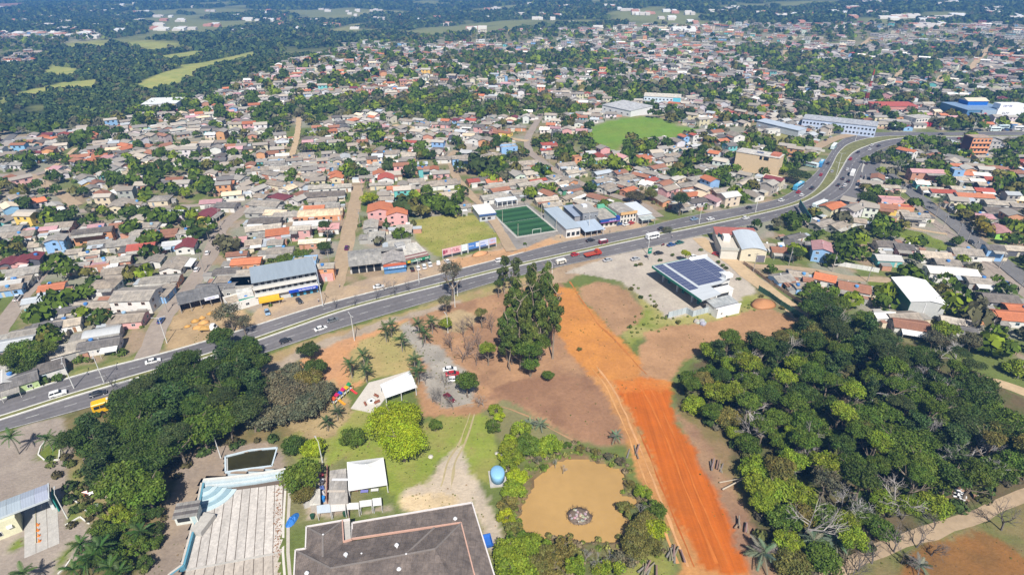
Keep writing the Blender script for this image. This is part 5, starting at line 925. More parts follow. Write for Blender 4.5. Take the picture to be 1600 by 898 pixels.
# --- pool kiosk
p = P(*V('N1', (262, 545))[0]); r = thing('kiosk', p, R(12), 'small pool kiosk with dark striped roof and green window', 'kiosk', mark='pool kiosk')
obj('wall', MB().box(-2.3, 2.3, -1.7, 1.7, 0, 2.4), M['wall'], r, (.58, .60, .56)); obj('window', MB().box(-1.8, .8, -1.8, -1.703, .9, 2.0), M['glass'], r); obj('door', MB().box(1.2, 2.0, -1.78, -1.703, 0, 2.0), M['plain'], r, (.4, .5, .5))
for k in range(5): obj('roof_sheet', MB().exx([(-2.1 + .84 * k, 2.5 + .1 * k), (-2.1 + .84 * k + .8, 2.6 + .1 * k), (-2.1 + .84 * k + .8, 2.67 + .1 * k), (-2.1 + .84 * k, 2.57 + .1 * k)], -2.6, 2.6), M['roof_fc'], r, (.12, .11, .11) if k % 2 else (.26, .25, .24))
p = P(*V('N1', (340, 575))[0]); o = obj('step_ramp', MB().box(-1.4, 1.4, -2.6, 2.6, -1.5, .2), M['concrete'], None, None, p, R(-10)); tag(o, 'grey concrete block steps between the kiosk and the drained pool', 'steps')
# --- tarpaulin
p = P(*V('N2', (70, 545))[0]); m = MB(); ring = 16; rr = random.Random(3)
m.hull([[((1.3 * q + rr.uniform(-.15, .15)) * math.cos(t) * .8, (2.2 * q) * math.sin(t), .9 * (1 - q ** 2) * rr.uniform(.7, 1.2) + .03) for t in [6.283 * i / ring for i in range(ring)]] for q in (1, .8, .55, .3, .05)])
tag(obj('tarpaulin', m.mesh('tarpaulin', False), M['plain'], None, (.03, .16, .48), p, R(-15)), 'crumpled bright blue tarpaulin beside the drained pool', 'tarpaulin', mark='blue tarpaulin')
# --- marquee
q = [w3('N2', x, y, 3) for x, y in ((420, 170), (655, 140), (680, 310), (430, 350))]; cxm = sum(a[0] for a in q) / 4; cym = sum(a[1] for a in q) / 4
r = thing('marquee', (cxm, cym, 0), 0, 'white pyramid-roofed party marquee on the lawn', 'marquee', mark='white marquee'); ql = [(a[0] - cxm, a[1] - cym, 3.0) for a in q]; apx = (0, .3, 5.6)
for i in range(4):
    a, b = Vector(ql[i]), Vector(ql[(i + 1) % 4]); A = Vector(apx); rows = []
    m = MB(); n = 6     # gently sagging roof panel
    g = [[a.lerp(b, s / n).lerp(A, t / n) - Vector((0, 0, .55 * math.sin(math.pi * t / n) * .6)) for s in range(n + 1)] for t in range(n + 1)]
    for t in range(n):
        for s in range(n): m.face(g[t][s + 1], g[t][s], g[t + 1][s], g[t + 1][s + 1])
    obj('roof_panel', m.mesh('roof_panel', True), M['plain'], r, (.80, .80, .80)); obj('post', MB().box(-.08, .08, -.08, .08, 0, 3), M['plain'], r, (.6, .6, .6), (a.x * .98, a.y * .98, 0)); v_ = MB(); v_.face(a, b, b - Vector((0, 0, .45)), a - Vector((0, 0, .45))); obj('valance', v_, M['plain'], r, (.74, .74, .74))
r5 = random.Random(2); tb = [(-2.5, -2), (0, -2.4), (2.4, -2), (-1.5, .5), (1.6, .8)]
for k, (tx, ty) in enumerate(tb):
    t = thing('table', (cxm + tx, cym + ty - 1.2, 0), .1, ['red-clothed table under the left front edge of the white marquee', 'blue-clothed table under the middle front edge of the white marquee', 'white table under the right front edge of the white marquee', 'red-clothed table deep in the left shade of the white marquee', 'blue-clothed table deep in the right shade of the white marquee'][k], 'table', 'tables under the marquee'); obj('table_top', MB().box(-.9, .9, -.4, .4, .7, .75), M['plain'], t, [(.5, .1, .1), (.2, .2, .5), (.6, .6, .6)][k % 3]); [obj('leg', MB().box(sx * .8 - .03, sx * .8 + .03, sy * .33 - .03, sy * .33 + .03, 0, .697), M['plain'], t, (.3, .3, .3)) for sx in (-1, 1) for sy in (-1, 1)]
# --- sheds and covered walk by the marquee
def pslab(name, view, pts, z, col, label, cat, mt='roof_fc', th=.14, walls=(.4, .36, .32), mark=None, inset=.25):
    w = [w3(view, x, y, z) for x, y in pts]; c = (sum(a[0] for a in w) / len(w), sum(a[1] for a in w) / len(w)); r = thing(name, (c[0], c[1], 0), 0, label, cat, mark=mark); l = [(a[0] - c[0], a[1] - c[1]) for a in w]
    obj('roof', MB().prism(l, z - th, z), M[mt], r, col)
    if walls: obj('wall', MB().prism([(a * (1 - inset / 3), b * (1 - inset / 3)) for a, b in l], 0, z - th - .004), M['wall'], r, walls)
    else: [obj('post', MB().box(-.07, .07, -.07, .07, 0, z - th), M['plain'], r, (.5, .5, .5), (a * .94, b * .94, 0)) for a, b in l]
    return r
r = pslab('outbuilding', 'N2', [(310, 225), (415, 210), (428, 435), (302, 440)], 3.2, (.34, .32, .30), 'long low outbuilding with grey patched roof beside the white marquee', 'outbuilding', mark='grey outbuilding'); obj('roof_patch', MB().box(-2, 2.2, 1.6, 2.3, 3.205, 3.24), M['plain'], r, (.6, .6, .62)); obj('roof_patch', MB().box(-2.1, 2.1, -1.9, -1.3, 3.205, 3.24), M['plain'], r, (.48, .42, .36))
pslab('lean_to', 'N2', [(185, 350), (248, 340), (250, 440), (180, 450)], 2.6, (.56, .54, .5), 'pale flat lean-to beneath the tree beside the pool', 'lean-to')
for i, (pts, c) in enumerate((([(225, 450), (312, 438), (316, 492), (228, 500)], (.50, .56, .62)), ([(314, 440), (410, 430), (412, 480), (318, 490)], (.62, .60, .58)), ([(416, 434), (496, 430), (498, 472), (420, 476)], (.66, .65, .62)), ([(500, 420), (580, 410), (582, 450), (503, 460)], (.64, .62, .60)), ([(584, 405), (640, 398), (644, 446), (588, 452)], (.72, .72, .72)))):
    pslab('covered_walk', 'N2', pts, 2.5, c, ['blue-grey roof section at the left end of the covered walk', 'pale roof section of the covered walk, second from its left end', 'pale middle roof section of the covered walk', 'pale roof section of the covered walk, fourth from its left end', 'bright white roof section at the right end of the covered walk'][i], 'covered walk', 'roof_metal', .1, None)
wall_run('garden_wall', [n2(150, 470, 0), n2(230, 440, 0)], 1.8, .2, (.5, .48, .46), 'short grey wall at the left end of the covered walk', 'wall', 1.5); wall_run('garden_wall', [n2(430, 350, 0), n2(432, 440, 0), n2(436, 540, 0)], 1.6, .18, (.36, .28, .25), 'dark brick-coloured wall between the marquee and the dark-roofed hall', 'wall', 1.6); wall_run('garden_wall', [n2(300, 225, 0), n2(295, 440, 0)], 1.9, .18, (.35, .18, .15), 'red-brown wall left of the grey outbuilding', 'wall', 1.8)
for k, (px_, py_) in enumerate(((258, 260), (262, 300), (262, 345), (262, 380))):
    c = n2(px_, py_, 0); tag(obj('water_barrel' if k > 2 else 'crate', MB().box(-.5, .5, -.4, .4, 0, .6).box(-.42, .42, -.32, .32, .61, .9), M['plain'], None, [(.5, .1, .12), (.6, .6, .65), (.1, .15, .4), (.55, .55, .6)][k], c, .2 * k), ['red stacked crate', 'white stacked crate', 'dark blue stacked crate', 'pale stacked crate'][k] + ' beside the red-brown wall by the marquee', 'crate', 'crates by the outbuilding')
c = n2(265, 420, 0); tag(obj('drum', MB().cyl(0, 0, 0, 1.1, .62, 14).cyl(0, 0, 1.102, 1.16, .66, 14), M['plain'], None, (.03, .22, .62), c), 'bright blue round water drum at the end of the grey outbuilding', 'drum')
for px_, py_, lb in ((200, 530, 'dark green bin standing before the covered walk'), (410, 515, 'black bin standing by the wall of the dark-roofed hall')): tag(obj('bin', MB().cyl(0, 0, 0, 1.0, .45, 10, .52).cyl(0, 0, 1.002, 1.08, .54, 10), M['plain'], None, (.02, .07, .04), n2(px_, py_, 0)), lb, 'bin')
# --- blue water tank
p = P(777.5, 748); r = thing('water_tank', p, R(8), 'large light blue covered water tank on a concrete base beside the driveway', 'water tank', mark='light blue water tank'); obj('plinth', MB().box(-2.1, 2.6, -2.6, 2.6, 0, .4), M['concrete'], r)
n = 20; m = MB(); m.hull([[(1.75 * s * math.cos(t), 2.25 * s * math.sin(t), z) for t in [6.283 * i / n for i in range(n)]] for s, z in ((1, .41), (1.02, 2.2), (.97, 2.5), (.8, 2.75), (.3, 2.9))]); obj('tank', m.mesh('tank', True), M['plain'], r, (.22, .44, .66)); obj('bench', MB().box(2.15, 2.5, -1, 1.2, .41, .9), M['plain'], r, (.05, .05, .06))
p = P(*V('N2', (1328, 690))[0]); tag(obj('skip', MB().hull([[(-.9 * s, -1.6 * s, z), (.9 * s, -1.6 * s, z), (.9 * s, 1.6 * s, z), (-.9 * s, 1.6 * s, z)] for s, z in ((.8, 0), (1, 1), (.9, 1.0), (.75, .35))]), M['plain'], None, (.03, .13, .45), p, R(15)), 'small blue open container beside the dark-roofed hall', 'container')
# --- patio with white event roof, fire bowl and benches
r = thing('patio', (0, 0, 0), 0, 'pale raised patio beside the white event roof', 'patio', mark='pale patio'); obj('slab', MB().prism([w3('N4', x, y, .3)[:2] for x, y in ((480, 285), (560, 265), (800, 192), (860, 320), (615, 400), (520, 522), (340, 485))], 0, .3), M['wall'], r, (.52, .48, .43)); 
for i in range(7):
    a, b = w3('N4', 480 + (800 - 480) * i / 7 - 20, 285 - 92 * i / 7 + 40, .3), 0
q = [w3('N4', x, y, 3.4) for x, y in ((565, 300), (800, 195), (850, 320), (610, 405))]; c = (sum(a[0] for a in q) / 4, sum(a[1] for a in q) / 4); r = thing('event_roof', (c[0], c[1], 0), 0, 'large white ribbed event roof beside the pale patio', 'pavilion', mark='white event roof'); l = [Vector((a[0] - c[0], a[1] - c[1], 0)) for a in q]
for k in range(5):
    t0, t1 = k / 5 + .004, (k + 1) / 5 - .004; b0, b1 = l[0].lerp(l[1], t0), l[0].lerp(l[1], t1); e0, e1 = l[3].lerp(l[2], t0), l[3].lerp(l[2], t1); m = MB(); n = 6
    m.hull([[tuple(a.lerp(b, s / n) + Vector((0, 0, 3.3 + .55 * math.sin(math.pi * s / n)))) for a, b in ((b0, e0), (b1, e1))] + [tuple(a.lerp(b, s / n) + Vector((0, 0, 3.22 + .55 * math.sin(math.pi * s / n)))) for a, b in ((b1, e1), (b0, e0))] for s in range(n + 1)]); obj('roof_panel', m, M['plain'], r, (.78, .79, .81))
for a in l + [l[0].lerp(l[1], .5), l[3].lerp(l[2], .5)]: obj('post', MB().box(-.09, .09, -.09, .09, .3, 3.2), M['plain'], r, (.6, .6, .6), (a.x * .97, a.y * .97, 0))
p = P(*V('N4', (500, 433))[0], .3); r = thing('fire_bowl', p, 0, 'round white fire bowl in the middle of the pale patio', 'fire bowl'); n = 20; m = MB(); m.hull([[(s * math.cos(t), s * math.sin(t), z) for t in [6.283 * i / n for i in range(n)]] for s, z in ((1.0, 0), (1.15, .45), (.75, .46), (.5, .2))]); obj('bowl', m.mesh('bowl', True), M['plain'], r, (.75, .75, .74)); obj('embers', MB().cyl(0, 0, .2, .34, .42, 12), M['plain'], r, (.03, .03, .03))
for k, (x, y, an) in enumerate(((452, 460, -60), (547, 448, 40), (538, 398, -35))):
    p = P(*V('N4', (x, y))[0], .3); r = thing('bench', p, R(an), ['brown bench left of the fire bowl', 'brown bench below right of the fire bowl', 'brown bench nearest the white event roof'][k], 'bench', 'benches round the fire bowl'); obj('seat', MB().box(-.9, .9, -.25, .25, .42, .5), M['plain'], r, (.26, .10, .06)); obj('backrest', MB().box(-.9, .9, .22, .28, .5, .95), M['plain'], r, (.26, .10, .06)); [obj('leg', MB().box(s * .7 - .05, s * .7 + .05, -.2, .2, 0, .417), M['plain'], r, (.2, .2, .2)) for s in (-1, 1)]
# --- playground
p0 = P(*V('N4', (205, 465))[0]); p1 = P(*V('N4', (345, 340))[0]); an = math.atan2(p1.y - p0.y, p1.x - p0.x); Lp_ = math.hypot(p1.x - p0.x, p1.y - p0.y)
r = thing('playground_set', p0, an, 'colourful climbing and slide set with red, blue, yellow and green roofs', 'playground', mark='colourful playground set'); cs = [(.62, .10, .03), (.5, .02, .10), (.02, .08, .45), (.55, .02, .12), (.72, .38, .01), (.02, .25, .08)]
for k, cc in enumerate(cs):
    q = Lp_ * (k + .4) / 6; w = .62; z = 2.1 + .35 * (k % 2); m = MB()
    m.hull([[(q - w, -w, z), (q + w, -w, z), (q + w, w, z), (q - w, w, z)], [(q - .08, -.08, z + .9), (q + .08, -.08, z + .9), (q + .08, .08, z + .9), (q - .08, .08, z + .9)]]); obj('roof', m, M['gloss'], r, cc); obj('deck', MB().box(q - w, q + w, -w, w, 1.0, 1.12), M['plain'], r, (.5, .5, .5)); [obj('post', MB().box(q + sx * .66 - .05, q + sx * .66 + .05, sy * .66 - .05, sy * .66 + .05, 0, z), M['plain'], r, (.55, .5, .1)) for sx in (-1, 1) for sy in (-1, 1)]
for k, (s, cc) in enumerate(((-1, (.75, .3, .02)), (1, (.03, .15, .5)), (-1, (.6, .05, .05)))):
    q = Lp_ * (k * 2 + 1.2) / 6; m = MB(); m.hull([[(q - .35, s * y, z + .15), (q + .35, s * y, z + .15), (q + .35, s * y, z), (q - .35, s * y, z)] for y, z in ((.8, 1.1), (1.6, .7), (2.4, .25), (3, .12))]); obj('slide', m, M['gloss'], r, cc)
# --- entrance gate
q = [w3('N3', x, y, 5.6) for x, y in ((0, 420), (305, 305), (340, 390), (0, 550))]; ang = math.atan2(q[1][1] - q[0][1], q[1][0] - q[0][0]); o0 = q[1]
r = thing('entrance_gate', (o0[0], o0[1], 0), ang, 'large metal-roofed entrance canopy with cream gatehouse below', 'gate canopy', mark='entrance canopy'); 
for k in range(9): obj('roof_sheet', MB().exx([(-5.2, 5.1), (-2.6, 5.66), (0, 5.3), (0, 5.38), (-2.6, 5.74), (-5.2, 5.18)], -22.5 + 2.5 * k + .02, -20 + 2.5 * k - .02), M['roof_metal'], r, tuple(c * rd.uniform(.94, 1.06) for c in (.31, .36, .42)))
obj('fascia', MB().box(.003, .2, -5.25, .05, 4.9, 5.5), M['plain'], r, (.5, .54, .57)); obj('fascia', MB().box(-22.5, 0, -5.42, -5.22, 4.75, 5.2), M['plain'], r, (.45, .49, .52)); obj('sign_panel', MB().box(.3, .5, -4.6, -.6, 0, 4.4), M['plain'], r, (.02, .25, .22))
obj('gatehouse', MB().box(-13.8, -6.4, -6.2, -1.2, 0, 4.6), M['wall'], r, (.62, .60, .42)); f = obj('window', MB().box(-11.5, -9.5, -6.3, -6.203, 1, 2.2), M['plain'], r, (.6, .6, .6)); obj('pane', MB().box(-11.4, -9.6, -6.33, -6.303, 1.1, 2.1), M['glass'], f); obj('air_conditioner', MB().box(-8.4, -7.4, -6.7, -6.203, 2.4, 3.0), M['plain'], r, (.7, .7, .7)); obj('column', MB().box(-.9, -.3, -3, -2.4, 0, 5.2), M['plain'], r, (.6, .6, .6))
for k in range(3): obj('lane', MB().box(-6.1 + k * 2.1, -4.1 + k * 2.1, -15, 2, .02, .07), M['concrete'], r)
obj('traffic_island', MB().box(-4.05, -3.95, -12, 0, .02, .3), M['plain'], r, (.5, .45, .3))
for k, (lx, ly) in enumerate(((-3.6, -6.4), (-3.6, -8.2), (-3.5, -10.0), (-3.4, -11.8))): tag(obj('traffic_cone', MB().box(-.3, .3, -.3, .3, 0, .06).cyl(0, 0, .062, .8, .22, 10, .05), M['plain'], None, (.75, .22, .03), (o0[0] + math.cos(ang) * lx - math.sin(ang) * ly, o0[1] + math.sin(ang) * lx + math.cos(ang) * ly, .08)), 'orange traffic cone in the row between the entrance lanes, %s from the canopy' % ['nearest', 'second', 'third', 'farthest'][k], 'traffic cone', 'cones between the entrance lanes')
def kerbring(view, pts, label, closed=False):
    w = [P(*V(view, p)[0]) for p in pts]; w = w + w[:1] if closed else w; r = thing('kerb', w[0], 0, label, 'kerb')
    for a, b in zip(w[:-1], w[1:]):
        d = (b - a).normalized(); n = Vector((-d.y, d.x, 0)) * .14; obj('kerb_stone', MB().prism([tuple((p - w[0])[:2]) for p in (a - n, b - n, b + n, a + n)], 0, .26), M['plain'], r, (.66, .65, .6))
kerbring('N3', [(290, 40), (262, 75), (247, 125), (290, 162), (380, 158), (385, 95)], 'curved white kerb round the small grass island by the palms'); kerbring('N3', [(375, 892), (420, 850), (455, 800)], 'short white kerb at the grass patch below the entrance'); kerbring('N3', [(420, 580), (515, 525)], 'white kerb edging the grass wedge beside the gate'); kerbring('N3', [(455, 395), (580, 510)], 'long white kerb beside the footpath behind the gate'); kerbring('N3', [(515, 525), (575, 570)], 'short white kerb crossing the footpath end')
wall_run('hedge_wall', [tuple(P(*V('N3', p)[0])[:2]) for p in ((628, 315), (700, 435))], 1.2, .15, (.6, .5, .48), 'pale pink low wall in the play garden behind the gate', 'wall', 1.6)
wall_run('blue_fence', [tuple(P(*V('N3', p)[0])[:2]) for p in ((735, 640), (690, 745))], 1.9, .1, (.06, .17, .28), 'short dark blue fence among the palms below the wood', 'fence', 1.4)
for (x, y, cc, lb) in ((552, 380, (.6, .06, .04), 'red garden toy on the grass of the play garden'), (590, 385, (.7, .7, .7), 'white garden toy beside the red one in the play garden'), (705, 405, (.66, .22, .12), 'salmon play house at the end of the pink wall'), (622, 462, (.25, .4, .4), 'small teal box in the play garden')): tag(obj('garden_toy', MB().box(-.5, .5, -.4, .4, 0, .6).exx([(-.45, .602), (.45, .602), (0, 1.1)], -.55, .55), M['gloss'], None, cc, P(*V('N3', (x, y))[0]), .5), lb, 'garden toy')
# --- pond islet, log piles, rubble, boulders
def rock(r_, rr): 
    n = 7; return MB().hull([[(r_ * s * rr.uniform(.8, 1.2) * math.cos(t), r_ * s * rr.uniform(.8, 1.2) * math.sin(t), r_ * z) for t in [6.283 * i / n for i in range(n)]] for s, z in ((.9, 0), (1, .4), (.7, .8), (.2, 1))])
p = P(*V('N5', (515, 520))[0], -.55); r = thing('islet', (p.x, p.y, -.6), 0, 'small stony islet ringed by twigs in the muddy pond', 'islet', mark='pond islet'); rr = random.Random(8)
m = MB(); n = 18; m.hull([[(3.0 * s * rr.uniform(.88, 1.1) * math.cos(t), 2.6 * s * rr.uniform(.88, 1.1) * math.sin(t), z) for t in [6.283 * i / n for i in range(n)]] for s, z in ((1, -.4), (.95, .15), (.7, .45), (.2, .6))]); obj('mound', m.mesh('mound', True), M['plain'], r, (.16, .12, .09))
for k in range(34): a_ = rr.uniform(0, 6.28); q = rr.random() ** .5 * 2.2; obj('stone', rock(rr.uniform(.2, .42), rr), M['plain'], r, tuple(c * rr.uniform(.7, 1.1) for c in (.42, .37, .32)), (q * math.cos(a_), q * math.sin(a_) * .85, .5 - q * .12))
tw_ = MB()
for k in range(160):
    a_ = rr.uniform(0, 6.28); q = rr.uniform(2, 3.2); b = (q * math.cos(a_), q * math.sin(a_) * .86, .1); tw_.tube(b, (b[0] + rr.uniform(-.5, .5), b[1] + rr.uniform(-.5, .5), b[2] + rr.uniform(.4, 1.1)), .035, .015, 3, False)
obj('twigs', tw_, M['bark'], r, (.12, .09, .07))
for (view, cx_, cy2, n, L_, an, lb) in (('Y3', 70, 750, 9, 3.0, 75, 'tangled pile of cut branches beside the orange track'), ('N5', 965, 865, 9, 3.2, 60, 'neat pile of pale cut logs on the grass below the pond'), ('N5', 860, 115, 4, 3.4, 80, 'few fallen logs at the top corner of the pond'), ('Y3', 360, 130, 7, 3.2, 80, 'pale uprooted stump and logs beside the orange track'), ('Y3', 540, 560, 6, 2.6, 65, 'scattered logs at the wood edge beside the track')):
    r = thing('log_pile', P(*V(view, (cx_, cy2))[0]), 0, lb, 'log pile'); rr = random.Random(n)
    for k in range(n):
        a_ = R(an + rr.uniform(-22, 22)); o_ = (rr.uniform(-1.6, 1.6), rr.uniform(-1.2, 1.2)); z = .25 + .35 * (k % 3); d = (math.cos(a_) * L_ / 2, math.sin(a_) * L_ / 2); m = MB().tube((o_[0] - d[0], o_[1] - d[1], z), (o_[0] + d[0], o_[1] + d[1], z + rr.uniform(-.1, .2)), .24, .17, 7); obj('log', m, M['bark'], r, tuple(c * rr.uniform(.8, 1.2) for c in (.25, .195, .15)))
a_ = P(*V('Y3', (400, 300))[0]); b_ = P(*V('Y3', (600, 230))[0]); tag(obj('fallen_trunk', MB().tube(a_ + Vector((0, 0, .4)), b_ + Vector((0, 0, 2.2)), .22, .1, 7).tube(P(*V('Y3', (380, 250))[0]) + Vector((0, 0, .4)), P(*V('Y3', (560, 240))[0]) + Vector((0, 0, 1.6)), .16, .08, 6), M['bark'], None, (.42, .36, .28)), 'pale forked trunk fallen out of the wood towards the orange track', 'fallen trunk')
r = thing('boulder', P(*V('E', (640, 755))[0]), 0, 'grey rubble boulders on the verge below the station wall', 'boulder', mark='grey boulders'); rr = random.Random(6)
for k in range(5): obj('rock', rock(rr.uniform(.7, 1.3), rr), M['plain'], r, tuple(c * rr.uniform(.8, 1.1) for c in (.40, .39, .38)), (rr.uniform(-1.3, 1.5), rr.uniform(-1, 1), 0))
r = thing('rubbish_heap', P(*V('Y4', (930, 330))[0]), 0, 'heap of white and brown rubbish dumped at the wood edge', 'rubbish heap')
for k in range(26): obj('rubbish_piece', MB().box(-.4, .4, -.3, .3, 0, .3), M['plain'], r, rr.choice([(.7, .7, .7), (.62, .62, .64), (.3, .18, .12), (.66, .64, .6), (.36, .24, .16)]), (rr.uniform(-3, 2.6), rr.uniform(-2, 1.4), rr.uniform(0, .8)), rr.uniform(0, 3)).rotation_euler.x = rr.uniform(-.5, .5)
n = 16; m = MB(); m.hull([[(4.2 * q * (1 + .12 * math.sin(2 * t)) * math.cos(t), 2.2 * q * math.sin(t), 1.5 * (1 - q ** 1.4) + .02) for t in [6.283 * i / n for i in range(n)]] for q in (1, .75, .5, .25, .05)]); tag(obj('earth_heap', m.mesh('heap', True), M['plain'], None, (.52, .27, .13), P(*V('PX', (750, 397))[0]), aa), 'orange earth heap beside the highway below the hoardings', 'earth heap')
m = MB(); m.hull([[(4 * q * (1 + .1 * math.sin(3 * t)) * math.cos(t), 5.5 * q * math.sin(t), 1.9 * (1 - q ** 1.4) + .02) for t in [6.283 * i / n for i in range(n)]] for q in (1, .75, .5, .25, .05)]); tag(obj('earth_heap', m.mesh('heap', True), M['plain'], None, (.42, .20, .09), P(*V('E', (1190, 590))[0]), R(-60)), 'reddish earth heap behind the dark green board fence', 'earth heap')
# --- row of stones on lawn
for (x, y) in ((1390, 120), (1420, 135), (960, 140)):
    tag(obj('boulder', rock(.7, rr), M['plain'], None, (.5, .47, .42), P(*V('N2', (x, y))[0])), ['pale boulder at the lawn edge above the light blue water tank', 'second pale boulder at the lawn edge, nearer the pond shrubs', 'low stone ring on the open lawn'][(1390, 1420, 960).index(x)], 'boulder')
# ================================================================ TREES AND PLANTS
LG = np.random.default_rng(21)
def crown_mesh(name, n, blobs, leaf, shape='round', squash=.75, seed=0, inner=.5):
    g = np.random.default_rng(seed)
    if shape == 'round':
        d = g.normal(size=(blobs, 3)); d /= np.linalg.norm(d, axis=1)[:, None]; d[:, 2] = np.abs(d[:, 2]) * .95 - .25
        c = d * (g.uniform(.35, .72, blobs) ** .8)[:, None] * np.array([1, 1, squash]); br = g.uniform(.17, .36, blobs)
    elif shape == 'umbrella':
        a = g.uniform(0, 6.283, blobs); q = np.sqrt(g.random(blobs)) * .78; c = np.column_stack([q * np.cos(a), q * np.sin(a), .32 - .38 * q ** 2 + g.normal(0, .04, blobs)]); br = g.uniform(.2, .34, blobs)
    elif shape == 'tall':
        z = np.linspace(-.9, .9, blobs) + g.normal(0, .06, blobs); a = g.uniform(0, 6.283, blobs); q = g.uniform(.1, .62, blobs) * (1 - .45 * np.abs(z)); c = np.column_stack([q * np.cos(a), q * np.sin(a), z * 1.25]); br = g.uniform(.22, .38, blobs)
    else:   # layered / pine like tufts
        a = g.uniform(0, 6.283, blobs); z = g.uniform(-1.1, 1.0, blobs); q = g.uniform(.15, .75, blobs) * (1 - .3 * z); c = np.column_stack([q * np.cos(a), q * np.sin(a), z]); br = g.uniform(.16, .3, blobs)
    w = br ** 2; w /= w.sum(); b = g.choice(blobs, n, p=w)
    d = g.normal(size=(n, 3)); d /= np.linalg.norm(d, axis=1)[:, None]; d[:, 2] += .22; d /= np.linalg.norm(d, axis=1)[:, None]
    rad = br[b] * (1 - inner * g.random(n) ** 2.2) * g.uniform(.85, 1.18, n)
    p = c[b] + d * rad[:, None] * np.array([1, 1, .85])
    nn = d + g.normal(0, .55, (n, 3)); nn /= np.linalg.norm(nn, axis=1)[:, None]
    t = np.cross(nn, g.normal(size=(n, 3))); t /= np.linalg.norm(t, axis=1)[:, None]; bt = np.cross(nn, t)
    s = leaf * g.uniform(.55, 1.35, n)[:, None]; k = g.uniform(.5, .95, n)[:, None]
    v = np.stack([p - t * s, p - bt * s * k, p + t * s, p + bt * s * k + nn * s * .35], 1).reshape(-1, 3)
    f = np.arange(n * 4).reshape(n, 4)
    cc = (g.uniform(.72, 1.28, blobs)[b] * g.uniform(.78, 1.22, n)); hue = g.uniform(-.12, .12, blobs)[b] + g.normal(0, .06, n)
    col = np.column_stack([cc * (1 + hue), cc, cc * (1 - hue * .5)]); col = np.repeat(col, 4, 0)
    m = npmesh(name, v, f, col); m.materials.append(M['leaf']); return m
CR = {'round': [crown_mesh('crown', 4400, 34, .054, 'round', .8, 10 + i) for i in range(5)], 'umbrella': [crown_mesh('crown', 3800, 36, .05, 'umbrella', 1, 30 + i) for i in range(3)],
      'tall': [crown_mesh('crown', 3600, 30, .062, 'tall', 1, 40 + i) for i in range(4)], 'tuft': [crown_mesh('crown', 3800, 34, .066, 'tuft', 1, 50 + i) for i in range(4)],
      'thin': [crown_mesh('crown', 2200, 30, .048, 'round', .85, 60 + i, .8) for i in range(3)], 'shrub': [crown_mesh('crown', 1700, 14, .07, 'round', .8, 70 + i) for i in range(4)],
      'bright': [crown_mesh('crown', 12000, 60, .034, 'round', .75, 80)], 'big': [crown_mesh('crown', 10000, 62, .036, 'round', .72, 84 + i) for i in range(3)]}
def trunk_mesh(h, r, seed, limbs=5, ls=1.0):
    g = random.Random(seed); m = MB(); p = Vector((0, 0, 0)); pts = [p]
    for k in range(4): p = p + Vector((g.uniform(-.05, .05) * h, g.uniform(-.05, .05) * h, h / 4)); pts.append(p)
    for k in range(4): m.tube(pts[k], pts[k + 1], r * (1 - .16 * k), r * (1 - .16 * (k + 1)), 6, False)
    for k in range(limbs):
        a = 6.283 * k / limbs + g.uniform(-.4, .4); q = pts[2 + k % 3]; e = q + Vector((math.cos(a), math.sin(a), g.uniform(.5, 1.1))) * h * g.uniform(.3, .5) * ls; m.tube(q, e, r * .5, r * .18, 5, False)
        for j in range(2): m.tube(q.lerp(e, .6), e + Vector((g.uniform(-.2, .2), g.uniform(-.2, .2), g.uniform(0, .2))) * h * ls, r * .25, r * .08, 4, False)
    me = m.mesh('trunk'); me.materials.append(M['bark']); return me
TRUNKS = [trunk_mesh(1, .05, i) for i in range(5)]; TALLT = [trunk_mesh(1, .016, 20 + i, 7, .3) for i in range(4)]
SPEC = {'dark': ('round', (.058, .096, .015), 'dark green broadleaf tree'), 'mid': ('round', (.092, .142, .016), 'mid green broadleaf tree'), 'light': ('round', (.185, .245, .018), 'light green broadleaf tree'), 'olive': ('round', (.155, .145, .035), 'olive brown broadleaf tree'),
        'grey': ('thin', (.135, .132, .075), 'thin grey-green tree'), 'lime': ('round', (.27, .33, .012), 'yellow-green leafy tree'), 'umb': ('umbrella', (.06, .088, .024), 'wide flat-topped dark tree'), 'umbo': ('umbrella', (.115, .11, .055), 'wide flat-topped olive tree'),
        'euc': ('tuft', (.09, .12, .03), 'tall slender eucalyptus'), 'tall': ('tall', (.05, .085, .022), 'tall dark conical tree'), 'pine': ('tuft', (.10, .135, .024), 'tall pine with bare trunk'), 'yel': ('round', (.21, .17, .02), 'yellow flowering tree')}
TREES = []
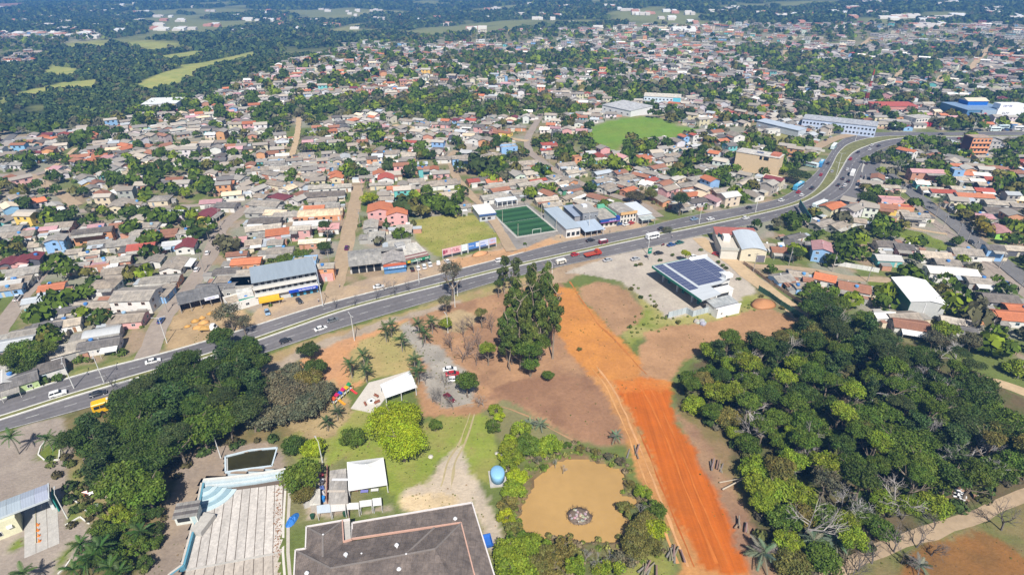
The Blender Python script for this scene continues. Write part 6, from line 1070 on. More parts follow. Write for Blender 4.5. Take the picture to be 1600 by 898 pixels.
def tree(x, y, h, rad, sp, label=None, desc=True, group='trees', z=None, seed=None, mark=None, name='tree', cat='tree', variant=None):
    shp, col, de = SPEC[sp]; g = random.Random(seed if seed is not None else int(abs(x * 53 + y * 97) * 10)); z = float(hgt(x, y)) if z is None else z
    if variant: shp = variant
    up_ = (x, y, h * .7); dz_ = up_[2] - CAM_H; fw_ = y * CP - dz_ * SP; uu_ = 800 + FPX * x / fw_; vv_ = 449 - FPX * (y * SP + dz_ * CP) / fw_
    if 148 < uu_ + rad * 3.4 and uu_ - rad * 3.4 < 170 and 616 < vv_ + rad * 4 and vv_ - rad * 4 < 634: return None
    root = thing(name, (x, y, z - .1), g.uniform(0, 6.28), label, cat, group, mark=mark)
    if desc and not label: tag(root, desc=de if isinstance(desc, bool) else desc)
    me = g.choice(CR[shp]); jj = g.uniform(.84, 1.16); zs = {'round': .82, 'thin': .85, 'umbrella': .62, 'big': .8, 'bright': .85, 'shrub': .85}.get(shp, 1.0)
    if shp in ('tall', 'tuft'): vr = h * (.36 if shp == 'tall' else .27); cz = h - vr * (1.25 if shp == 'tall' else 1.1) * .95
    else: vr = rad * zs * 1.05; cz = max(h - vr * .8, vr * .55)
    c = obj('crown', me, None, root, tuple(k * jj * g.uniform(.95, 1.05) for k in col), (0, 0, cz)); c.scale = (rad, rad, vr); c.rotation_euler = (0, 0, g.uniform(0, 6.28))
    if shp in ('tuft', 'tall'): t = obj('trunk', g.choice(TALLT), None, root, (.25, .2, .15)); t.scale = (h * .9,) * 3
    else: t = obj('trunk', g.choice(TRUNKS), None, root, (.2, .16, .12)); t.scale = (h * .62,) * 3
    TREES.append((x, y, rad, root)); return root
def tpx(u, v, h, rad, sp, f=.62, **k):      # crown middle seen at a photograph point
    p = P(u, v, h * f); return tree(p.x, p.y, h, rad, sp, **k)
# the bright tree and its companions in the park
tpx(620, 656, 14, 8.0, 'lime', .62, label='large bright yellow-green spreading tree beside the white event roof', mark='bright yellow-green tree', variant='bright'); SPEC['lime']
tpx(605, 652, 10, 5.0, 'lime', .6, label='smaller bright yellow-green tree at the left flank of the big bright tree', variant='round')
tpx(628, 686, 12.5, 6.6, 'lime', .6, label='lower bright yellow-green crown merging with the big bright tree', variant='bright')
for u, v, h, rd_, sp, lb in ((551, 680, 5.5, 4.0, 'mid', 'rounded dense green tree ringed with pale stones on the lawn'), (680, 663, 4, 2.3, 'mid', 'small dense green tree on the lawn right of the bright tree'), (470, 742, 9, 5.8, 'mid', 'leafy dark green tree between the drained pool and the outbuilding'), (474, 770, 6, 3.4, 'olive', 'reddish-olive tree hanging over the edge of the drained pool'), (458, 692, 5, 4.0, 'dark', 'dense dark shrubby tree right of the small dark pool'), (487, 697, 5, 3.6, 'lime', 'rounded yellow-green tree beside the leaning lamp post'), (730, 597, 9, 4.2, 'mid', 'leafy tree leaning over the parked cars in the driveway'), (705, 432, 17, 5.0, 'grey', 'tall grey-green eucalyptus standing alone at the highway verge'), (697, 473, 9, 3.2, 'grey', 'lower greyish crown under the lone verge eucalyptus'), (696, 504, 5, 3.0, 'light', 'short light green tree by the driveway entrance'), (762, 548, 9, 3.2, 'light', 'light green slender tree left of the tall pine stand'), (752, 492, 8, 2.6, 'olive', 'thin olive tree on the bare slope left of the pine stand'),
    (482, 545, 7, 4.0, 'dark', 'dense dark green tree on the verge by the orange lot'), (490, 572, 7, 4.2, 'dark', 'dark green tree at the left edge of the orange lot'), (357, 490, 12, 5.5, 'grey', 'tall grey-green tree standing before the materials depot'), (380, 505, 8, 3.2, 'grey', 'small dark tree at the highway kerb before the turquoise store'), (508, 357, 11, 3.6, 'dark', 'tall dense dark tree left of the villa street'), (507, 385, 7, 4.0, 'dark', 'rounded dark tree below the tall one beside the villa street'), (444, 402, 6, 4.5, 'mid', 'olive-green tree behind the balconied shop block'), (470, 395, 6, 4, 'mid', 'green tree right behind the balconied shop block'), (578, 307, 8, 5.5, 'lime', 'bright light green tree behind the red-roofed villa'), (1071, 397, 6, 2.6, 'lime', 'small yellow-green tree at the corner of the station canopy'), (788, 424, 16, 2.8, 'euc', 'slender eucalyptus overlapping the highway, left of a twin'), (807, 424, 15, 2.8, 'euc', 'slender eucalyptus overlapping the highway, right of a twin'), (779, 447, 8, 2.4, 'dark', 'dark low tree at the left foot of the pine stand'), (1064, 314, 13, 5.5, 'dark', 'tall dark tree beside the highway right of the shop row'), (993, 305, 7, 6, 'umbo', 'broad greyish tree behind the shop row'), (1017, 302, 7, 4.5, 'olive', 'olive tree behind the right end of the shop row'), (1043, 357, 4, 3, 'grey', 'small grey roadside tree on the highway kerb'), (1243, 395, 8, 4.0, 'dark', 'single dark green tree by the lane opposite the hangar'), (1247, 272, 9, 8.0, 'umb', 'broad flat-topped dark tree beside the blue buses'), (1356, 307, 8, 6, 'dark', 'dark rounded tree between the low roofs at the avenue corner')):
    tpx(u, v, h, rd_, sp, label=lb, mark={551: 'stone-ringed tree', 470: 'leafy pool tree', 705: 'lone verge eucalyptus', 1247: 'flat-topped tree by the buses', 357: 'depot tree', 730: 'driveway tree'}.get(u))
# tall stand in the middle
for u, v, h in V('X7', (560, 330), (600, 230), (700, 170), (785, 160), (830, 285), (842, 370), (540, 430), (650, 400), (740, 290), (560, 530), (690, 520), (765, 400), (640, 330), (700, 240)) and [(*q, hh) for q, hh in zip(V('X7', (560, 330), (600, 230), (700, 170), (785, 160), (830, 285), (842, 370), (540, 430), (650, 400), (740, 290), (560, 530), (690, 520), (765, 400), (640, 330), (700, 240)), (20, 23, 24, 24, 24, 23, 19, 20, 23, 16, 17, 21, 22, 23))]:
    tpx(u, v, h, 3.5 if h > 18 else 3.8, 'pine', .74, group='tall stand of pines')
for u, v, h, r_ in [(*q, a, b) for (q, a, b) in zip(V('X7', (690, 630), (625, 610), (745, 580), (690, 690), (800, 760), (570, 600)), (13, 11, 12, 8, 4, 9), (4.6, 4, 4, 3.6, 2.2, 3))]:
    tpx(u, v, h, r_, 'mid', .6, group='low trees at the foot of the pine stand', desc='bushy green tree at the foot of the pine stand')
def scatter(poly, n, sep, view='PX', seed=0, avoid=None):
    w = wp(V(view, *poly)); a = np.array(w); lo, hi = a.min(0), a.max(0); g = np.random.default_rng(seed); out = []; k = 0
    while len(out) < n and k < n * 60:
        k += 1; p = lo + (hi - lo) * g.random(2)
        if not inpoly([p[0]], [p[1]], a)[0]: continue
        if any((p[0] - q[0]) ** 2 + (p[1] - q[1]) ** 2 < sep * sep for q in out): continue
        if avoid and avoid(p): continue
        out.append(tuple(p))
    return out
gr = random.Random(5)
# wood on the right: ground polygon shifted towards the camera, because crowns stand above their feet
for i, (x, y) in enumerate(scatter([(1068, 628), (1078, 592), (1110, 560), (1165, 560), (1228, 545), (1268, 500), (1330, 515), (1362, 545), (1440, 580), (1490, 600), (1560, 650), (1600, 700), (1645, 740), (1590, 752), (1520, 790), (1470, 812), (1400, 838), (1330, 868), (1300, 890), (1235, 898), (1205, 880), (1185, 840), (1180, 800), (1178, 760), (1165, 715), (1110, 665)], 158, 4.5, seed=12)):
    edge = x < 62 or y < 95; sp = gr.choice(['dark', 'dark', 'mid', 'mid', 'mid', 'light', 'grey', 'olive', 'mid', 'light', 'tall', 'mid'] if x < 95 else ['dark', 'dark', 'tall', 'mid', 'mid', 'olive', 'mid', 'umb', 'tall'])
    if edge: sp = gr.choice(['mid', 'light', 'light', 'olive', 'mid'])
    h = gr.uniform(7, 13) if not edge else gr.uniform(4, 8); tree(x, y, h, gr.uniform(3.0, 5.0), sp, group='trees of the right-hand wood')
for u, v, h, r_, sp in ((1400, 690, 12, 7.5, 'mid'), (1350, 655, 11, 6, 'mid'), (1445, 730, 11, 7, 'mid'), (1120, 610, 8, 4.5, 'light'), (1115, 545, 8, 4.5, 'light'), (1160, 545, 9, 4.5, 'mid'), (1210, 540, 9, 5.5, 'mid'), (1230, 530, 9, 5, 'mid'), (1530, 600, 10, 7, 'dark'), (1500, 640, 10, 6, 'dark'), (1290, 470, 10, 6, 'dark'), (1280, 520, 10, 6, 'olive'), (1310, 500, 9, 6, 'dark'), (1390, 545, 9, 6, 'dark'), (1440, 555, 9, 6, 'dark'), (1580, 680, 10, 7, 'dark'), (1215, 760, 7, 4.5, 'light')):
    tpx(u, v, h, r_, sp, group='trees of the right-hand wood', variant='big' if r_ > 5.4 else None)
# wood on the left
for i, (x, y) in enumerate(scatter([(138, 695), (150, 672), (205, 650), (250, 620), (330, 590), (395, 580), (415, 600), (410, 640), (400, 680), (330, 708), (280, 735), (262, 775), (250, 820), (200, 800), (170, 770), (150, 735), (112, 720)], 46, 5.6, seed=3)):
    tree(x, y, gr.uniform(9, 14), gr.uniform(3.8, 6.2), gr.choice(['dark', 'tall', 'mid', 'dark', 'mid', 'tall', 'umb']), group='trees of the left-hand wood')
for u, v, h, r_, sp in ((335, 640, 12, 9.5, 'mid'), (280, 575, 12, 7, 'dark'), (215, 640, 13, 7.5, 'dark'), (375, 560, 11, 6.5, 'mid'), (455, 612, 9, 6.5, 'grey'), (425, 600, 9, 5.5, 'grey'), (475, 630, 8, 5.5, 'grey'), (440, 640, 7, 5, 'grey'), (498, 610, 8, 5, 'grey'), (410, 645, 8, 5.5, 'grey'), (480, 590, 8, 5, 'olive'), (455, 580, 8, 4.5, 'grey'), (345, 525, 9, 5, 'dark'), (385, 540, 9, 4.5, 'dark'), (160, 690, 10, 6, 'dark'), (255, 690, 12, 7, 'dark')):
    tpx(u, v, h, r_, sp, group='trees of the left-hand wood', variant='big' if r_ > 6 else ('round' if sp == 'grey' else None))
# low plants below the left wood
for i, (x, y) in enumerate(scatter([(150, 790), (200, 790), (262, 800), (255, 850), (235, 905), (140, 905), (150, 840)], 26, 3.2, seed=8)): tree(x, y, gr.uniform(2.5, 5), gr.uniform(1.8, 3), gr.choice(['mid', 'dark', 'light', 'mid']), group='shrubs under the left wood', name='shrub', cat='shrub', variant='shrub', desc=gr.choice(['bushy green shrub', 'dense dark shrub']))
# shrubs round the pond
for i, (u, v, r_, sp) in enumerate([(*q, a, b) for (q, a, b) in zip(V('N5', (70, 90), (180, 60), (330, 60), (110, 150), (60, 200), (120, 270), (90, 340), (60, 440), (50, 520), (100, 600), (190, 700), (260, 720), (330, 760), (420, 720), (120, 650), (60, 760), (90, 860), (230, 840), (350, 850), (480, 840), (820, 460), (930, 360), (990, 470), (950, 560), (1000, 600), (900, 640), (870, 720), (960, 700), (800, 800), (740, 840), (520, 80), (620, 100), (700, 130), (780, 160), (840, 310), (650, 860), (250, 150), (280, 200), (440, 60)), (3.8, 4, 3.8, 3.2, 2.8, 3.3, 3.3, 3, 2.8, 2.8, 3.6, 3, 3.2, 3.2, 2.8, 4.4, 5, 3.4, 3.2, 3.2, 2.6, 2.4, 3.2, 3.4, 3.6, 3.6, 3.6, 3.6, 3, 2.8, 1.5, 1.5, 1.6, 1.6, 1.5, 2, 1.6, 1.3, 1.5), ('light', 'mid', 'light', 'light', 'light', 'lime', 'light', 'olive', 'lime', 'olive', 'light', 'light', 'olive', 'olive', 'mid', 'light', 'light', 'olive', 'olive', 'light', 'olive', 'light', 'mid', 'olive', 'lime', 'olive', 'olive', 'olive', 'grey', 'light', 'olive', 'olive', 'grey', 'grey', 'olive', 'light', 'grey', 'mid', 'mid'))]):
    tpx(u, v, r_ * 1.35, r_, sp, .5, group='shrubs round the muddy pond', name='shrub', cat='shrub', variant='shrub' if r_ < 3.3 else 'round', desc={'light': 'light green', 'lime': 'yellow-green', 'olive': 'olive', 'mid': 'mid green', 'grey': 'greyish'}[sp] + ' shrub')
for u, v, r_, sp in [(*q, a, b) for (q, a, b) in zip(V('PX', (775, 640), (770, 665), (800, 690), (815, 668), (830, 690), (845, 700), (790, 712), (862, 692), (780, 650)), (2.6, 2.6, 3, 3.2, 2.6, 2.8, 2.6, 2, 2), ('light', 'mid', 'lime', 'light', 'light', 'light', 'lime', 'light', 'lime'))]: tpx(u, v, r_ * 1.4, r_, sp, .5, group='shrubs round the muddy pond', name='shrub', cat='shrub', variant='shrub', desc='bright green bushy shrub')
for k, (u, v) in enumerate(V('E', (75, 245), (120, 235), (290, 200), (400, 155), (650, 110), (800, 215), (840, 245), (870, 270), (980, 365), (250, 605), (120, 520), (35, 450)) + V('PX', (1190, 462), (1222, 480), (1243, 492), (985, 510), (1060, 502), (820, 380), (905, 545))): tpx(u, v, 1.6, 1.2, gr.choice(['mid', 'olive', 'dark']), .5, group='low shrubs round the station', name='shrub', cat='shrub', variant='shrub', desc='small round shrub')
o_sh = [(105, 800, 'lawn hedge')]
# palms
def frond_mesh(L, seed, droop):
    g = random.Random(seed); m = MB(); pts = [Vector((L * t, 0, L * (.34 * t - droop * t * t))) for t in np.linspace(0, 1, 8)]
    for a, b in zip(pts[:-1], pts[1:]): m.face(a + Vector((0, -.035, 0)), b + Vector((0, -.03, 0)), b + Vector((0, .03, 0)), a + Vector((0, .035, 0)))
    for i in range(26):
        t = .08 + .92 * i / 26; k = min(6, int(t * 7)); q = pts[k].lerp(pts[k + 1], t * 7 - k); l = L * .24 * math.sin(math.pi * (.12 + .85 * t)) ** .7
        for s in (-1, 1): e = q + Vector((l * .55, s * l * .8, -l * .32 + g.uniform(-.06, .06))); m.face(q - Vector((.018, 0, 0)), q + Vector((.018, 0, 0)), e + Vector((.008, 0, 0)), e - Vector((.008, 0, 0)))
    me = m.mesh('frond'); me.materials.append(mat_palm); return me
mat_palm = mat('palm_leaf', .55, src='obj', spec=.3, noise=.15, nscale=2, transl=.12)
FR = [frond_mesh(1, i, .55 + .22 * i) for i in range(4)]
_pm = MB()
for k in range(6): _pm.tube((.03 * math.sin(k * .5), 0, k / 6), (.03 * math.sin((k + 1) * .5), 0, (k + 1) / 6), .035 - .002 * k, .033 - .002 * k, 8, False)
PTR = _pm.mesh('trunk', True); PTR.materials.append(M['bark'])
def palm(p, h, L, col=(.06, .10, .03), n=13, desc='tall palm', label=None, group='palms of the park', mark=None):
    g = random.Random(int(p[0] * 77 + p[1] * 13)); r = thing('palm', (p[0], p[1], p[2] - .05 if len(p) > 2 else 0), g.uniform(0, 6), label, 'palm', group, mark=mark)
    if not label: tag(r, desc=desc)
    t = obj('trunk', PTR, None, r, (.26, .23, .19)); t.scale = (h if h > 2 else 3, h if h > 2 else 3, h)
    for k in range(n):
        f = obj('frond', FR[k % 4 if k < n * .75 else 0], None, r, tuple(c * g.uniform(.8, 1.25) for c in col), (.03 * h, 0, h * .985), k * 2.4 + g.uniform(-.2, .2)); f.rotation_euler.y = -g.uniform(0, .5) if k < n * .6 else -g.uniform(.5, 1.1); f.scale = (L * g.uniform(.85, 1.1),) * 3
for u, v in V('M2', (405, 130), (420, 115), (455, 160), (295, 240), (335, 210), (342, 255), (495, 225), (505, 260), (507, 115), (550, 105), (530, 140)): 
    p = P(u, v, 5.0); palm((p.x, p.y, 0), 5.2, 2.9)
for u, v in V('N4', (225, 510), (150, 590)): p = P(u, v, 3.5); palm((p.x, p.y, 0), 3.6, 2.2, (.05, .08, .03), desc='short palm near the playground')
for (u, v), h, L in zip(V('N3', (370, 30), (300, 20), (420, 30), (60, 10), (600, 770), (560, 800), (640, 720), (700, 850), (760, 880), (470, 860), (150, 885), (900, 620), (520, 700)), (5, 4.5, 4.5, 6, 4.5, 4, 5, 4, 3.5, 3, 4, 4, 4), (2.8, 2.6, 2.6, 2.8, 3, 3, 3, 2.8, 2.6, 2.4, 2.6, 2.6, 2.8)): p = P(u, v, h); palm((p.x, p.y, 0), h, L, (.055, .11, .02), group='palms near the entrance gate', desc='leafy palm near the entrance')
for (u, v), h, L in zip(V('Y3', (690, 745), (1050, 650), (1200, 640)) + V('N5', (755, 0)) + V('PX', (845, 662), (828, 660), (1198, 862), (1437, 882)), (2.2, 2.5, 2.5, 2, 1.6, 1.6, 2.2, 1.6), (3.6, 3.2, 3.2, 2, 2.2, 2, 3, 2.4)): p = P(u, v, h); palm((p.x, p.y, 0), h, L, (.15, .18, .12), 16, group='silvery palms', desc='silvery-grey low palm')
for u, v in V('L8', (610, 110), (630, 60), (1110, 330), (1140, 345)) + V('L3', (1190, 370),) + V('B', (250, 400), (1290, 330)) + V('Z', ): p = P(u, v, 5); palm((p.x, p.y, float(hgt(p.x, p.y))), 5.4, 2.4, desc='garden palm among the houses', group='garden palms')
# leafless trees
def bare_mesh(seed, depth=5, spread=.62):
    g = random.Random(seed); m = MB()
    def br(p, d, l, r, k):
        e = p + d * l; m.tube(p, e, r, r * .68, 5 if k > 3 else 3, False)
        if k == 0: return
        for j in range(3 if k > 1 else 2):
            q = (d + Vector((g.gauss(0, spread), g.gauss(0, spread), g.gauss(.12, spread * .7)))).normalized(); br(e if j < 2 else p.lerp(e, .65), q, l * g.uniform(.62, .85), r * .62, k - 1)
    br(Vector((0, 0, 0)), Vector((g.uniform(-.1, .1), g.uniform(-.1, .1), 1)).normalized(), .34, .028, depth); me = m.mesh('branches'); me.materials.append(M['bark']); return me
BARE = [bare_mesh(i) for i in range(5)]
def bare(u, v, h, col=(.30, .27, .25), f=.0, label=None, desc='leafless tree', group='leafless trees'):
    p = P(u, v, h * f); g = random.Random(int(u * 7 + v)); o = obj('bare_tree', g.choice(BARE), None, None, col, (p.x, p.y, float(hgt(p.x, p.y)) - .1), g.uniform(0, 6)); k = h / 1.15; o.scale = (k * g.uniform(.9, 1.15),) * 2 + (k,); tag(o, label, 'bare tree', group, None if label else desc)
for u, v in [(724, 527), (748, 547), (730, 557), (722, 566), (706, 549), (744, 571), (740, 520), (768, 520)]: bare(u, v, 8.5, (.17, .13, .11), desc='thin leafless tree on the bare slope')
for u, v in [(676, 628), (688, 632), (708, 640), (665, 600), (694, 605)]: bare(u, v, 6, (.20, .18, .16), desc='leafless tree by the driveway cars')
for u, v, h in [(177, 605, 7), (524, 483, 5.5), (556, 478, 5.5), (588, 468, 5.5), (618, 463, 8), (600, 455, 6), (640, 457, 6)]: bare(u, v, h, (.16, .15, .15), desc='leafless street tree on the median')
for u, v, h in [(1435, 590, 12), (1410, 600, 11), (1370, 610, 10), (1340, 780, 11), (1322, 775, 9), (1250, 605, 9), (1200, 590, 10), (1160, 600, 9), (1530, 690, 12), (1500, 705, 10), (1550, 720, 11), (1235, 720, 8), (1290, 735, 8), (1180, 640, 9), (1265, 700, 9), (1475, 555, 9), (1500, 545, 9), (1455, 665, 9)]: bare(u, v, h, (.36, .34, .33), .6, desc='pale leafless tree')
for u, v, h in [(1340, 892, 7), (1362, 880, 7), (1396, 862, 7.5), (1432, 855, 7), (1455, 868, 6), (1408, 880, 6), (1564, 828, 9), (1458, 826, 6), (1510, 525, 8), (1540, 520, 8), (1330, 905, 7)]: bare(u, v, h, (.15, .13, .12), desc='dark leafless tree')
for u, v, h in [(865, 300 - 18, 1)] * 0 + [(1130, 240, 11), (1116, 232, 9), (1385, 250, 9), (1408, 262, 10), (1402, 240, 8), (1330, 620, 6), (880, 735, 3), (930, 880, 4), (950, 875, 4), (915, 870, 3.5), (1000, 800, 4), (868, 726, 3), (748, 625, 4), (755, 630, 4)]: bare(u, v, h, (.27, .25, .24), .3, desc='grey leafless tree')
for x, y in scatter([(1100, 600), (1228, 550), (1330, 530), (1440, 590), (1560, 660), (1520, 770), (1400, 820), (1300, 860), (1200, 830), (1170, 715)], 8, 12, seed=77): u_, v_ = 800 + FPX * x / (y * CP + CAM_H * SP), 449 - FPX * (y * SP - CAM_H * CP) / (y * CP + CAM_H * SP); bare(u_, v_, gr.uniform(10, 14), (.33, .30, .28), desc='tall grey leafless tree')
# leafless brush and undergrowth of the right-hand wood as one mass
us = []
for x, y in scatter([(1068, 630), (1110, 570), (1228, 550), (1330, 520), (1440, 580), (1560, 650), (1640, 740), (1520, 790), (1400, 840), (1300, 890), (1235, 898), (1185, 840), (1165, 715)], 420, 1.2, seed=31): us.append((x, y, 0, gr.uniform(1.2, 2.4), gr.choice([(.05, .08, .02), (.09, .10, .03), (.10, .09, .06)])))
for x, y in scatter([(60, 680), (130, 655), (330, 590), (405, 585), (430, 690), (300, 735), (262, 800), (250, 905), (140, 905)], 170, 1.4, seed=32): us.append((x, y, 0, gr.uniform(.8, 1.8), gr.choice([(.05, .08, .02), (.10, .12, .03), (.08, .07, .03)])))
for x, y in scatter([(785, 700), (845, 690), (900, 690), (985, 720), (1010, 780), (1045, 860), (990, 890), (900, 898), (790, 898), (795, 800)], 230, 1.0, seed=33, avoid=lambda p: inpoly([p[0]], [p[1]], POND)[0]): us.append((x, y, -.3, gr.uniform(.4, 1.0), gr.choice([(.14, .19, .03), (.18, .18, .05), (.19, .15, .09)])))
for x, y in scatter([(975, 436), (1020, 465), (1060, 492), (1130, 475), (1203, 466), (1190, 488), (1060, 507), (985, 542), (974, 525), (1000, 470)], 60, 1.2, seed=34): us.append((x, y, 0, gr.uniform(.3, .7), (.12, .15, .03)))
LOWC = []
for i in range(4):
    g = np.random.default_rng(200 + i); n = 44; d = g.normal(size=(n, 3)); d /= np.linalg.norm(d, axis=1)[:, None]; d[:, 2] = np.abs(d[:, 2]) * .9 - .12; b = g.uniform(.62, 1.0, n); p = d * b[:, None] * np.array([1, 1, .85]); nn = d + g.normal(0, .4, (n, 3)); nn /= np.linalg.norm(nn, axis=1)[:, None]; t = np.cross(nn, g.normal(size=(n, 3))); t /= np.linalg.norm(t, axis=1)[:, None]; bt = np.cross(nn, t); s = .30 * g.uniform(.7, 1.3, n)[:, None]
    LOWC.append((np.stack([p - t * s, p - bt * s * .8, p + t * s, p + bt * s * .8], 1).reshape(-1, 3), g.uniform(.65, 1.35, n)))
LOWF = []
for i in range(4):
    g = np.random.default_rng(300 + i); n = 18; d = g.normal(size=(n, 3)); d /= np.linalg.norm(d, axis=1)[:, None]; d[:, 2] = np.abs(d[:, 2]) * .9; b = g.uniform(.5, .9, n); p = d * b[:, None] * np.array([1, 1, .8]); nn = d + g.normal(0, .3, (n, 3)); nn /= np.linalg.norm(nn, axis=1)[:, None]; t = np.cross(nn, g.normal(size=(n, 3))); t /= np.linalg.norm(t, axis=1)[:, None]; bt = np.cross(nn, t); s = .46 * g.uniform(.7, 1.3, n)[:, None]
    LOWF.append((np.stack([p - t * s, p - bt * s * .8, p + t * s, p + bt * s * .8], 1).reshape(-1, 3), g.uniform(.65, 1.35, n)))
def mass(name, items, label=None):
    vs = []; cs = []; g = np.random.default_rng(len(items))
    for i, (x, y, z, r, col) in enumerate(items):
        v, k = (LOWF if y > 620 else LOWC)[i % 4]; a = g.uniform(0, 6.28); ca, sa_ = math.cos(a), math.sin(a); q = v * np.array([r, r, r * g.uniform(.9, 1.3)]); q = np.column_stack([q[:, 0] * ca - q[:, 1] * sa_ + x, q[:, 0] * sa_ + q[:, 1] * ca + y, q[:, 2] + z + r * .45 + 0]); vs.append(q)
        cs.append(np.repeat(np.asarray(col)[None] * k[:, None] * g.uniform(.85, 1.15), 4, 0))
    v = np.concatenate(vs); o = structure(name, npmesh(name, v, np.arange(len(v)).reshape(-1, 4), np.concatenate(cs)), M['leaf_far'], 'stuff')
    if label: o['label'] = label
    return o
mass('undergrowth', [(x, y, float(hgt(x, y)) + z, r, c) for x, y, z, r, c in us], 'scrubby undergrowth of the woods and pond bank')
# ================================================================ VEHICLES
def ring(x, zs, ws): return [(x, -ws[0], zs[0]), (x, ws[0], zs[0]), (x, ws[1], zs[1]), (x, ws[2], zs[2]), (x, -ws[2], zs[2]), (x, -ws[1], zs[1])]
WHEEL = MB().tube((0, -.11, 0), (0, .11, 0), .32, .32, 12).mesh('wheel'); WHEEL.materials.append(M['rubber']); HUB = MB().tube((0, -.125, 0), (0, .125, 0), .19, .19, 8).mesh('hub'); HUB.materials.append(M['plain'])
LIGHT = MB().box(-.04, .04, -.2, .2, -.08, .08).mesh('light'); LIGHT.materials.append(M['plain'])
def car_parts(kind):
    w = .86; b = MB(); g = MB(); rf = MB()
    if kind == 'hatch': L = 3.9; sec = [(-1.95, .35, .75, .9), (-1.8, .25, .82, .96), (-.6, .22, .86, .98), (.9, .22, .88, .92), (1.75, .25, .7, .76), (1.95, .35, .6, .66)]; cab = [(-1.75, .55, .95), (-1.35, 1.43, 0), (.2, 1.45, 0), (1.0, .55, .92)]
    elif kind == 'sedan': L = 4.4; sec = [(-2.2, .35, .75, .85), (-2.05, .25, .8, .93), (-.8, .22, .86, .95), (1.0, .22, .86, .9), (2.0, .25, .7, .75), (2.2, .35, .6, .65)]; cab = [(-1.55, .55, .93), (-.95, 1.4, 0), (.35, 1.42, 0), (1.2, .55, .9)]
    elif kind == 'suv': L = 4.3; sec = [(-2.15, .4, .85, 1.0), (-2.0, .3, .9, 1.08), (-.6, .28, .92, 1.1), (1.0, .28, .94, 1.06), (1.95, .3, .8, .9), (2.15, .4, .7, .8)]; cab = [(-2.0, .6, 1.08), (-1.75, 1.66, 0), (.3, 1.68, 0), (1.05, .6, 1.05)]
    elif kind == 'pickup': L = 5.0; sec = [(-2.5, .45, .85, .98), (-2.4, .35, .9, 1.0), (-.6, .3, .92, 1.0), (1.2, .3, .94, 1.04), (2.3, .35, .8, .9), (2.5, .45, .7, .8)]; cab = [(-.55, .6, 1.0), (-.35, 1.66, 0), (.75, 1.68, 0), (1.5, .6, 1.04)]
    hw = {'suv': .92, 'pickup': .92}.get(kind, .85)
    b.hull([ring(x, (z0, zm_, z1), (hw * .9, hw, hw * .88)) for x, z0, zm_, z1 in sec])
    (xa, _, za), (xb, zt, _), (xc, zt2, _), (xd, _, zd) = cab; hb, ht = hw * .9, hw * .72
    g.hull([[(xa, -hb, za), (xa, hb, za), (xa + .01, hb, za + .01), (xa + .01, -hb, za + .01)], [(xb, -hb * .98, za), (xb, hb * .98, za), (xb, ht, zt), (xb, -ht, zt)], [(xc, -hb * .98, zd), (xc, hb * .98, zd), (xc, ht, zt2), (xc, -ht, zt2)], [(xd, -hb, zd - .02), (xd, hb, zd - .02), (xd - .01, hb, zd - .01), (xd - .01, -hb, zd - .01)]])
    rf.hull([[(x, -ht * 1.02, z), (x, ht * 1.02, z), (x, ht * .96, z + .06), (x, -ht * .96, z + .06)] for x, z in ((xb - .12, zt - .03), (xb + .15, zt + .005), (xc - .1, zt2 + .005), (xc + .12, zt2 - .03))])
    for s in (-1, 1):    # pillars over the side glass
        for xq in ((xb + xc) / 2,): rf.hull([[(xq - .06, s * hb * 1.0, za - .02), (xq + .06, s * hb * 1.0, za - .02), (xq + .06, s * (hb - .05), za - .02), (xq - .06, s * (hb - .05), za - .02)], [(xq - .06, s * ht * 1.02, zt), (xq + .06, s * ht * 1.02, zt), (xq + .06, s * (ht - .05), zt), (xq - .06, s * (ht - .05), zt)]])
    if kind == 'pickup': bed = MB().box(-2.35, -.65, -.72, .72, .99, 1.012)
    res = [('body', b.mesh('body'), 'gloss'), ('window_glass', g.mesh('window_glass'), 'glass'), ('roof', rf.mesh('roof'), 'gloss')]
    if kind == 'pickup': res.append(('cargo_bed', bed.mesh('cargo_bed'), 'rubber'))
    for n, me, mt in res: me.materials.append(M[mt])
    return res, sec, hw, L
CARS = {k: car_parts(k) for k in ('hatch', 'sedan', 'suv', 'pickup')}
CC = {'white': (.72, .72, .72), 'black': (.02, .02, .022), 'silver': (.42, .43, .45), 'red': (.42, .02, .025), 'blue': (.03, .09, .26), 'maroon': (.13, .015, .025), 'grey': (.16, .17, .18), 'dark': (.03, .033, .04), 'green': (.02, .12, .10), 'purple': (.10, .02, .09), 'paleblue': (.24, .36, .5)}
def vehicle_root(kind, p, rz, desc, label, group, cat): 
    r = thing(kind, p, rz, label, cat, group)
    if not label: tag(r, desc=desc)
    return r
def car(u, v, col, kind='hatch', rz=None, label=None, group='cars', road=True, flip=False):
    p = P(u, v, .7); p.z = float(hgt(p.x, p.y)) + (.17 if road else .06)
    if rz is None: rz = street_near(p.x, p.y)[1] + (math.pi if flip else 0)
    names = {'hatch': 'hatchback', 'sedan': 'sedan', 'suv': 'sport utility car', 'pickup': 'pickup'}
    r = vehicle_root('car' if kind != 'pickup' else 'pickup_truck', p, rz, '%s %s' % (col.replace('paleblue', 'pale blue'), names[kind]), label, group, 'car' if kind != 'pickup' else 'pickup truck')
    res, sec, hw, L = CARS[kind]
    for n, me, mt in res: obj(n, me, None, r, CC[col] if mt == 'gloss' else None)
    for sx in (-1, 1):
        for sy in (-1, 1): w = obj('wheel', WHEEL, None, r, None, (sx * L * .31, sy * (hw - .1), .32)); obj('hub', HUB, None, w, (.4, .4, .4))
    for sy in (-1, 1): obj('headlight', LIGHT, None, r, (.75, .75, .7), (L / 2 - .03, sy * hw * .62, .58)); obj('tail_light', LIGHT, None, r, (.4, .02, .02), (-L / 2 + .03, sy * hw * .62, .72))
    return r
